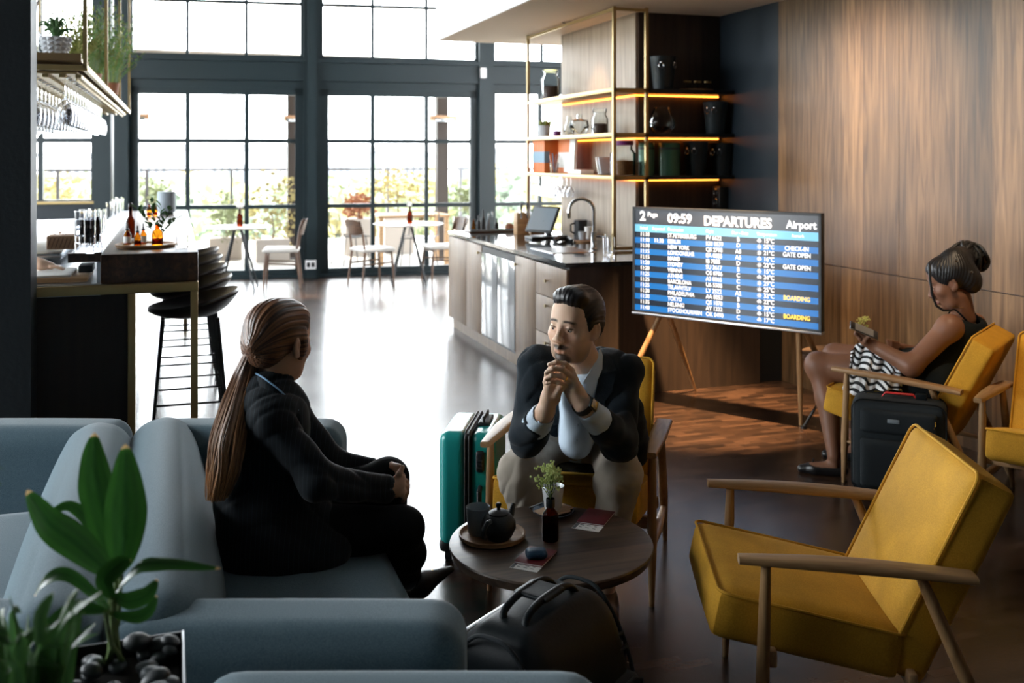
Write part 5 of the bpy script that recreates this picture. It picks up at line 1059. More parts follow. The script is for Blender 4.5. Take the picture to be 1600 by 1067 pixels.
# tap block with two handles
tp = atz(814, 366, .9); t = thing('beer_tap', 'pale block with two tap handles on the service counter', 'tap', tp); M('oak_light').bb((-.055, -.05, 0), (.055, .05, .20), .004).build('column', parent=t)
for s in (-.028, .028):
    m = M('chrome').cyl((s, -.05, .19), (s, -.09, .20), .011); m.cyl((s, -.09, .15), (s, -.09, .23), .009); m.build('spigot', parent=t); M('black').tube([(s, -.09, .23), (s, -.10, .27), (s, -.095, .29)], [.009, .013, .009], 10).build('handle', parent=t)
def simple(name, label, cat, prof, mat, px, py, z, n=28, group=None): 
    o = M(mat).lathe(prof, n=n).build(name, loc=atz(px, py, z)); return tag(o, label, cat, group)
t = thing('bottle_tray', 'flat dark tray of small bottles at the far end of the service counter', 'tray', cF(765, .9, 8.90)); M('walnut').bb((-.22, -.10, 0), (.22, .10, .012), .004).build('tray_board', parent=t); M('grey_ceramic').bb((-.22, -.10, .012), (.22, -.095, .03)).build('rim', parent=t)
for k, (px, py, h, mt, lb) in enumerate(((734, 357, .13, 'amber', 'leftmost amber spirit miniature on the bottle tray'), (742, 357, .17, 'black', 'black bottle next to the amber one on the bottle tray'), (749, 356, .23, 'black', 'tallest black bottle on the bottle tray'), (757, 356, .18, 'grey_ceramic', 'grey bottle in the middle of the bottle tray'), (763, 357, .20, 'clear_glass', 'clear bottle right of the middle of the bottle tray'), (770, 357, .13, 'black', 'short black bottle near the right end of the bottle tray'))):
    bottle('small_bottle', lb, cF(px + 6, .912, 8.88 + .05 * (k % 2)), .019, h * .8, .35, mt, 'steel' if k in (3, 4) else 'black', False, capf=.1)
tag(M('terracotta').lathe([(.0001, 0), (.03, 0), (.042, .03), (.038, .06), (.02, .075), (.0001, .075)]).build('stone_pot', loc=cF(796, .9, 8.9)), 'small brown rounded pot just right of the bottle tray', 'pot')
t = thing('herb_box', 'small green plant in a wooden box behind the till', 'plant', cF(838, .9, 8.75)); M('oak').bb((-.07, -.05, 0), (.07, .05, .10), .003).build('box', parent=t)
m = M('fresh_leaf'); rn = random.Random(5); 
for k in range(30): leafy(m, (rn.uniform(-.04, .04), rn.uniform(-.03, .03), .09), [(rn.uniform(-.07, .07), rn.uniform(-.05, .05), rn.uniform(.14, .22))], .001, 5, .012, .03, seed=k)
m.build('foliage', parent=t)
t = thing('black_canister', 'matt black jug standing behind the cups on the service counter', 'jug', atz(907, 372, .9)); M('black').lathe([(.0001, 0), (.058, 0), (.058, .155), (.05, .158), (.0001, .158)], n=32).build('body', parent=t); M('black').tube([(-.055, 0, .13), (-.09, 0, .12), (-.09, 0, .06), (-.056, 0, .04)], .007, 8).build('handle', parent=t)
tag(M('tray_wood').lathe([(.0001, 0), (.075, 0), (.078, .012), (.0001, .012)], atz(911, 378, .9), 32).build('cup_board'), 'small round wooden board under the cups by the faucet', 'board')
simple('cup', 'pale grey cup on the small round board by the faucet', 'cup', [(.0001, 0), (.028, 0), (.034, .07), (.031, .07), (.026, .006), (.0001, .006)], 'pot_grey', 910, 375, .913); simple('cup', 'white cup stacked high beside the pale grey cup by the faucet', 'cup', [(.0001, 0), (.028, 0), (.032, .10), (.029, .10), (.026, .006), (.0001, .006)], 'paper', 919, 373, .913)
for k, (px, py) in enumerate(((948, 400), (955, 402), (951, 395))): tumbler('tumbler', 'clear tumbler on the counter beside the near brass post', atz(px, py, .9), .028, .14, 'tumblers beside the brass post')
# ------------------------------------------------------------------ brass shelf unit around the timber pillar
SZ = [2.114, 1.78, 1.457]; PX, PY, PF = 3.10, 6.77, 8.67; OS = Vector((PX, PY, .9)); su = thing('shelf_unit', 'brass framed shelf unit wrapped round the timber pillar', 'shelf', OS)
m = M('brass')
for x_, y_ in ((PX, PY), (3.366, PY), (PX, PF)): m.bar((x_, y_, .905), (x_, y_, 2.72), .024, .024, up=(0, 1, 0))
for z_ in (2.70,): m.bar((PX, PY, z_), (PX, PF, z_), .022); m.bar((PX, PY, z_), (3.366, PY, z_), .022)
m.bar((PX, PY, .917), (3.366, PY, .917), .024); pb(m, 'frame', None, su, OS)
for k, z_ in enumerate(SZ):
    m = M('brass').bb((PX - .012, PY - .012, z_ - .032), (3.385, PF + .012, z_), .002); m.mat('black_metal').bb((3.367, PY - .012, z_ - .030), (4.115, 6.985, z_), .002); sh = pb(m, 'shelf_board', None, su, OS)
    m = M('led_strip').bb((3.372, 7.0, z_ - .044), (3.386, 8.5, z_ - .034)); m.bb((3.37, 6.968, z_ - .044), (4.10, 6.984, z_ - .034)); pb(m, 'light_strip', None, sh, OS)
def bucket(label, px, py, z, h, rt):
    p = shN(px, z); t = thing('ice_bucket', label, 'bucket', p, group='black ice buckets on the shelves'); M('bucket_black').lathe([(.0001, .0), (rt * .72, 0), (rt * .74, .006), (rt * .90, h * .72), (rt * .93, h * .74), (rt * .97, h * .97), (rt, h), (rt * .95, h), (rt * .86, h * .7), (rt * .7, .01), (.0001, .01)], n=36).build('body', parent=t)
    for a in (235, 300 if 'top' in label else 200):
        a = math.radians(a); d = Vector((math.cos(a), math.sin(a), 0)); q = d * rt * .95 + Vector((0, 0, h * .80)); m = M('chrome').ball(q, .011, 12); m.build('knob', parent=t); M('chrome').lathe([(.016, 0), (.0185, .003), (.021, 0), (.0185, -.003), (.016, 0)], d * (rt * .95 + .006) + Vector((0, 0, h * .70)), 20, frame_to(d)).build('ring_handle', parent=t)
    return t
bucket('black ice bucket alone on the top shelf', 1036, 136, SZ[0], .255, .103)
bucket('black ice bucket on the middle shelf', 1118, 208, SZ[1], .25, .10)
bucket('black ice bucket beside the green canisters on the lowest shelf', 1087, 276, SZ[2], .26, .10); bucket('black ice bucket at the end of the lowest shelf near the dark wall', 1126, 276, SZ[2], .25, .095)
def jar(label, px, py, z, h, r, fill, lid, lidh=.02):
    t = thing('storage_jar', label, 'jar', shL(px, z)); M('clear_glass').lathe([(.0001, 0), (r, 0), (r, h * .72), (r * .75, h * .86), (r * .75, h), (r * .7, h), (r * .7, h * .86), (r * .95, h * .7), (r * .95, .004), (.0001, .004)], n=32).build('glass_body', parent=t)
    M(fill).lathe([(.0001, .006), (r * .93, .006), (r * .93, h * .48), (.0001, h * .5)], n=28).build('contents', parent=t); M(lid).lathe([(.0001, h + lidh), (r * .82, h + lidh), (r * .84, h), (r * .8, h - .004), (.0001, h - .004)], n=28).build('lid', parent=t); return t
jar('large glass jar half full of dark spice, at the far end of the top shelf', 860, 153, SZ[0], .26, .085, 'spice', 'clear_glass', .015)
jar('squat glass jar of dark pieces on the middle shelf', 937, 205, SZ[1], .18, .068, 'spice', 'clear_glass', .03); jar('small glass jar with dark contents beside the succulent', 870, 211, SZ[1], .11, .04, 'purple', 'paper', .01)
jar('tall glass jar of nuts with a purple lid on the lowest shelf', 973, 275, SZ[2], .235, .098, 'nuts', 'purple', .03)
for px, h, lb in ((889, .17, 'clear glass carafe with a narrow neck on the middle shelf, farther of two'), (905, .18, 'round clear glass flask on the middle shelf, nearer of two')):
    r = .05 if px < 900 else .085; tag(M('clear_glass').lathe([(.0001, 0), (r * .6, 0), (r, r * .9), (r * .85, r * 1.5), (.022, h * .78), (.022, h), (.019, h), (.019, h * .78), (r * .8, r * 1.4), (r * .95, r * .9), (.0001, .006)], shL(px, SZ[1]), 32).build('flask'), lb, 'flask')
tag(M('clear_glass').lathe([(.0001, 0), (.06, 0), (.10, .05), (.102, .09), (.06, .19), (.056, .20), (.052, .20), (.096, .09), (.094, .05), (.0001, .008)], shN(1034, SZ[1]), 40).build('glass_vase'), 'round faceted glass vase on the middle shelf, glowing orange from the light strip', 'vase')
for px, w_, lb in ((1010, .06, 'dark green canister on the lowest shelf, beside the brass post'), (1046, .082, 'wider green canister on the lowest shelf, beside the ice bucket')):
    t = thing('canister', lb, 'canister', shN(px, SZ[2])); m = M('canister_green'); m.lathe([(.0001, 0), (w_, 0), (w_, .245), (w_ * .96, .25), (.0001, .25)], n=36); m.build('body', parent=t); M('bucket_black').lathe([(w_ * 1.01, .20), (w_ * 1.01, .215)], n=36).build('band', parent=t)
t = thing('succulent_pot', 'small grey pot with a reddish succulent on the middle shelf', 'plant pot', shL(851, SZ[1])); M('pot_grey').lathe([(.0001, 0), (.052, 0), (.055, .11), (.05, .11), (.0001, .10)], n=28).build('pot', parent=t); m = M('olive_leaf'); rn = random.Random(3)
for k in range(26): a = rn.random() * 6.28; r_ = rn.uniform(.01, .055); m.ball((r_ * math.cos(a), r_ * math.sin(a), .11 + rn.uniform(0, .03)), (.012, .012, .02), 8)
m.build('rosette', parent=t)
# orange books standing at the far end of the lowest shelf
p0 = atz(827, 271, SZ[2]); p1 = atz(860, 272, SZ[2]); bk = None
for k in range(5):
    y_ = 8.60 - k * .062; bh = .31; t = thing('book', 'orange book with blue-grey band in the row on the lowest shelf', 'book', (3.13, y_, SZ[2]), group='orange banded books on the lowest shelf') if bk is None else None
    if bk is None:
        bk = t; M('book_orange').bb((0, -.03, 0), (.21, .03, bh), .003).build('cover', parent=t); M('paper').bb((.004, -.026, bh), (.206, .026, bh + .001)).build('pages', parent=t); M('book_blue').bb((-.001, -.0305, .09), (.05, .0305, .19)).build('spine_band', parent=t)
    else: dup(bk, (3.13, y_, SZ[2]))
t = thing('book', 'orange and white book facing outward behind the pencil cup', 'book', (3.22, 8.06, SZ[2])); M('book_orange').bb((0, -.15, .0), (.03, .15, .31), .002).build('cover', parent=t); M('paper').bb((-.0015, -.148, .012), (0, .148, .18)).build('cover_panel', parent=t); M('book_orange').bb((-.0025, .02, .012), (-.0015, .14, .05)).build('cover_block', parent=t)
tag(M('paper').box((3.22, 7.87, SZ[2] + .15), (.012, .06, .15), .002, Rx(.12)).build('picture_frame'), 'narrow white frame leaning beside the facing book', 'frame')
t = thing('pencil_cup', 'clear cup of coloured pencils on the lowest shelf', 'cup', shL(881, SZ[2]) - Vector((.09, 0, 0))); M('clear_glass').lathe([(.0001, 0), (.035, 0), (.04, .09), (.037, .09), (.033, .005), (.0001, .005)], n=24).build('cup', parent=t)
for k in range(8): a = k * .8; M(['book_orange', 'book_blue', 'terracotta', 'paper'][k % 4]).cyl((.01 * math.cos(a), .01 * math.sin(a), .008), (.045 * math.cos(a), .045 * math.sin(a), .155 + .01 * (k % 3)), .0042, n=6).build('pencil', parent=t)
q = shL(908, SZ[2]); tag(M('paper').bb((q.x - .06, q.y - .13, SZ[2]), (q.x + .06, q.y + .16, SZ[2] + .035), .003).build('flat_box'), 'low white box lying on the lowest shelf', 'box')
for k in range(2):
    q = shL(940 + 4 * k, SZ[2]); tag(M(['paper', 'pot_grey'][k]).box((q.x + .03, q.y, SZ[2] + .072), (.07, .008, .075), .002, Rx(-.45)).build('leaning_book'), ['white thin book leaning against the purple-lidded jar, farther one', 'grey thin book leaning against the purple-lidded jar, nearer one'][k], 'book')
q = shN(1088, SZ[0]); t = thing('vial_tray', 'oval wooden tray of little glass vials on the top shelf', 'tray', q); M('tray_wood').lathe([(.0001, 0), (.14, 0), (.145, .012), (.0001, .012)], n=40, sy=.5).build('tray_disc', parent=t)
for k in range(6): m = M('clear_glass').lathe([(.0001, .012), (.014, .012), (.014, .06), (.0001, .06)], (-.11 + .044 * k, -.03 + .02 * (k % 2), 0), 14); m.mat('brass').lathe([(.0145, .06), (.0145, .075), (.0001, .075)], (-.11 + .044 * k, -.03 + .02 * (k % 2), 0), 14); m.build('vial', parent=t)
# stemware hanging under the lowest shelf at the far end
wg2 = None
for i in range(2):
    for j in range(6):
        p = (3.16 + i * .11, 8.05 + j * .10, SZ[2] - .034)
        if wg2 is None: wg2 = M('crystal').lathe([(.0001, -.002), (.034, 0), (.005, -.006), (.0035, -.075), (.03, -.10), (.038, -.14), (.033, -.175), (.0315, -.175), (.036, -.14), (.0001, -.082)], n=18).build('wine_glass', loc=p); tag(wg2, 'stemmed glass hanging under the lowest shelf of the brass unit', 'glass', 'glasses hanging under the brass shelf unit')
        else: dup(wg2, p)
sp_ = atX(1132, 308, RX); t = thing('wall_speaker', 'small black round speaker on the dark wall above the departures board', 'speaker', (RX, sp_.y, sp_.z)); M('black').box((-.04, 0, 0), (.04, .06, .085), .01).build('housing', parent=t)
for z_ in (-.04, .035): M('steel').lathe([(.018, 0), (.03, .004), (.034, 0)], (-.082, 0, z_), 20, Ry(-math.pi / 2)).build('driver', parent=t)
q = atz(1060, 404, .9); t = thing('black_box', 'black appliance on the counter behind the departures board', 'appliance', (3.55, 6.55, .9)); M('black').bb((0, 0, 0), (.32, .22, .245), .01).build('body', parent=t); M('chrome').bb((.27, -.003, .20), (.31, 0, .235), .001).build('badge', parent=t)
for k, x_ in enumerate((3.34, 3.42, 3.49)): bottle('small_bottle', ['green-capped little bottle just above the left edge of the departures board', 'white-capped little bottle above the departures board', 'silver-capped little bottle next to the black appliance'][k], (x_, 6.52, .9), .024, .20, .3, 'clear_glass', ['fresh_leaf', 'paper', 'steel'][k], False, capf=.06)
# ------------------------------------------------------------------ departures board on its easel
emis('scr_black', (.010, .018, .032), .42); emis('scr_head', (.030, .035, .045), .42); emis('scr_blue', (.010, .13, .40), .46); emis('scr_light', (.14, .42, .62), .48); emis('scr_text', (1, 1, 1), .52); emis('scr_yellow', (1, .62, .06), .62)
for n_ in ('scr_black', 'scr_head', 'scr_blue', 'scr_light'): MATS[n_].node_tree.nodes['Principled BSDF'].inputs['Roughness'].default_value = .22
A_ = atd(989, 325, 6.54); B_ = atd(1283.5, 332, 5.75); Hh = .690
A_.z = B_.z = (A_.z + B_.z) / 2 + .002; tr = (B_ - A_); Ww = tr.length; tr.normalize(); tn = Vector((tr.y, -tr.x, 0)); OB = (A_ + B_) / 2; OB.z = 0
bd_ = thing('departures_board', 'large flat departures screen on a wooden easel', 'screen', OB)
RB = Matrix((tr, -tn, UV)).transposed()
def BP(u, v, off=0): return A_ + tr * u - UV * v + tn * off - OB      # u metres from the left, v metres down, off towards the viewer
def bbox_(mb, u0, u1, v0, v1, o0, o1, r=0): return mb.box(BP((u0 + u1) / 2, (v0 + v1) / 2, (o0 + o1) / 2), (abs(u1 - u0) / 2, abs(o1 - o0) / 2, abs(v1 - v0) / 2), r, RB)
bbox_(M('black'), 0, Ww, 0, Hh, -.05, -.002, .004).build('housing', parent=bd_)
m = M('black'); bw = .016
bbox_(m, 0, Ww, 0, bw, -.002, .006); bbox_(m, 0, bw, 0, Hh, -.002, .006); bbox_(m, Ww - bw, Ww, 0, Hh, -.002, .006); bbox_(m, 0, Ww, Hh - bw, Hh, -.002, .006); m.build('bezel', parent=bd_)
bbox_(M('steel_soft'), -.004, Ww + .004, Hh - .002, Hh + .012, -.05, .012, .003).build('bottom_rail', parent=bd_)
sc_ = bbox_(M('scr_black'), bw, Ww - bw, bw, Hh - bw, -.002, .0).build('display', parent=bd_)
v0, v1 = bw, Hh - bw; T_h = v1 - v0
def vv(f): return v0 + f * T_h
m = M('scr_head'); bbox_(m, bw, Ww - bw, v0, vv(.147), 0, .0006); m.mat('scr_light'); bbox_(m, bw, Ww - bw, vv(.147), vv(.222), 0, .0007)
rows = 14; rh = (1 - .222) / rows
m.mat('scr_blue')
for k in range(1, rows, 2): bbox_(m, bw, Ww - bw, vv(.222 + k * rh), vv(.222 + (k + 1) * rh), 0, .0006)
m.build('display_bands', parent=sc_)
def uu(cx): # crop x -> metres along the board
    a = (970 + cx / 4.848 - 800) / FPX; xl = (989 - 800) / FPX * 6.54; dx = ((1283.5 - 800) / FPX * 5.75 - xl) / Ww; dz_ = (5.75 - 6.54) / Ww
    return (6.54 * a - xl) / (dx - dz_ * a)
def text(mb, s, u, v, h, bold=.0, align='LEFT', cond=1.0):
    cu = bpy.data.curves.new('t', 'FONT'); cu.body = s; cu.size = h; cu.align_x = align; cu.align_y = 'CENTER'; cu.offset = bold; cu.resolution_u = 3
    ob = bpy.data.objects.new('t', cu); COL.objects.link(ob); bpy.context.view_layer.update(); dg = bpy.context.evaluated_depsgraph_get(); me = ob.evaluated_get(dg).to_mesh()
    vs_ = [BP(u + p.co.x * cond, v - p.co.y, .0012) for p in me.vertices]; mb.add(vs_, [list(p.vertices) for p in me.polygons]); ob.evaluated_get(dg).to_mesh_clear(); bpy.data.objects.remove(ob); bpy.data.curves.remove(cu)
m = M('scr_text')
text(m, '2', uu(145), vv(.068), .085, .003); text(m, 'Page', uu(203), vv(.048), .040, .0012); text(m, '09:59', uu(355), vv(.078), .082, .0028, cond=.95); text(m, 'DEPARTURES', uu(628), vv(.088), .082, .0028, cond=.93); text(m, 'Airport', uu(1255), vv(.088), .064, .0022, cond=.93)
for s, cx in (('Sched', 147), ('Expected', 240), ('Destination', 357), ('Flight', 645), ('Pier - Gate', 843), ('Temperature', 1030), ('Remark', 1295)): text(m, s, uu(cx), vv(.185), .026, .0004, cond=.92)
data = [('11:10', '', 'ST.PETERSBURG', 'FV 6622', 'B', 'c', '15', ''), ('11:10', '11:30', 'BERLIN', 'KM 0539', 'D', 's', '25', 'CHECK-IN'), ('11:10', '', 'NEW YORK', 'QS 2798', 'A8', 's', '21', 'GATE OPEN'), ('11:15', '', 'LONDON/LHR', 'BA 0855', 'A6', 'c', '16', ''), ('11:15', '', 'MARID', 'IB 7885', 'D', 's', '22', 'GATE OPEN'),
        ('11:20', '', 'SYDNEY', 'SU 3617', 'B', 's', '15', ''), ('11:20', '', 'VIENNA', 'OS 0706', 'C', 'p', '24', ''), ('11:25', '', 'ATHENS', 'A3 0865', 'C', 's', '29', ''), ('11:25', '', 'BARCELONA', 'U6 5508', 'C', 's', '25', ''), ('11:25', '', 'TELAVIV/TLV', 'LY 2522', 'A2', 's', '32', 'BOARDING'),
        ('11:30', '', 'PHILADELPHIA', 'AA 0053', 'B', 'p', '22', ''), ('11:30', '', 'TOKYO', 'QS 1070', 'B', 'c', '30', ''), ('11:35', '', 'HELSINKI', 'AY 1222', 'D', 'c', '15', 'BOARDING'), ('11:40', '', 'STOCKHOLM/ARN', 'OK 0490', 'C', 'p', '17', '')]
my = M('scr_yellow'); ts = .037
def disc(mb, u, v, r, n=14): mb.add([BP(u + r * math.cos(t), v + r * math.sin(t), .0012) for t in [math.tau * i / n for i in range(n)]], [list(range(n))])
for k, (a, b, c, d, e, f, g, h) in enumerate(data):
    v = vv(.222 + (k + .42) * rh)
    for s, cx in ((a, 147), (b, 252), (c, 357), (d, 645), (g + '\u00b0C', 1083)):
        if s: text(m, s, uu(cx), v, ts, .0006, cond=.78 if cx == 357 else .86)
    text(m, e, uu(890), v, ts, .0006, 'CENTER', .9); u = uu(1050)
    if f == 's':
        disc(m, u, v, .0075)
        for i in range(8): t_ = math.tau * i / 8; c8, s8 = math.cos(t_), math.sin(t_); m.add([BP(u + c8 * .010 - s8 * .0015, v + s8 * .010 + c8 * .0015, .0012), BP(u + c8 * .015 - s8 * .0015, v + s8 * .015 + c8 * .0015, .0012), BP(u + c8 * .015 + s8 * .0015, v + s8 * .015 - c8 * .0015, .0012), BP(u + c8 * .010 + s8 * .0015, v + s8 * .010 - c8 * .0015, .0012)], [[0, 1, 2, 3]])
    else:
        disc(m, u - .006, v, .008); disc(m, u + .007, v + .001, .007); disc(m, u, v - .005, .008)
        if f == 'c': m.add([BP(u - .003, v + .006, .0012), BP(u + .003, v + .006, .0012), BP(u, v + .016, .0012)], [[0, 1, 2]])
    if h: text(my if h == 'BOARDING' else m, h, uu(1333), v, ts, .0008, 'CENTER', .86)
m.build('display_text', parent=sc_); my.build('boarding_text', parent=sc_)
def leg_(p, q, r0=.017, r1=.010, name='leg'): return M('oak_z').tube([p, p.lerp(q, .5), q], [r0, r0 * 1.05, r1], 14).build(name, parent=bd_)
fr_r = atz(1251, 664, 0) - OB; hr = BP(.0, 0, 0)
uR = uu(1290) ; pR = BP(Ww - .165, Hh - .02, -.07); leg_(pR, fr_r)
pR2 = BP(Ww - .145, Hh - .02, -.08); leg_(pR2, Vector((pR2.x + tr.x * .10 - tn.x * .42, pR2.y + tr.y * .10 - tn.y * .42, 0)))
pL = BP(.185, Hh - .02, -.07); leg_(pL, Vector((pL.x - tr.x * .20 + tn.x * .25, pL.y - tr.y * .20 + tn.y * .25, 0))); pL2 = BP(.21, Hh - .02, -.08); leg_(pL2, Vector((pL2.x - tr.x * .02 - tn.x * .42, pL2.y - tr.y * .02 - tn.y * .42, 0)))
m = M('oak').bar(BP(.15, Hh + .004, -.09), BP(Ww - .12, Hh + .004, -.09), .03, .03); m.build('cross_rail', parent=bd_)
bt_ = atz(1256, 667, .01); m = M('black_metal').tube([bt_ - OB, atz(1272, 640, .12) - OB, atz(1290, 612, .28) - OB], [.010, .008, .008], 8); m.cyl(bt_ - OB + Vector((0, 0, -.01)), bt_ - OB + Vector((0, 0, .008)), .018); m.build('floor_brace', parent=bd_)
# ------------------------------------------------------------------ terrace furniture, planting and the town beyond
plain('leaf_pale_out', (.36, .31, .14), .8); plain('leaf_olive_out', (.22, .25, .14), .8); plain('leaf_dull_out', (.20, .24, .19), .8); plain('far_wall', (.38, .38, .40), .9); plain('far_roof', (.20, .21, .23), .9); plain('far_glass', (.08, .09, .11), .4); plain('rail_metal', (.10, .10, .11), .5); plain('pergola_post', (.045, .034, .028), .7); plain('heater_wood', (.45, .26, .14), .6); plain('canopy_cloth', (.62, .50, .40), .8); plain('planter_box', (.40, .36, .32), .8); plain('outdoor_metal', (.05, .05, .05), .5)  # outdoor leaf tones bleached, putting the haze into the colour
rl = thing('railing', 'dark terrace railing with glass panels beyond the glazed doors', 'railing', (0, 17.6, -.03)); Y0 = 17.6
M('rail_metal').bb((-13, -.03, 1.39), (9, .03, 1.43)).build('top_rail', parent=rl); M('pane').bb((-13, -.006, .1), (9, .006, 1.36)).build('glass_panel', parent=rl)
x_ = -12.6
k = 0
while x_ < 9:
    M('rail_metal').bb((x_, -.025, 0), (x_ + .05, .025, 1.39)).build('post', parent=rl); x_ += 1.35
for px, wd, lb in ((457, .16, 'brown timber post of the terrace canopy behind the left glazed door'), (690, .18, 'brown timber post of the terrace canopy behind the right glazed door')):
    p = atd(px, 300, 15.9); t = thing('canopy_post', lb, 'post', (p.x, p.y, -.03)); M('pergola_post').bb((-wd / 2, -.08, 0), (wd / 2, .08, 3.0)).build('post_shaft', parent=t); M('rail_metal').bb((-wd / 2 - .03, -.11, 0), (wd / 2 + .03, .11, .03)).build('foot_plate', parent=t)
    ht = atd(px + (2 if px > 600 else -4), 185, 15.7); h_ = thing('patio_heater', 'wooden-armed patio heater fixed to the canopy post on the %s' % ('left' if px < 600 else 'right'), 'heater', ht)
    M('heater_wood').box((0, 0, 0), (.22 if px > 600 else .10, .06, .045), .01, Rz(.2)).build('body', parent=h_); M('steel').box((0, -.05, -.03), (.16 if px > 600 else .07, .02, .03), .01, Rz(.2)).build('reflector', parent=h_); M('rail_metal').bar((0, .04, 0), (0, .14, .05), .04).build('bracket', parent=h_)
ht = atd(212, 182, 15.7); h_ = thing('patio_heater', 'wooden-armed patio heater just past the end of the overhead rack', 'heater', ht); M('heater_wood').box((0, 0, 0), (.20, .06, .045), .01).build('body', parent=h_); M('steel').box((0, -.05, -.03), (.14, .02, .03), .01).build('reflector', parent=h_); M('rail_metal').bar((0, .04, 0), (0, .04, 2.96 - ht.z), .03).build('hanging_rod', parent=h_)
cn = thing('terrace_canopy', 'pale cloth canopy over the terrace, seen through the tops of the doors', 'canopy', (0, 15.9, 2.97)); M('canopy_cloth').bb((-9, -1.9, .0), (6, 1.5, .05)).build('cloth', parent=cn); M('pergola_post').bb((-9, -.06, -.0), (6, .06, -.10)).build('beam', parent=cn)
M('rail_metal').bb((-8.4, -.06, -3.0), (-8.3, .06, 0)).build('side_post', parent=cn)
def leafcloud(name, mm, parent, c, r, n, s, seed):
    rn = random.Random(seed); m = M(mm)
    for k in range(n):
        d = Vector((rn.gauss(0, 1), rn.gauss(0, 1), rn.gauss(0, 1))).normalized() * rn.random() ** .4; p = Vector(c) + Vector((d.x * r[0], d.y * r[1], d.z * r[2])); a = Vector((rn.gauss(0, 1), rn.gauss(0, 1), rn.gauss(0, .6))).normalized(); b = a.cross(Vector((rn.random(), rn.random(), rn.random()))).normalized(); q = s * rn.uniform(.6, 1.3)
        m.add([p, p + a * q * .5 + b * q * .3, p + a * q, p + a * q * .5 - b * q * .3], [[0, 1, 2, 3]])
    return m.build(name, parent=parent)
for i, (px, base, top, w_, D_, mm, lb) in enumerate(((425, 400, 262, 50, 15.6, 'leaf_pale_out', 'sunlit yellow-leaved shrub on the terrace behind the left table'), (352, 395, 300, 26, 15.9, 'leaf_olive_out', 'low green shrub on the terrace left of the sunlit shrub'), (620, 330, 262, 55, 17.0, 'leaf_pale_out', 'airy pale shrub by the railing behind the right table'), (735, 330, 290, 30, 17.0, 'leaf_olive_out', 'green shrub by the railing right of the canopy post'), (90, 330, 262, 36, 17.0, 'leaf_pale_out', 'pale shrub outside the window behind the bar'), (560, 345, 300, 24, 16.6, 'terracotta', 'reddish shrub outside left of the centre of the right door'), (240, 340, 275, 30, 16.8, 'leaf_olive_out', 'green shrub outside beyond the far end of the bar'))):
    p = atd(px, 300, D_); ht = (base - top) / FPX * D_; zc = CAMZ - ((base + top) / 2 - HOR) / FPX * D_; rw = w_ / FPX * D_; t = thing('terrace_shrub', lb, 'shrub', (p.x, p.y, -.03), group='shrubs on the terrace')
    zb = zc - ht / 2 + .03; leafcloud('foliage', mm, t, (0, 0, zc + .03), (rw, .3, ht / 2), 420, .09, i)
    M('walnut_z').tube([(0, 0, .3), (.03, 0, zc * .6), (0, .02, zc)], .015, 6).build('stem', parent=t); M('planter_box').bb((-.25, -.22, 0), (.25, .22, max(.35, min(zb + .1, .6)))).build('planter', parent=t)
def building(px0, px1, ytop, Dd, mm, lb, rows=5, cols=6, group=None, roof=False):
    a, b = atd(px0, 250, Dd), atd(px1, 250, Dd); ztop = CAMZ - (ytop - HOR) / FPX * Dd; w_ = (b - a).length; t = thing('building', lb, 'building', ((a.x + b.x) / 2, (a.y + b.y) / 2, -14), -YAW)
    M(mm).bb((-w_ / 2, 0, 0), (w_ / 2, 25, ztop + 14)).build('walls', parent=t); m = M('far_roof'); m.bb((-w_ / 2 - .3, -.3, ztop + 14), (w_ / 2 + .3, 25.3, ztop + 14.6)); m.build('roof', parent=t)
    for r_ in range(rows):
        for c_ in range(cols):
            x = -w_ / 2 + w_ * (c_ + .5) / cols; z = ztop + 14 - 2.2 - r_ * 3.2
            if z > 1: M('far_glass').bb((x - w_ / cols * .22, -.08, z - 1.0), (x + w_ / cols * .22, 0, z + .8)).build('window', parent=t)
building(215, 262, 232, 110, 'far_wall', 'low pale building at the far left with a row of windows', 3, 4); building(268, 300, 236, 140, 'far_roof', 'grey block beyond the left glazed door', 3, 3); building(330, 388, 234, 95, 'far_wall', 'white office block with tall dark windows behind the left door', 2, 5); building(398, 470, 240, 135, 'far_wall', 'pale long building with narrow windows behind the terrace post', 3, 8); building(507, 548, 236, 100, 'far_roof', 'grey roofed building at the left of the right door', 3, 4); building(600, 662, 243, 150, 'far_wall', 'pale distant building in the middle of the right door', 2, 6); building(715, 742, 240, 115, 'far_roof', 'grey gabled building at the right of the right door', 3, 2); building(772, 812, 238, 130, 'far_wall', 'light block behind the third glazed bay', 3, 3); building(60, 140, 246, 130, 'far_wall', 'pale building outside the window behind the bar', 3, 6)
tr_ = random.Random(12)
for k in range(26):
    px = 40 + k * 33 + tr_.uniform(-10, 10); Dd = tr_.uniform(55, 85); p = atd(px, 260, Dd); ty = tr_.uniform(262, 292); zt_ = CAMZ - (ty - HOR) / FPX * Dd; t = thing('town_tree', ['pale green tree among the houses beyond the railing', 'yellowish tree among the houses beyond the railing', 'dull green tree among the houses beyond the railing'][k % 3], 'tree', (p.x, p.y, -14), group='trees beyond the railing, ' + ['pale green', 'yellowish', 'dull green'][k % 3])
    r_ = tr_.uniform(1.6, 2.6); leafcloud('crown', ['leaf_olive_out', 'leaf_pale_out', 'leaf_dull_out'][k % 3], t, (0, 0, zt_ + 14 - r_ * 1.4), (r_, r_, r_ * 1.4), 300, .9, k + 50); M('walnut_z').cyl((0, 0, 0), (0, 0, zt_ + 14 - r_ * 1.5), .25, .15, 8).build('trunk', parent=t)
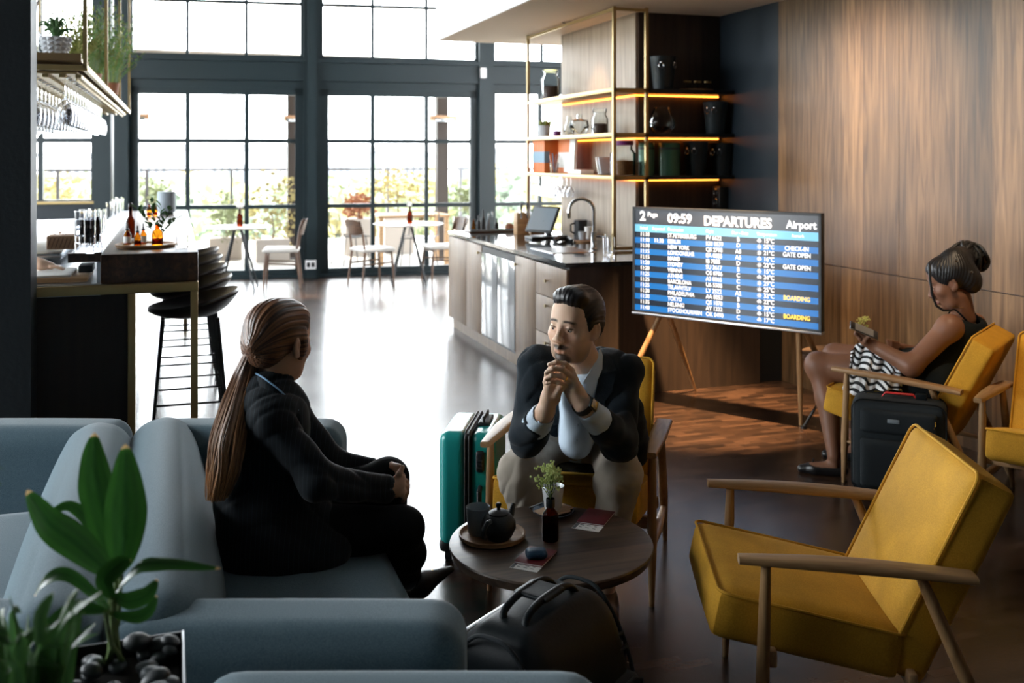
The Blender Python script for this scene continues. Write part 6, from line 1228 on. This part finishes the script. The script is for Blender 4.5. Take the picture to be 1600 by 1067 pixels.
# terrace table and chairs just outside
p = atd(640, 380, 15.2); t = thing('terrace_table', 'light wooden table on the terrace behind the right cafe table', 'table', (p.x, p.y, -.03)); M('oak_light').bb((-.55, -.35, .72), (.55, .35, .76), .005).build('tabletop', parent=t)
for a in (-1, 1):
    for b in (-1, 1): M('oak_light').bb((a * .5 - .03, b * .3 - .03, 0), (a * .5 + .03, b * .3 + .03, .72)).build('leg', parent=t)
for px, dd, rz, lb in ((548, 15.0, -1.3, 'grey wire chair on the terrace left of the light wooden table'), (655, 14.7, 2.6, 'grey wire chair on the terrace in front of the light wooden table')):
    p = atd(px, 380, dd); t = thing('wire_chair', lb, 'chair', (p.x, p.y, -.03), rz); m = M('outdoor_metal')
    for k in range(8): x = -.21 + k * .06; m.tube([(x, .2, .44), (x, -.05, .42), (x, -.2, .45), (x, -.27, .62), (x, -.30, .80)], .005, 5)
    m.tube([(-.22, .21, .44), (.22, .21, .44), (.23, -.2, .46), (.22, -.30, .81), (-.22, -.30, .81), (-.23, -.2, .46)], .008, 6, closed=True); m.build('wire_seat', parent=t)
    for a in (-1, 1):
        for b in (-1, 1): M('outdoor_metal').cyl((a * .18, b * .16, .44), (a * .22, b * .22, 0), .009, n=8).build('leg', parent=t)
# ------------------------------------------------------------------ cafe tables by the windows
plain('seat_pale', (.55, .53, .50), .35)
def cafe_table(px, py, r, label, blab):
    c = atz(px, py, .745); t = thing('cafe_table', label, 'table', (c.x, c.y, 0)); M('table_white').lathe([(.0001, .735), (r - .03, .735), (r, .75), (r - .004, .755), (.0001, .755)], n=56).build('tabletop', parent=t)
    M('black_metal').lathe([(.0001, .725), (.10, .725), (.10, .735), (.0001, .735)], n=24).build('mount', parent=t)
    for k in range(4): a = math.radians(35 + 90 * k); M('black_metal').cyl((.05 * math.cos(a), .05 * math.sin(a), .73), (.30 * math.cos(a), .30 * math.sin(a), 0), .015, .011, 10).build('leg', parent=t)
    v = bottle('bottle_vase', blab, (c.x + .02, c.y, .755), .038, .22, .35, 'amber_dark', None, False, cat='vase'); m = M('paper')
    rn = random.Random(int(px)); 
    for k in range(16): m.ball((rn.gauss(0, .02), rn.gauss(0, .02), .25 + rn.gauss(0, .015)), .014, 8)
    m.build('flower', parent=v); return c
cA = cafe_table(372, 355, .40, 'round white cafe table by the left glazed door', 'dark bottle with a pale flower on the left cafe table'); cB = cafe_table(638, 350, .45, 'round white cafe table by the right glazed door', 'dark bottle with a pale flower on the right cafe table')
def cafe_chair(label, loc, rz):
    t = thing('cafe_chair', label, 'chair', loc, rz, 'brown chairs with pale seats at the cafe tables')
    for s in (-1, 1):
        M('walnut_z').tube([(s * .20, .20, 0), (s * .19, .19, .22), (s * .18, .17, .43)], [.011, .016, .014], 10).build('leg', parent=t)
        M('walnut_z').tube([(s * .21, -.24, 0), (s * .19, -.19, .43), (s * .185, -.22, .66), (s * .18, -.26, .82)], [.011, .016, .014, .011], 10).build('leg', parent=t)
        M('walnut').tube([(s * .195, .18, .30), (s * .195, -.20, .28)], .009, 8).build('stretcher', parent=t)
    cushion(M('seat_pale'), (0, 0, .455), (.225, .215, .022), .02, None, (0, 0, .008)).build('seat', parent=t)
    M('walnut').bar((-.18, .17, .42), (.18, .17, .42), .02, .04).build('rail', parent=t)
    m = M('walnut'); m.grid(lambda u, v: Vector(((u - .5) * .42, -.255 - .05 * v + .035 * (2 * u - 1) ** 2, .64 + .19 * v - .03 * (2 * u - 1) ** 4 * (1 if v > .5 else -1))), 20, 8); m.grid(lambda u, v: Vector(((u - .5) * .42, -.267 - .05 * v + .035 * (2 * u - 1) ** 2, .64 + .19 * v - .03 * (2 * u - 1) ** 4 * (1 if v > .5 else -1))), 20, 8); m.build('backrest', parent=t); return t
x0 = cafe_chair('brown chair with pale seat right of the left cafe table, back to the dark column', (atz(440, 447, 0).x, atz(440, 447, 0).y, 0), math.radians(80))
def at_(px, py): q = atz(px, py, 0); return (q.x, q.y, 0)
dup(x0, at_(307, 452), math.radians(-85), 'brown chair with pale seat left of the left cafe table, half hidden by the bar'); dup(x0, at_(582, 446), math.radians(-75), 'brown chair with wooden back left of the right cafe table'); dup(x0, at_(690, 440), math.radians(95), 'brown chair right of the right cafe table, partly behind the counter')
# ------------------------------------------------------------------ things on the coffee table
plain('teal', (.012, .30, .28), .32, coat=.3, bump=.12, bscale=500); plain('rubber', (.008, .009, .010), .55); plain('bag_black', (.003, .006, .008), .5, bump=.25, bscale=120, spec=.2); plain('bag_fabric', (.008, .014, .018), .8, bump=.5, bscale=600); plain('red_leather', (.50, .02, .02), .45)
plain('kraft', (.42, .28, .18), .8); plain('white_ceramic', (.72, .74, .75), .2, coat=.4); plain('navy_plate', (.02, .03, .05), .25); plain('passport_red', (.12, .008, .014), .5, bump=.2, bscale=300); plain('case_navy', (.012, .05, .10), .5); plain('tea_black', (.012, .016, .018), .5, bump=.3, bscale=200); plain('print_grey', (.12, .13, .14), .6); plain('flower_green', (.56, .64, .24), .7, var=.3, bscale=80); plain('stem_green', (.10, .16, .04), .6)
ZT = .4505
def tt(px, py, z=ZT): return atz(px, py, z)
q = tt(769, 840); tag(M('tray_wood').lathe([(.0001, 0), (.092, 0), (.100, .006), (.101, .017), (.097, .018), (.091, .009), (.0001, .008)], q, 72).build('serving_tray'), 'round light wood tray on the coffee table holding teapot and grey cup', 'tray')
q = tt(747, 834, ZT + .008); tag(M('grey_ceramic').lathe([(.0001, 0), (.026, 0), (.030, .006), (.037, .082), (.0355, .084), (.034, .082), (.027, .008), (.0001, .008)], q, 40).build('grey_cup'), 'grey handleless ceramic cup on the wooden tray', 'cup')
q = tt(779, 842, ZT + .008); t = thing('teapot', 'small matt black teapot on the wooden tray', 'teapot', q, math.radians(0))
M('tea_black').lathe([(.0001, 0), (.030, 0), (.040, .010), (.0515, .034), (.051, .052), (.040, .070), (.026, .077), (.0001, .077)], n=48).build('body', parent=t)
ld = M('tea_black').lathe([(.030, .0745), (.031, .079), (.022, .085), (.006, .088), (.005, .093), (.0075, .098), (.009, .104), (.006, .108), (.0001, .109)], n=32).build('lid', parent=t)
M('tea_black').tube([(.034, .018, .045), (.050, .03, .060), (.056, .036, .075), (.062, .042, .084)], [.012, .010, .008, .007], 14).build('spout', parent=t)
M('tea_black').tube([(-.035, -.03, .066), (-.048, -.046, .070), (-.062, -.048, .050), (-.060, -.042, .028), (-.046, -.022, .018)], [.007, .0075, .0075, .007, .006], 12).build('handle', parent=t)
vb = bottle('flower_bottle', 'brown glass bottle holding pale green flowers on the coffee table', tt(860, 844), .025, .125, .30, 'amber_dark', None, True, cat='vase')
M('black').lathe([(.0125, .100), (.0135, .100), (.0135, .124), (.0125, .126)], n=24).build('neck_ring', parent=vb)
m = M('stem_green'); fl_m = M('flower_green'); rn = random.Random(21)
for k in range(11):
    a = rn.random() * 6.28; rr = rn.uniform(.004, .036); tp = Vector((rr * math.cos(a), rr * math.sin(a), .215 + rn.uniform(-.028, .022) - rr * .4)); m.tube([(0, 0, .06), (0, 0, .125), tp * .6 + Vector((0, 0, .062)), tp], .0011, 5)
    for j in range(26):
        d = Vector((rn.gauss(0, .009), rn.gauss(0, .009), rn.gauss(0, .005))); fl_m.ball(tp + d * 1.15, .0040, 6)
for k in range(5):
    a = rn.random() * 6.28; tp = Vector((.034 * math.cos(a), .03 * math.sin(a), .165)); m.tube([(0, 0, .125), tp * .7 + Vector((0, 0, .045)), tp], .001, 5)
    for j in range(16): fl_m.ball(tp + Vector((rn.gauss(0, .006), rn.gauss(0, .006), rn.gauss(0, .003))), .0026, 6)
m.build('stem', parent=vb); fl_m.build('blossom', parent=vb)
q = tt(865, 804); tag(M('navy_plate').lathe([(.0001, 0), (.040, 0), (.060, .010), (.068, .015), (.066, .0165), (.040, .005), (.0001, .004)], q, 48).build('saucer'), 'dark saucer with pale rim under the white cup', 'saucer')
nk = thing('napkin', 'brown paper napkin folded under the white cup on the saucer', 'napkin', q + Vector((0, 0, .012)), .35); M('kraft').box((0, 0, .0), (.058, .036, .0016), .001, Ry(.04)).build('folded_sheet', parent=nk); M('kraft').box((.004, .003, .0035), (.054, .034, .0012), .001, Ry(-.03)).build('top_sheet', parent=nk)
q2 = q + Vector((.0, .006, .0175)); t = thing('white_cup', 'white enamel-look cup on the saucer behind the flower bottle', 'cup', q2); M('white_ceramic').lathe([(.0001, 0), (.024, 0), (.028, .005), (.036, .072), (.0345, .074), (.033, .072), (.025, .008), (.0001, .008)], n=40).build('body', parent=t); M('steel_soft').tube([(.0355 * math.cos(a), .0355 * math.sin(a), .0735) for a in [math.tau * i / 40 for i in range(40)]], .0012, 6, closed=True).build('rim', parent=t)
q3 = tt(836, 798); tag(M('steel').tube([q3, q3 + Vector((-.02, .0, .012)), q3 + Vector((.03, .01, .020))], [.004, .003, .002], 8).build('teaspoon'), 'small metal teaspoon resting on the edge of the saucer', 'spoon')
def passport(label, c4, pp, plab):
    """c4: the four corners on the table"""
    c4 = [atz(x, y, ZT) for x, y in c4]; c = sum(c4, Vector()) / 4; ux = ((c4[1] - c4[0]) + (c4[2] - c4[3])) / 4; uy = ((c4[3] - c4[0]) + (c4[2] - c4[1])) / 4; rz = math.atan2(ux.y, ux.x); hx = ux.length; hy = uy.length
    uy_ = Vector((-math.sin(rz), math.cos(rz), 0)) * (1 if uy.dot(Vector((-math.sin(rz), math.cos(rz), 0))) > 0 else -1)
    t = thing('passport', label, 'passport', (c.x, c.y, ZT + .0012), rz); M('passport_red').box((0, 0, .005), (hx, hy, .0012), .001).build('front_cover', parent=t); M('paper').box((0, 0, .0028), (hx - .001, hy - .001, .0014)).build('pages', parent=t); M('passport_red').box((0, 0, .0008), (hx, hy, .0008)).build('back_cover', parent=t)
    b4 = [atz(x, y, ZT) for x, y in pp]; c = sum(b4, Vector()) / 4; ux = ((b4[1] - b4[0]) + (b4[2] - b4[3])) / 4; uy = ((b4[3] - b4[0]) + (b4[2] - b4[1])) / 4; r2 = math.atan2(ux.y, ux.x)
    b = thing('boarding_pass', plab, 'ticket', (c.x, c.y, ZT + .0006), r2); hx, hy = ux.length, uy.length; M('paper').box((0, 0, 0), (hx, hy, .0004)).build('card', parent=b)
    m = M('print_grey'); m.box((-hx * .86, 0, .0005), (hx * .12, hy * .95, .0001)); rn = random.Random(3)
    for k in range(9): m.box((-hx * .5 + (k % 3) * hx * .5, -hy * .5 + (k // 3) * hy * .45, .0005), (hx * rn.uniform(.08, .18), hy * .06, .0001))
    m.build('print', parent=b)
passport('dark red passport nearest the seated man on the coffee table', ((918, 797), (960, 802), (945, 824), (903, 817)), ((905, 812), (947, 818), (936, 832), (894, 825)), 'white boarding pass sticking out of the passport near the seated man')
passport('dark red passport under the navy earphone case', ((825, 856), (870, 863), (848, 888), (806, 880)), ((808, 874), (850, 882), (841, 895), (798, 887)), 'white boarding pass sticking out of the passport under the earphone case')
q = tt(838, 871, ZT + .0075); t = thing('earphone_case', 'navy blue rounded earphone case lying on a passport', 'case', q, -.2); cushion(M('case_navy'), (0, 0, .012), (.031, .022, .012), .0118, None, (0, 0, .001)).build('body', parent=t); M('black').tube([(.0312 * math.cos(a), .0222 * math.sin(a), .014) for a in [math.tau * i / 36 for i in range(36)]], .0005, 5, closed=True).build('seam', parent=t)
# side table flowers in front of the woman with the phone
q = atz(1345, 553, .42); sv = bottle('flower_bottle', 'clear little bottle of yellow flowers on the side table by the seated woman', (q.x, q.y, .42), .022, .10, .3, 'clear_glass', None, False, cat='vase'); m = M('stem_green'); fl_m = M('flower_green'); rn = random.Random(5)
for k in range(9):
    a = rn.random() * 6.28; rr = rn.uniform(.01, .05); tp = Vector((rr * math.cos(a), rr * math.sin(a), .20 + rn.uniform(-.06, .03))); m.tube([(0, 0, .02), (0, 0, .09), tp], .0012, 5)
    for j in range(22): fl_m.ball(tp + Vector((rn.gauss(0, .010), rn.gauss(0, .010), rn.gauss(0, .007))), .004, 6)
m.build('stem', parent=sv); fl_m.build('blossom', parent=sv)
# ------------------------------------------------------------------ luggage
def wheel(parent, p, r=.024, w=.012, rz=0):
    p = Vector(p); m = M('rubber'); d = Vector((math.cos(rz), math.sin(rz), 0)); m.cyl(p + d * w - Vector((0, 0, 0)), p - d * w, r, n=20); m.bar(p + Vector((0, 0, r * 1.9)), p, .014, .02); m.lathe([(.0001, 0), (.016, 0), (.014, .012), (.0001, .012)], p + Vector((0, 0, r * 1.6)), 16); m.build('wheel', parent=parent)
tc_ = atz(736, 882, 0); tcx = tc_ + FV * .17; case = thing('suitcase', 'teal hard shell suitcase with black zip and lock beside the seated man', 'suitcase', (tcx.x, tcx.y, 0), -YAW + math.radians(-7))
zc0, zc1 = .062, .515; zm = (zc0 + zc1) / 2; hz = (zc1 - zc0) / 2
m = M('teal'); cushion(m, (-.052, 0, zm), (.056, .175, hz), .035, None, (.004, 0, 0), n=20)
for k in range(5): m.bar((-.106, -.12 + k * .06, zc0 + .06), (-.106, -.12 + k * .06, zc1 - .06), .012, .014, .004, up=(1, 0, 0))
m.build('rear_shell', parent=case)
cushion(M('teal'), (.066, 0, zm), (.050, .175, hz), .035, None, (.003, 0, 0), n=20).build('front_shell', parent=case)
m = M('rubber'); cushion(m, (.006, 0, zm), (.016, .177, hz + .002), .014, None, n=12)
for s in (-.008, .008): m.tube([Vector((.006 + s, x, zm + z)) for x, z in rect_loop(.179, hz + .004, .035, 6)], .0035, 6, closed=True)
m.build('zip_band', parent=case)
m = M('rubber'); cushion(m, (.058, -.178, zm + .12), (.017, .010, .042), .010, None, n=8); m.mat('steel').cyl((.058, -.189, zm + .145), (.058, -.1895, zm + .145), .008); m.build('lock', parent=case)
for k in range(3): M('black').cyl((.049, -.188, zm + .095 + k * .014), (.067, -.188, zm + .095 + k * .014), .0055, n=14).build('lock_dial', parent=case)
M('rubber').tube([(.058, -.176, zm + .02), (.058, -.20, zm + .01), (.058, -.20, zm - .09), (.058, -.176, zm - .10)], [.008, .010, .010, .008], 10, flat=1.2).build('side_handle', parent=case)
m = M('rubber'); cushion(m, (.052, .02, zc1 + .004), (.024, .075, .008), .007, None, n=8); m.build('top_plate', parent=case); M('rubber').tube([(.052, -.045, zc1 + .01), (.052, -.04, zc1 + .026), (.052, .07, zc1 + .026), (.052, .075, zc1 + .01)], [.006, .009, .009, .006], 10, flat=.7).build('top_handle', parent=case)
m = M('rubber'); cushion(m, (-.052, 0, zc0 + .004), (.058, .172, .028), .022, None, n=10); cushion(m, (.066, 0, zc0 + .004), (.050, .172, .028), .022, None, n=10); m.build('bottom_guard', parent=case)
for a in (-.075, .085):
    for b in (-.13, .13): wheel(case, (a, b, .024))
# black upright case beside the armchair
bx = Vector((4.62 * 0, 0, 0)); bc_ = atd(1405, 640, 4.66); k2_ = thing('suitcase', 'black soft suitcase with red top handle beside the armchair of the woman with the phone', 'suitcase', (bc_.x, bc_.y, 0), -YAW - math.radians(24)); H2 = .47
cushion(M('bag_fabric'), (0, 0, .04 + (H2 - .04) / 2), (.205, .082, (H2 - .04) / 2), .035, None, (0, .010, .004), n=18).build('body', parent=k2_)
cushion(M('bag_fabric'), (0, -.086, .18), (.165, .022, .115), .018, None, (0, .004, 0), n=12).build('front_pocket', parent=k2_); cushion(M('bag_fabric'), (0, -.086, .375), (.165, .018, .055), .016, None, (0, .004, 0), n=12).build('upper_pocket', parent=k2_)
m = M('bag_black')
for y_ in (-.055, .055): m.tube([Vector((x, y_ * 1.45, .04 + (H2 - .04) / 2 + z)) for x, z in rect_loop(.204, (H2 - .04) / 2, .05, 6)], .004, 6, closed=True)
m.build('piping', parent=k2_); M('red_leather').tube([(-.075, 0, H2 + .002), (-.06, 0, H2 + .022), (.06, 0, H2 + .022), (.078, 0, H2 + .002)], [.008, .011, .011, .008], 10, flat=.5).build('top_handle', parent=k2_)
M('grey_ceramic').box((-.02, -.108, .385), (.026, .002, .009), .001).build('badge', parent=k2_); M('red_leather').box((-.02, -.113, .17), (.003, .003, .018), .001).build('zip_pull', parent=k2_)
m = M('chrome'); m.tube([(.155, -.096, H2 - .065), (.158, -.10, H2 - .085), (.153, -.10, H2 - .105)], .004, 8); m.build('zip_toggle', parent=k2_); M('bag_black').bb((.07, -.01, H2 - .005), (.12, .02, H2 + .03), .005).build('handle_lock', parent=k2_)
for a in (-.16, .16): wheel(k2_, (a, .0, .024))
# rounded black travel bag in front of the coffee table
L3 = (RV * .57 + FV * .82).normalized(); W3 = Vector((L3.y, -L3.x, 0)); c3 = atd(800, 960, 2.42); c3 = EYE + FV * 2.44 + RV * .065; c3.z = 0; rz3 = math.atan2(L3.y, L3.x)
b3 = thing('travel_bag', 'black trolley bag with looped handles on the floor before the coffee table', 'bag', (c3.x, c3.y, 0), rz3)
def tp_(p):
    z = p.z + .23; k = max(0, z - .20) / .26; return Vector((p.x * (1 - .10 * k), p.y * (1 - .42 * k * k), p.z))
cushion(M('bag_black'), (0, 0, .265), (.215, .165, .235), .07, None, (.006, .01, .012), n=26, taper=tp_).build('body', parent=b3)
def sec(x, grow=0):  # outline of the bag across its width at x
    P = []
    for i in range(41):
        t_ = math.pi * i / 40; y_ = math.cos(t_); z_ = math.sin(t_) ** .6 if math.sin(t_) > 0 else 0
        z = .04 + .455 * z_; k = max(0, z - .235) / .26; wy = (.164 + grow) * (1 - .42 * k * k); P.append(Vector((x, math.copysign(abs(y_) ** .55, y_) * wy, z + grow)))
    return P
for x_ in (-.197, .197): M('bag_fabric').tube(sec(x_, .003), .0055, 8).build('piping', parent=b3)
cushion(M('bag_fabric'), (.005, -.165, .19), (.175, .030, .135), .028, None, (0, .006, 0), n=14).build('side_pocket', parent=b3)
for z_, y_ in ((.40, -.128), (.372, -.142)): M('bag_fabric').tube([(-.205, y_ + .02, z_ - .05), (-.19, y_, z_ - .006), (-.15, y_ - .003, z_), (.15, y_ - .003, z_), (.19, y_, z_ - .006), (.205, y_ + .02, z_ - .05)], .0055, 8).build('zip', parent=b3)
M('bag_fabric').tube([(-.17, -.197, .22), (-.165, -.197, .31), (-.13, -.195, .325), (.13, -.195, .325), (.165, -.197, .31), (.17, -.197, .22)], .005, 8).build('zip', parent=b3)
for yy_ in (-.035, .03):
    M('bag_black').tube([Vector(cr_([Vector((-.12, yy_ - .02, .478)), Vector((-.108, yy_, .510)), Vector((-.07, yy_, .532)), Vector((.0, yy_, .538)), Vector((.07, yy_, .532)), Vector((.108, yy_, .510)), Vector((.12, yy_ - .02, .478))], i / 30)) for i in range(31)], .0095, 10).build('handle', parent=b3)
cushion(M('bag_black'), (0, -.003, .538), (.045, .048, .006), .0055, None, n=8).build('handle_wrap', parent=b3)
m = M('steel_soft')
for y_ in (.085, .125): m.bar((-.16, y_, .455), (.14, y_, .455), .012, .010, .003)
m.build('trolley_bar', parent=b3)
for x_, y_, z_ in ((-.206, -.115, .325), (-.165, -.205, .235)): m = M('chrome').tube([(x_, y_, z_), (x_ - .004, y_ - .006, z_ - .014), (x_ - .002, y_ - .006, z_ - .03)], [.003, .005, .004], 8); m.build('zip_toggle', parent=b3)
M('grey_ceramic').lathe([(.0001, .003), (.016, .002), (.02, 0)], (.09, -.197, .18), 24, Rx(math.pi / 2) ).build('badge', parent=b3)
for a in (-.17, .17): wheel(b3, (a, .12, .024)); wheel(b3, (a, -.12, .024))
# ------------------------------------------------------------------ planter with pebbles and a broad-leaved plant
plain('planter_metal', (.02, .025, .028), .35, metal=.6); plain('soil', (.01, .008, .006), .9); plain('pebble_dark', (.020, .026, .030), .5, bump=.3, bscale=40, var=.3); plain('pebble_light', (.075, .090, .098), .5, bump=.3, bscale=40, var=.3)
def leaf_mat(name, c1, c2):
    m, nt, b = _mat(name); N = nt.nodes; L = nt.links; a = N.new('ShaderNodeVertexColor'); a.layer_name = 'Col'; sp = N.new('ShaderNodeSeparateColor'); L.new(a.outputs[0], sp.inputs[0]); cr = N.new('ShaderNodeValToRGB')
    cr.color_ramp.elements[0].color = rgba(c1); cr.color_ramp.elements[1].color = rgba(c2); e = cr.color_ramp.elements.new(.93); e.color = rgba(c2); cr.color_ramp.elements[2].position = 1; cr.color_ramp.elements[2].color = (.62, .42, .20, 1); L.new(sp.outputs[0], cr.inputs[0]); L.new(cr.outputs[0], b.inputs['Base Color']); setp(b, rough=.3, coat=.2)
    t = N.new('ShaderNodeBsdfTranslucent'); L.new(cr.outputs[0], t.inputs[0]); mx = N.new('ShaderNodeMixShader'); mx.inputs[0].default_value = .35; L.new(b.outputs[0], mx.inputs[1]); L.new(t.outputs[0], mx.inputs[2]); L.new(mx.outputs[0], N['Material Output'].inputs[0]); return m
leaf_mat('broad_leaf', (.005, .026, .009), (.030, .11, .016)); leaf_mat('small_leaf', (.02, .07, .03), (.07, .17, .04))
PZ = .75; pcr = atz(288, 985, PZ); pk = thing('planter', 'dark metal planter filled with pebbles at the lower left', 'planter', (pcr.x - .35, pcr.y - .3, 0))
m = M('planter_metal'); x1, x0_, y1, y0_ = .35, -.75, .3, -.45; th_ = .004
m.bb((x0_, y1 - th_, 0), (x1, y1, PZ)); m.bb((x1 - th_, y0_, 0), (x1, y1, PZ)); m.bb((x0_, y0_, 0), (x0_ + th_, y1, PZ)); m.bb((x0_, y0_, 0), (x1, y0_ + th_, PZ)); m.build('box', parent=pk)
M('steel_soft').tube([(x1 - .002, y0_, PZ), (x1 - .002, y1 - .002, PZ)], .0022, 6).build('rim', parent=pk); M('soil').bb((x0_ + .01, y0_ + .01, .1), (x1 - .008, y1 - .008, PZ - .03)).build('soil', parent=pk)
rn = random.Random(8); pkx, pky = pcr.x - .35, pcr.y - .3; protos = []
for k in range(260):
    x = pkx + rn.uniform(-.30, x1 - .02); y = pky + rn.uniform(-.28, y1 - .022); s = rn.uniform(.012, .023); kind = k % 3; z = PZ - .03 + s * .5 + (.016 if k > 150 else 0) + rn.uniform(0, .008)
    if len(protos) < 3:
        V, Q = sdf_mesh([ell((0, 0, 0), (.026, .018 + .002 * k, .012), .01), ell((.006, .004, .002), (.018, .014, .012), .02)], .0035, lambda X, Y, Z: wv(X, Y, Z, 60 + k, 60, .0015))
        o = sdf_obj('pebble', (V, Q), ['pebble_dark', 'pebble_light', 'pebble_dark'][k], None); protos.append(o)
    else: o = protos[kind].copy(); COL.objects.link(o)
    o.location = (x, y, z); o.rotation_euler = (rn.uniform(-.4, .4), rn.uniform(-.4, .4), rn.random() * 6.28); q_ = s / .026; o.scale = (q_, q_, q_)
    tag(o, ['dark grey smooth pebble', 'light grey smooth pebble', 'dark grey smooth pebble'][kind] + ' in the metal planter', 'pebble', ['dark', 'light', 'dark'][kind] + ' pebbles in the planter')
def leaf(path, wid, side, mat='broad_leaf', fold=.25, curl=0, n=22):
    """broad pointed leaf along path (world points); side: direction of the blade"""
    V = []; cl = []; m = MB().mat(mat)
    for i in range(n):
        t_ = i / (n - 1); p = Vector(cr_(path, t_)); d = (Vector(cr_(path, min(1, t_ + .02))) - Vector(cr_(path, max(0, t_ - .02)))).normalized(); s = (side - d * side.dot(d)).normalized(); nn_ = s.cross(d).normalized(); w = wid * (math.sin(math.pi * min(1, t_ * .955 + .04)) ** .75) * (1 - .25 * t_)
        for j in range(9): q = (j - 4) / 4; V.append(p + s * w * q + nn_ * (abs(q) ** 1.3 * w * fold + .05 * w * math.sin(q * 9 + t_ * 20) + curl * q * w)); cl.append((min(.9, .25 + .4 * abs(q) + .25 * (j % 2)) if t_ < .93 else 1.0, 0, 0, 1))
    F = [[i * 9 + j, i * 9 + j + 1, (i + 1) * 9 + j + 1, (i + 1) * 9 + j] for i in range(n - 1) for j in range(8)]; m.add(V, F, True); return m, cl
pb0 = atz(180, 1046, PZ - .05); pb0 = Vector((pb0.x, pb0.y + .0, PZ - .05)); zd = 1.58
pl = thing('broad_leaf_plant', 'large glossy green plant with broad pointed leaves growing in the planter', 'plant', pb0)
lv = [([(182, 890), (163, 800), (150, 735), (148, 676)], 34, 1.58, RV), ([(190, 890), (196, 820), (197, 760), (196, 694)], 36, 1.53, RV * .9 + FV * .3), ([(170, 895), (120, 850), (75, 815), (42, 766)], 29, 1.50, UV * .8 + FV * .4), ([(180, 925), (215, 885), (265, 880), (346, 888)], 15, 1.52, UV * .5 + FV * .8), ([(172, 880), (140, 815), (110, 790), (78, 800)], 12, 1.66, UV),
      ([(170, 900), (165, 850), (150, 815), (128, 790)], 18, 1.68, RV + UV * .3), ([(178, 930), (200, 940), (228, 930), (246, 905)], 17, 1.47, UV + RV * .3), ([(176, 935), (165, 905), (190, 880), (205, 875)], 18, 1.46, RV), ([(170, 950), (110, 900), (75, 905), (54, 932)], 12, 1.5, UV * .7 + FV * .5), ([(165, 955), (120, 950), (80, 975), (48, 996)], 14, 1.42, UV * .8 + FV * .4), ([(175, 960), (210, 965), (232, 955), (245, 930)], 12, 1.5, UV)]
for pth, w_, dd, sd in lv:
    m, cl = leaf([atd(x, y, dd + .03 * (i - 1.5) * 0) for i, (x, y) in enumerate(pth)], w_ / FPX * dd, Vector(sd)); m.v = [tuple(Vector(p) - pb0) for p in m.v]; lf = m.build('leaf', None, pl, col=cl)
    b0 = atd(*pth[0], dd); M('stem_green').tube([Vector((0, 0, 0)) + Vector((.02 * math.sin(w_), .02 * math.cos(w_), 0)), (b0 - pb0) * .5 + Vector((0, 0, .0)), b0 - pb0], .0035, 7).build('stalk', parent=pl)
rn = random.Random(31)
for gi, (gx0, gx1, gy0, gy1, cnt, nm, lb) in enumerate(((-30, 120, 940, 1060, 46, 'leafy_plant', 'small-leaved green plant spreading in the bottom left corner'), (-70, 12, 735, 880, 4, 'tall_leafy_plant', 'plant at the left edge with only its leaf tips in view'))):
    b_ = atd((gx0 + gx1) / 2, 1090, 1.33); b_.z = PZ - .06; b_.x = max(b_.x, pkx + x0_ + .1); t = thing(nm, lb, 'plant', b_)
    for k in range(cnt):
        x, y = rn.uniform(gx0, gx1), rn.uniform(gy0, gy1); dd = rn.uniform(1.22, 1.42); e = atd(x, y, dd) - b_; s_ = e * .45 + Vector((rn.uniform(-.02, .02), rn.uniform(-.02, .02), .0)); dr = (e - s_).normalized(); tip = e + dr * .03 + RV * rn.uniform(-.03, .05) - UV * rn.uniform(-.02, .04)
        m, cl = leaf([s_, s_.lerp(e, .5) + UV * .01, e, tip], rn.uniform(.008, .014) if gi == 0 else .012, (RV * rn.uniform(-1, 1) + FV * rn.uniform(-1, 1) + UV * rn.uniform(-.3, 1)), 'small_leaf' if gi == 0 else 'broad_leaf', n=12); m.build('leaf', None, t, col=cl)
        M('stem_green').tube([Vector((0, 0, 0)), s_ * .5, s_], .0016, 5).build('stalk', parent=t)
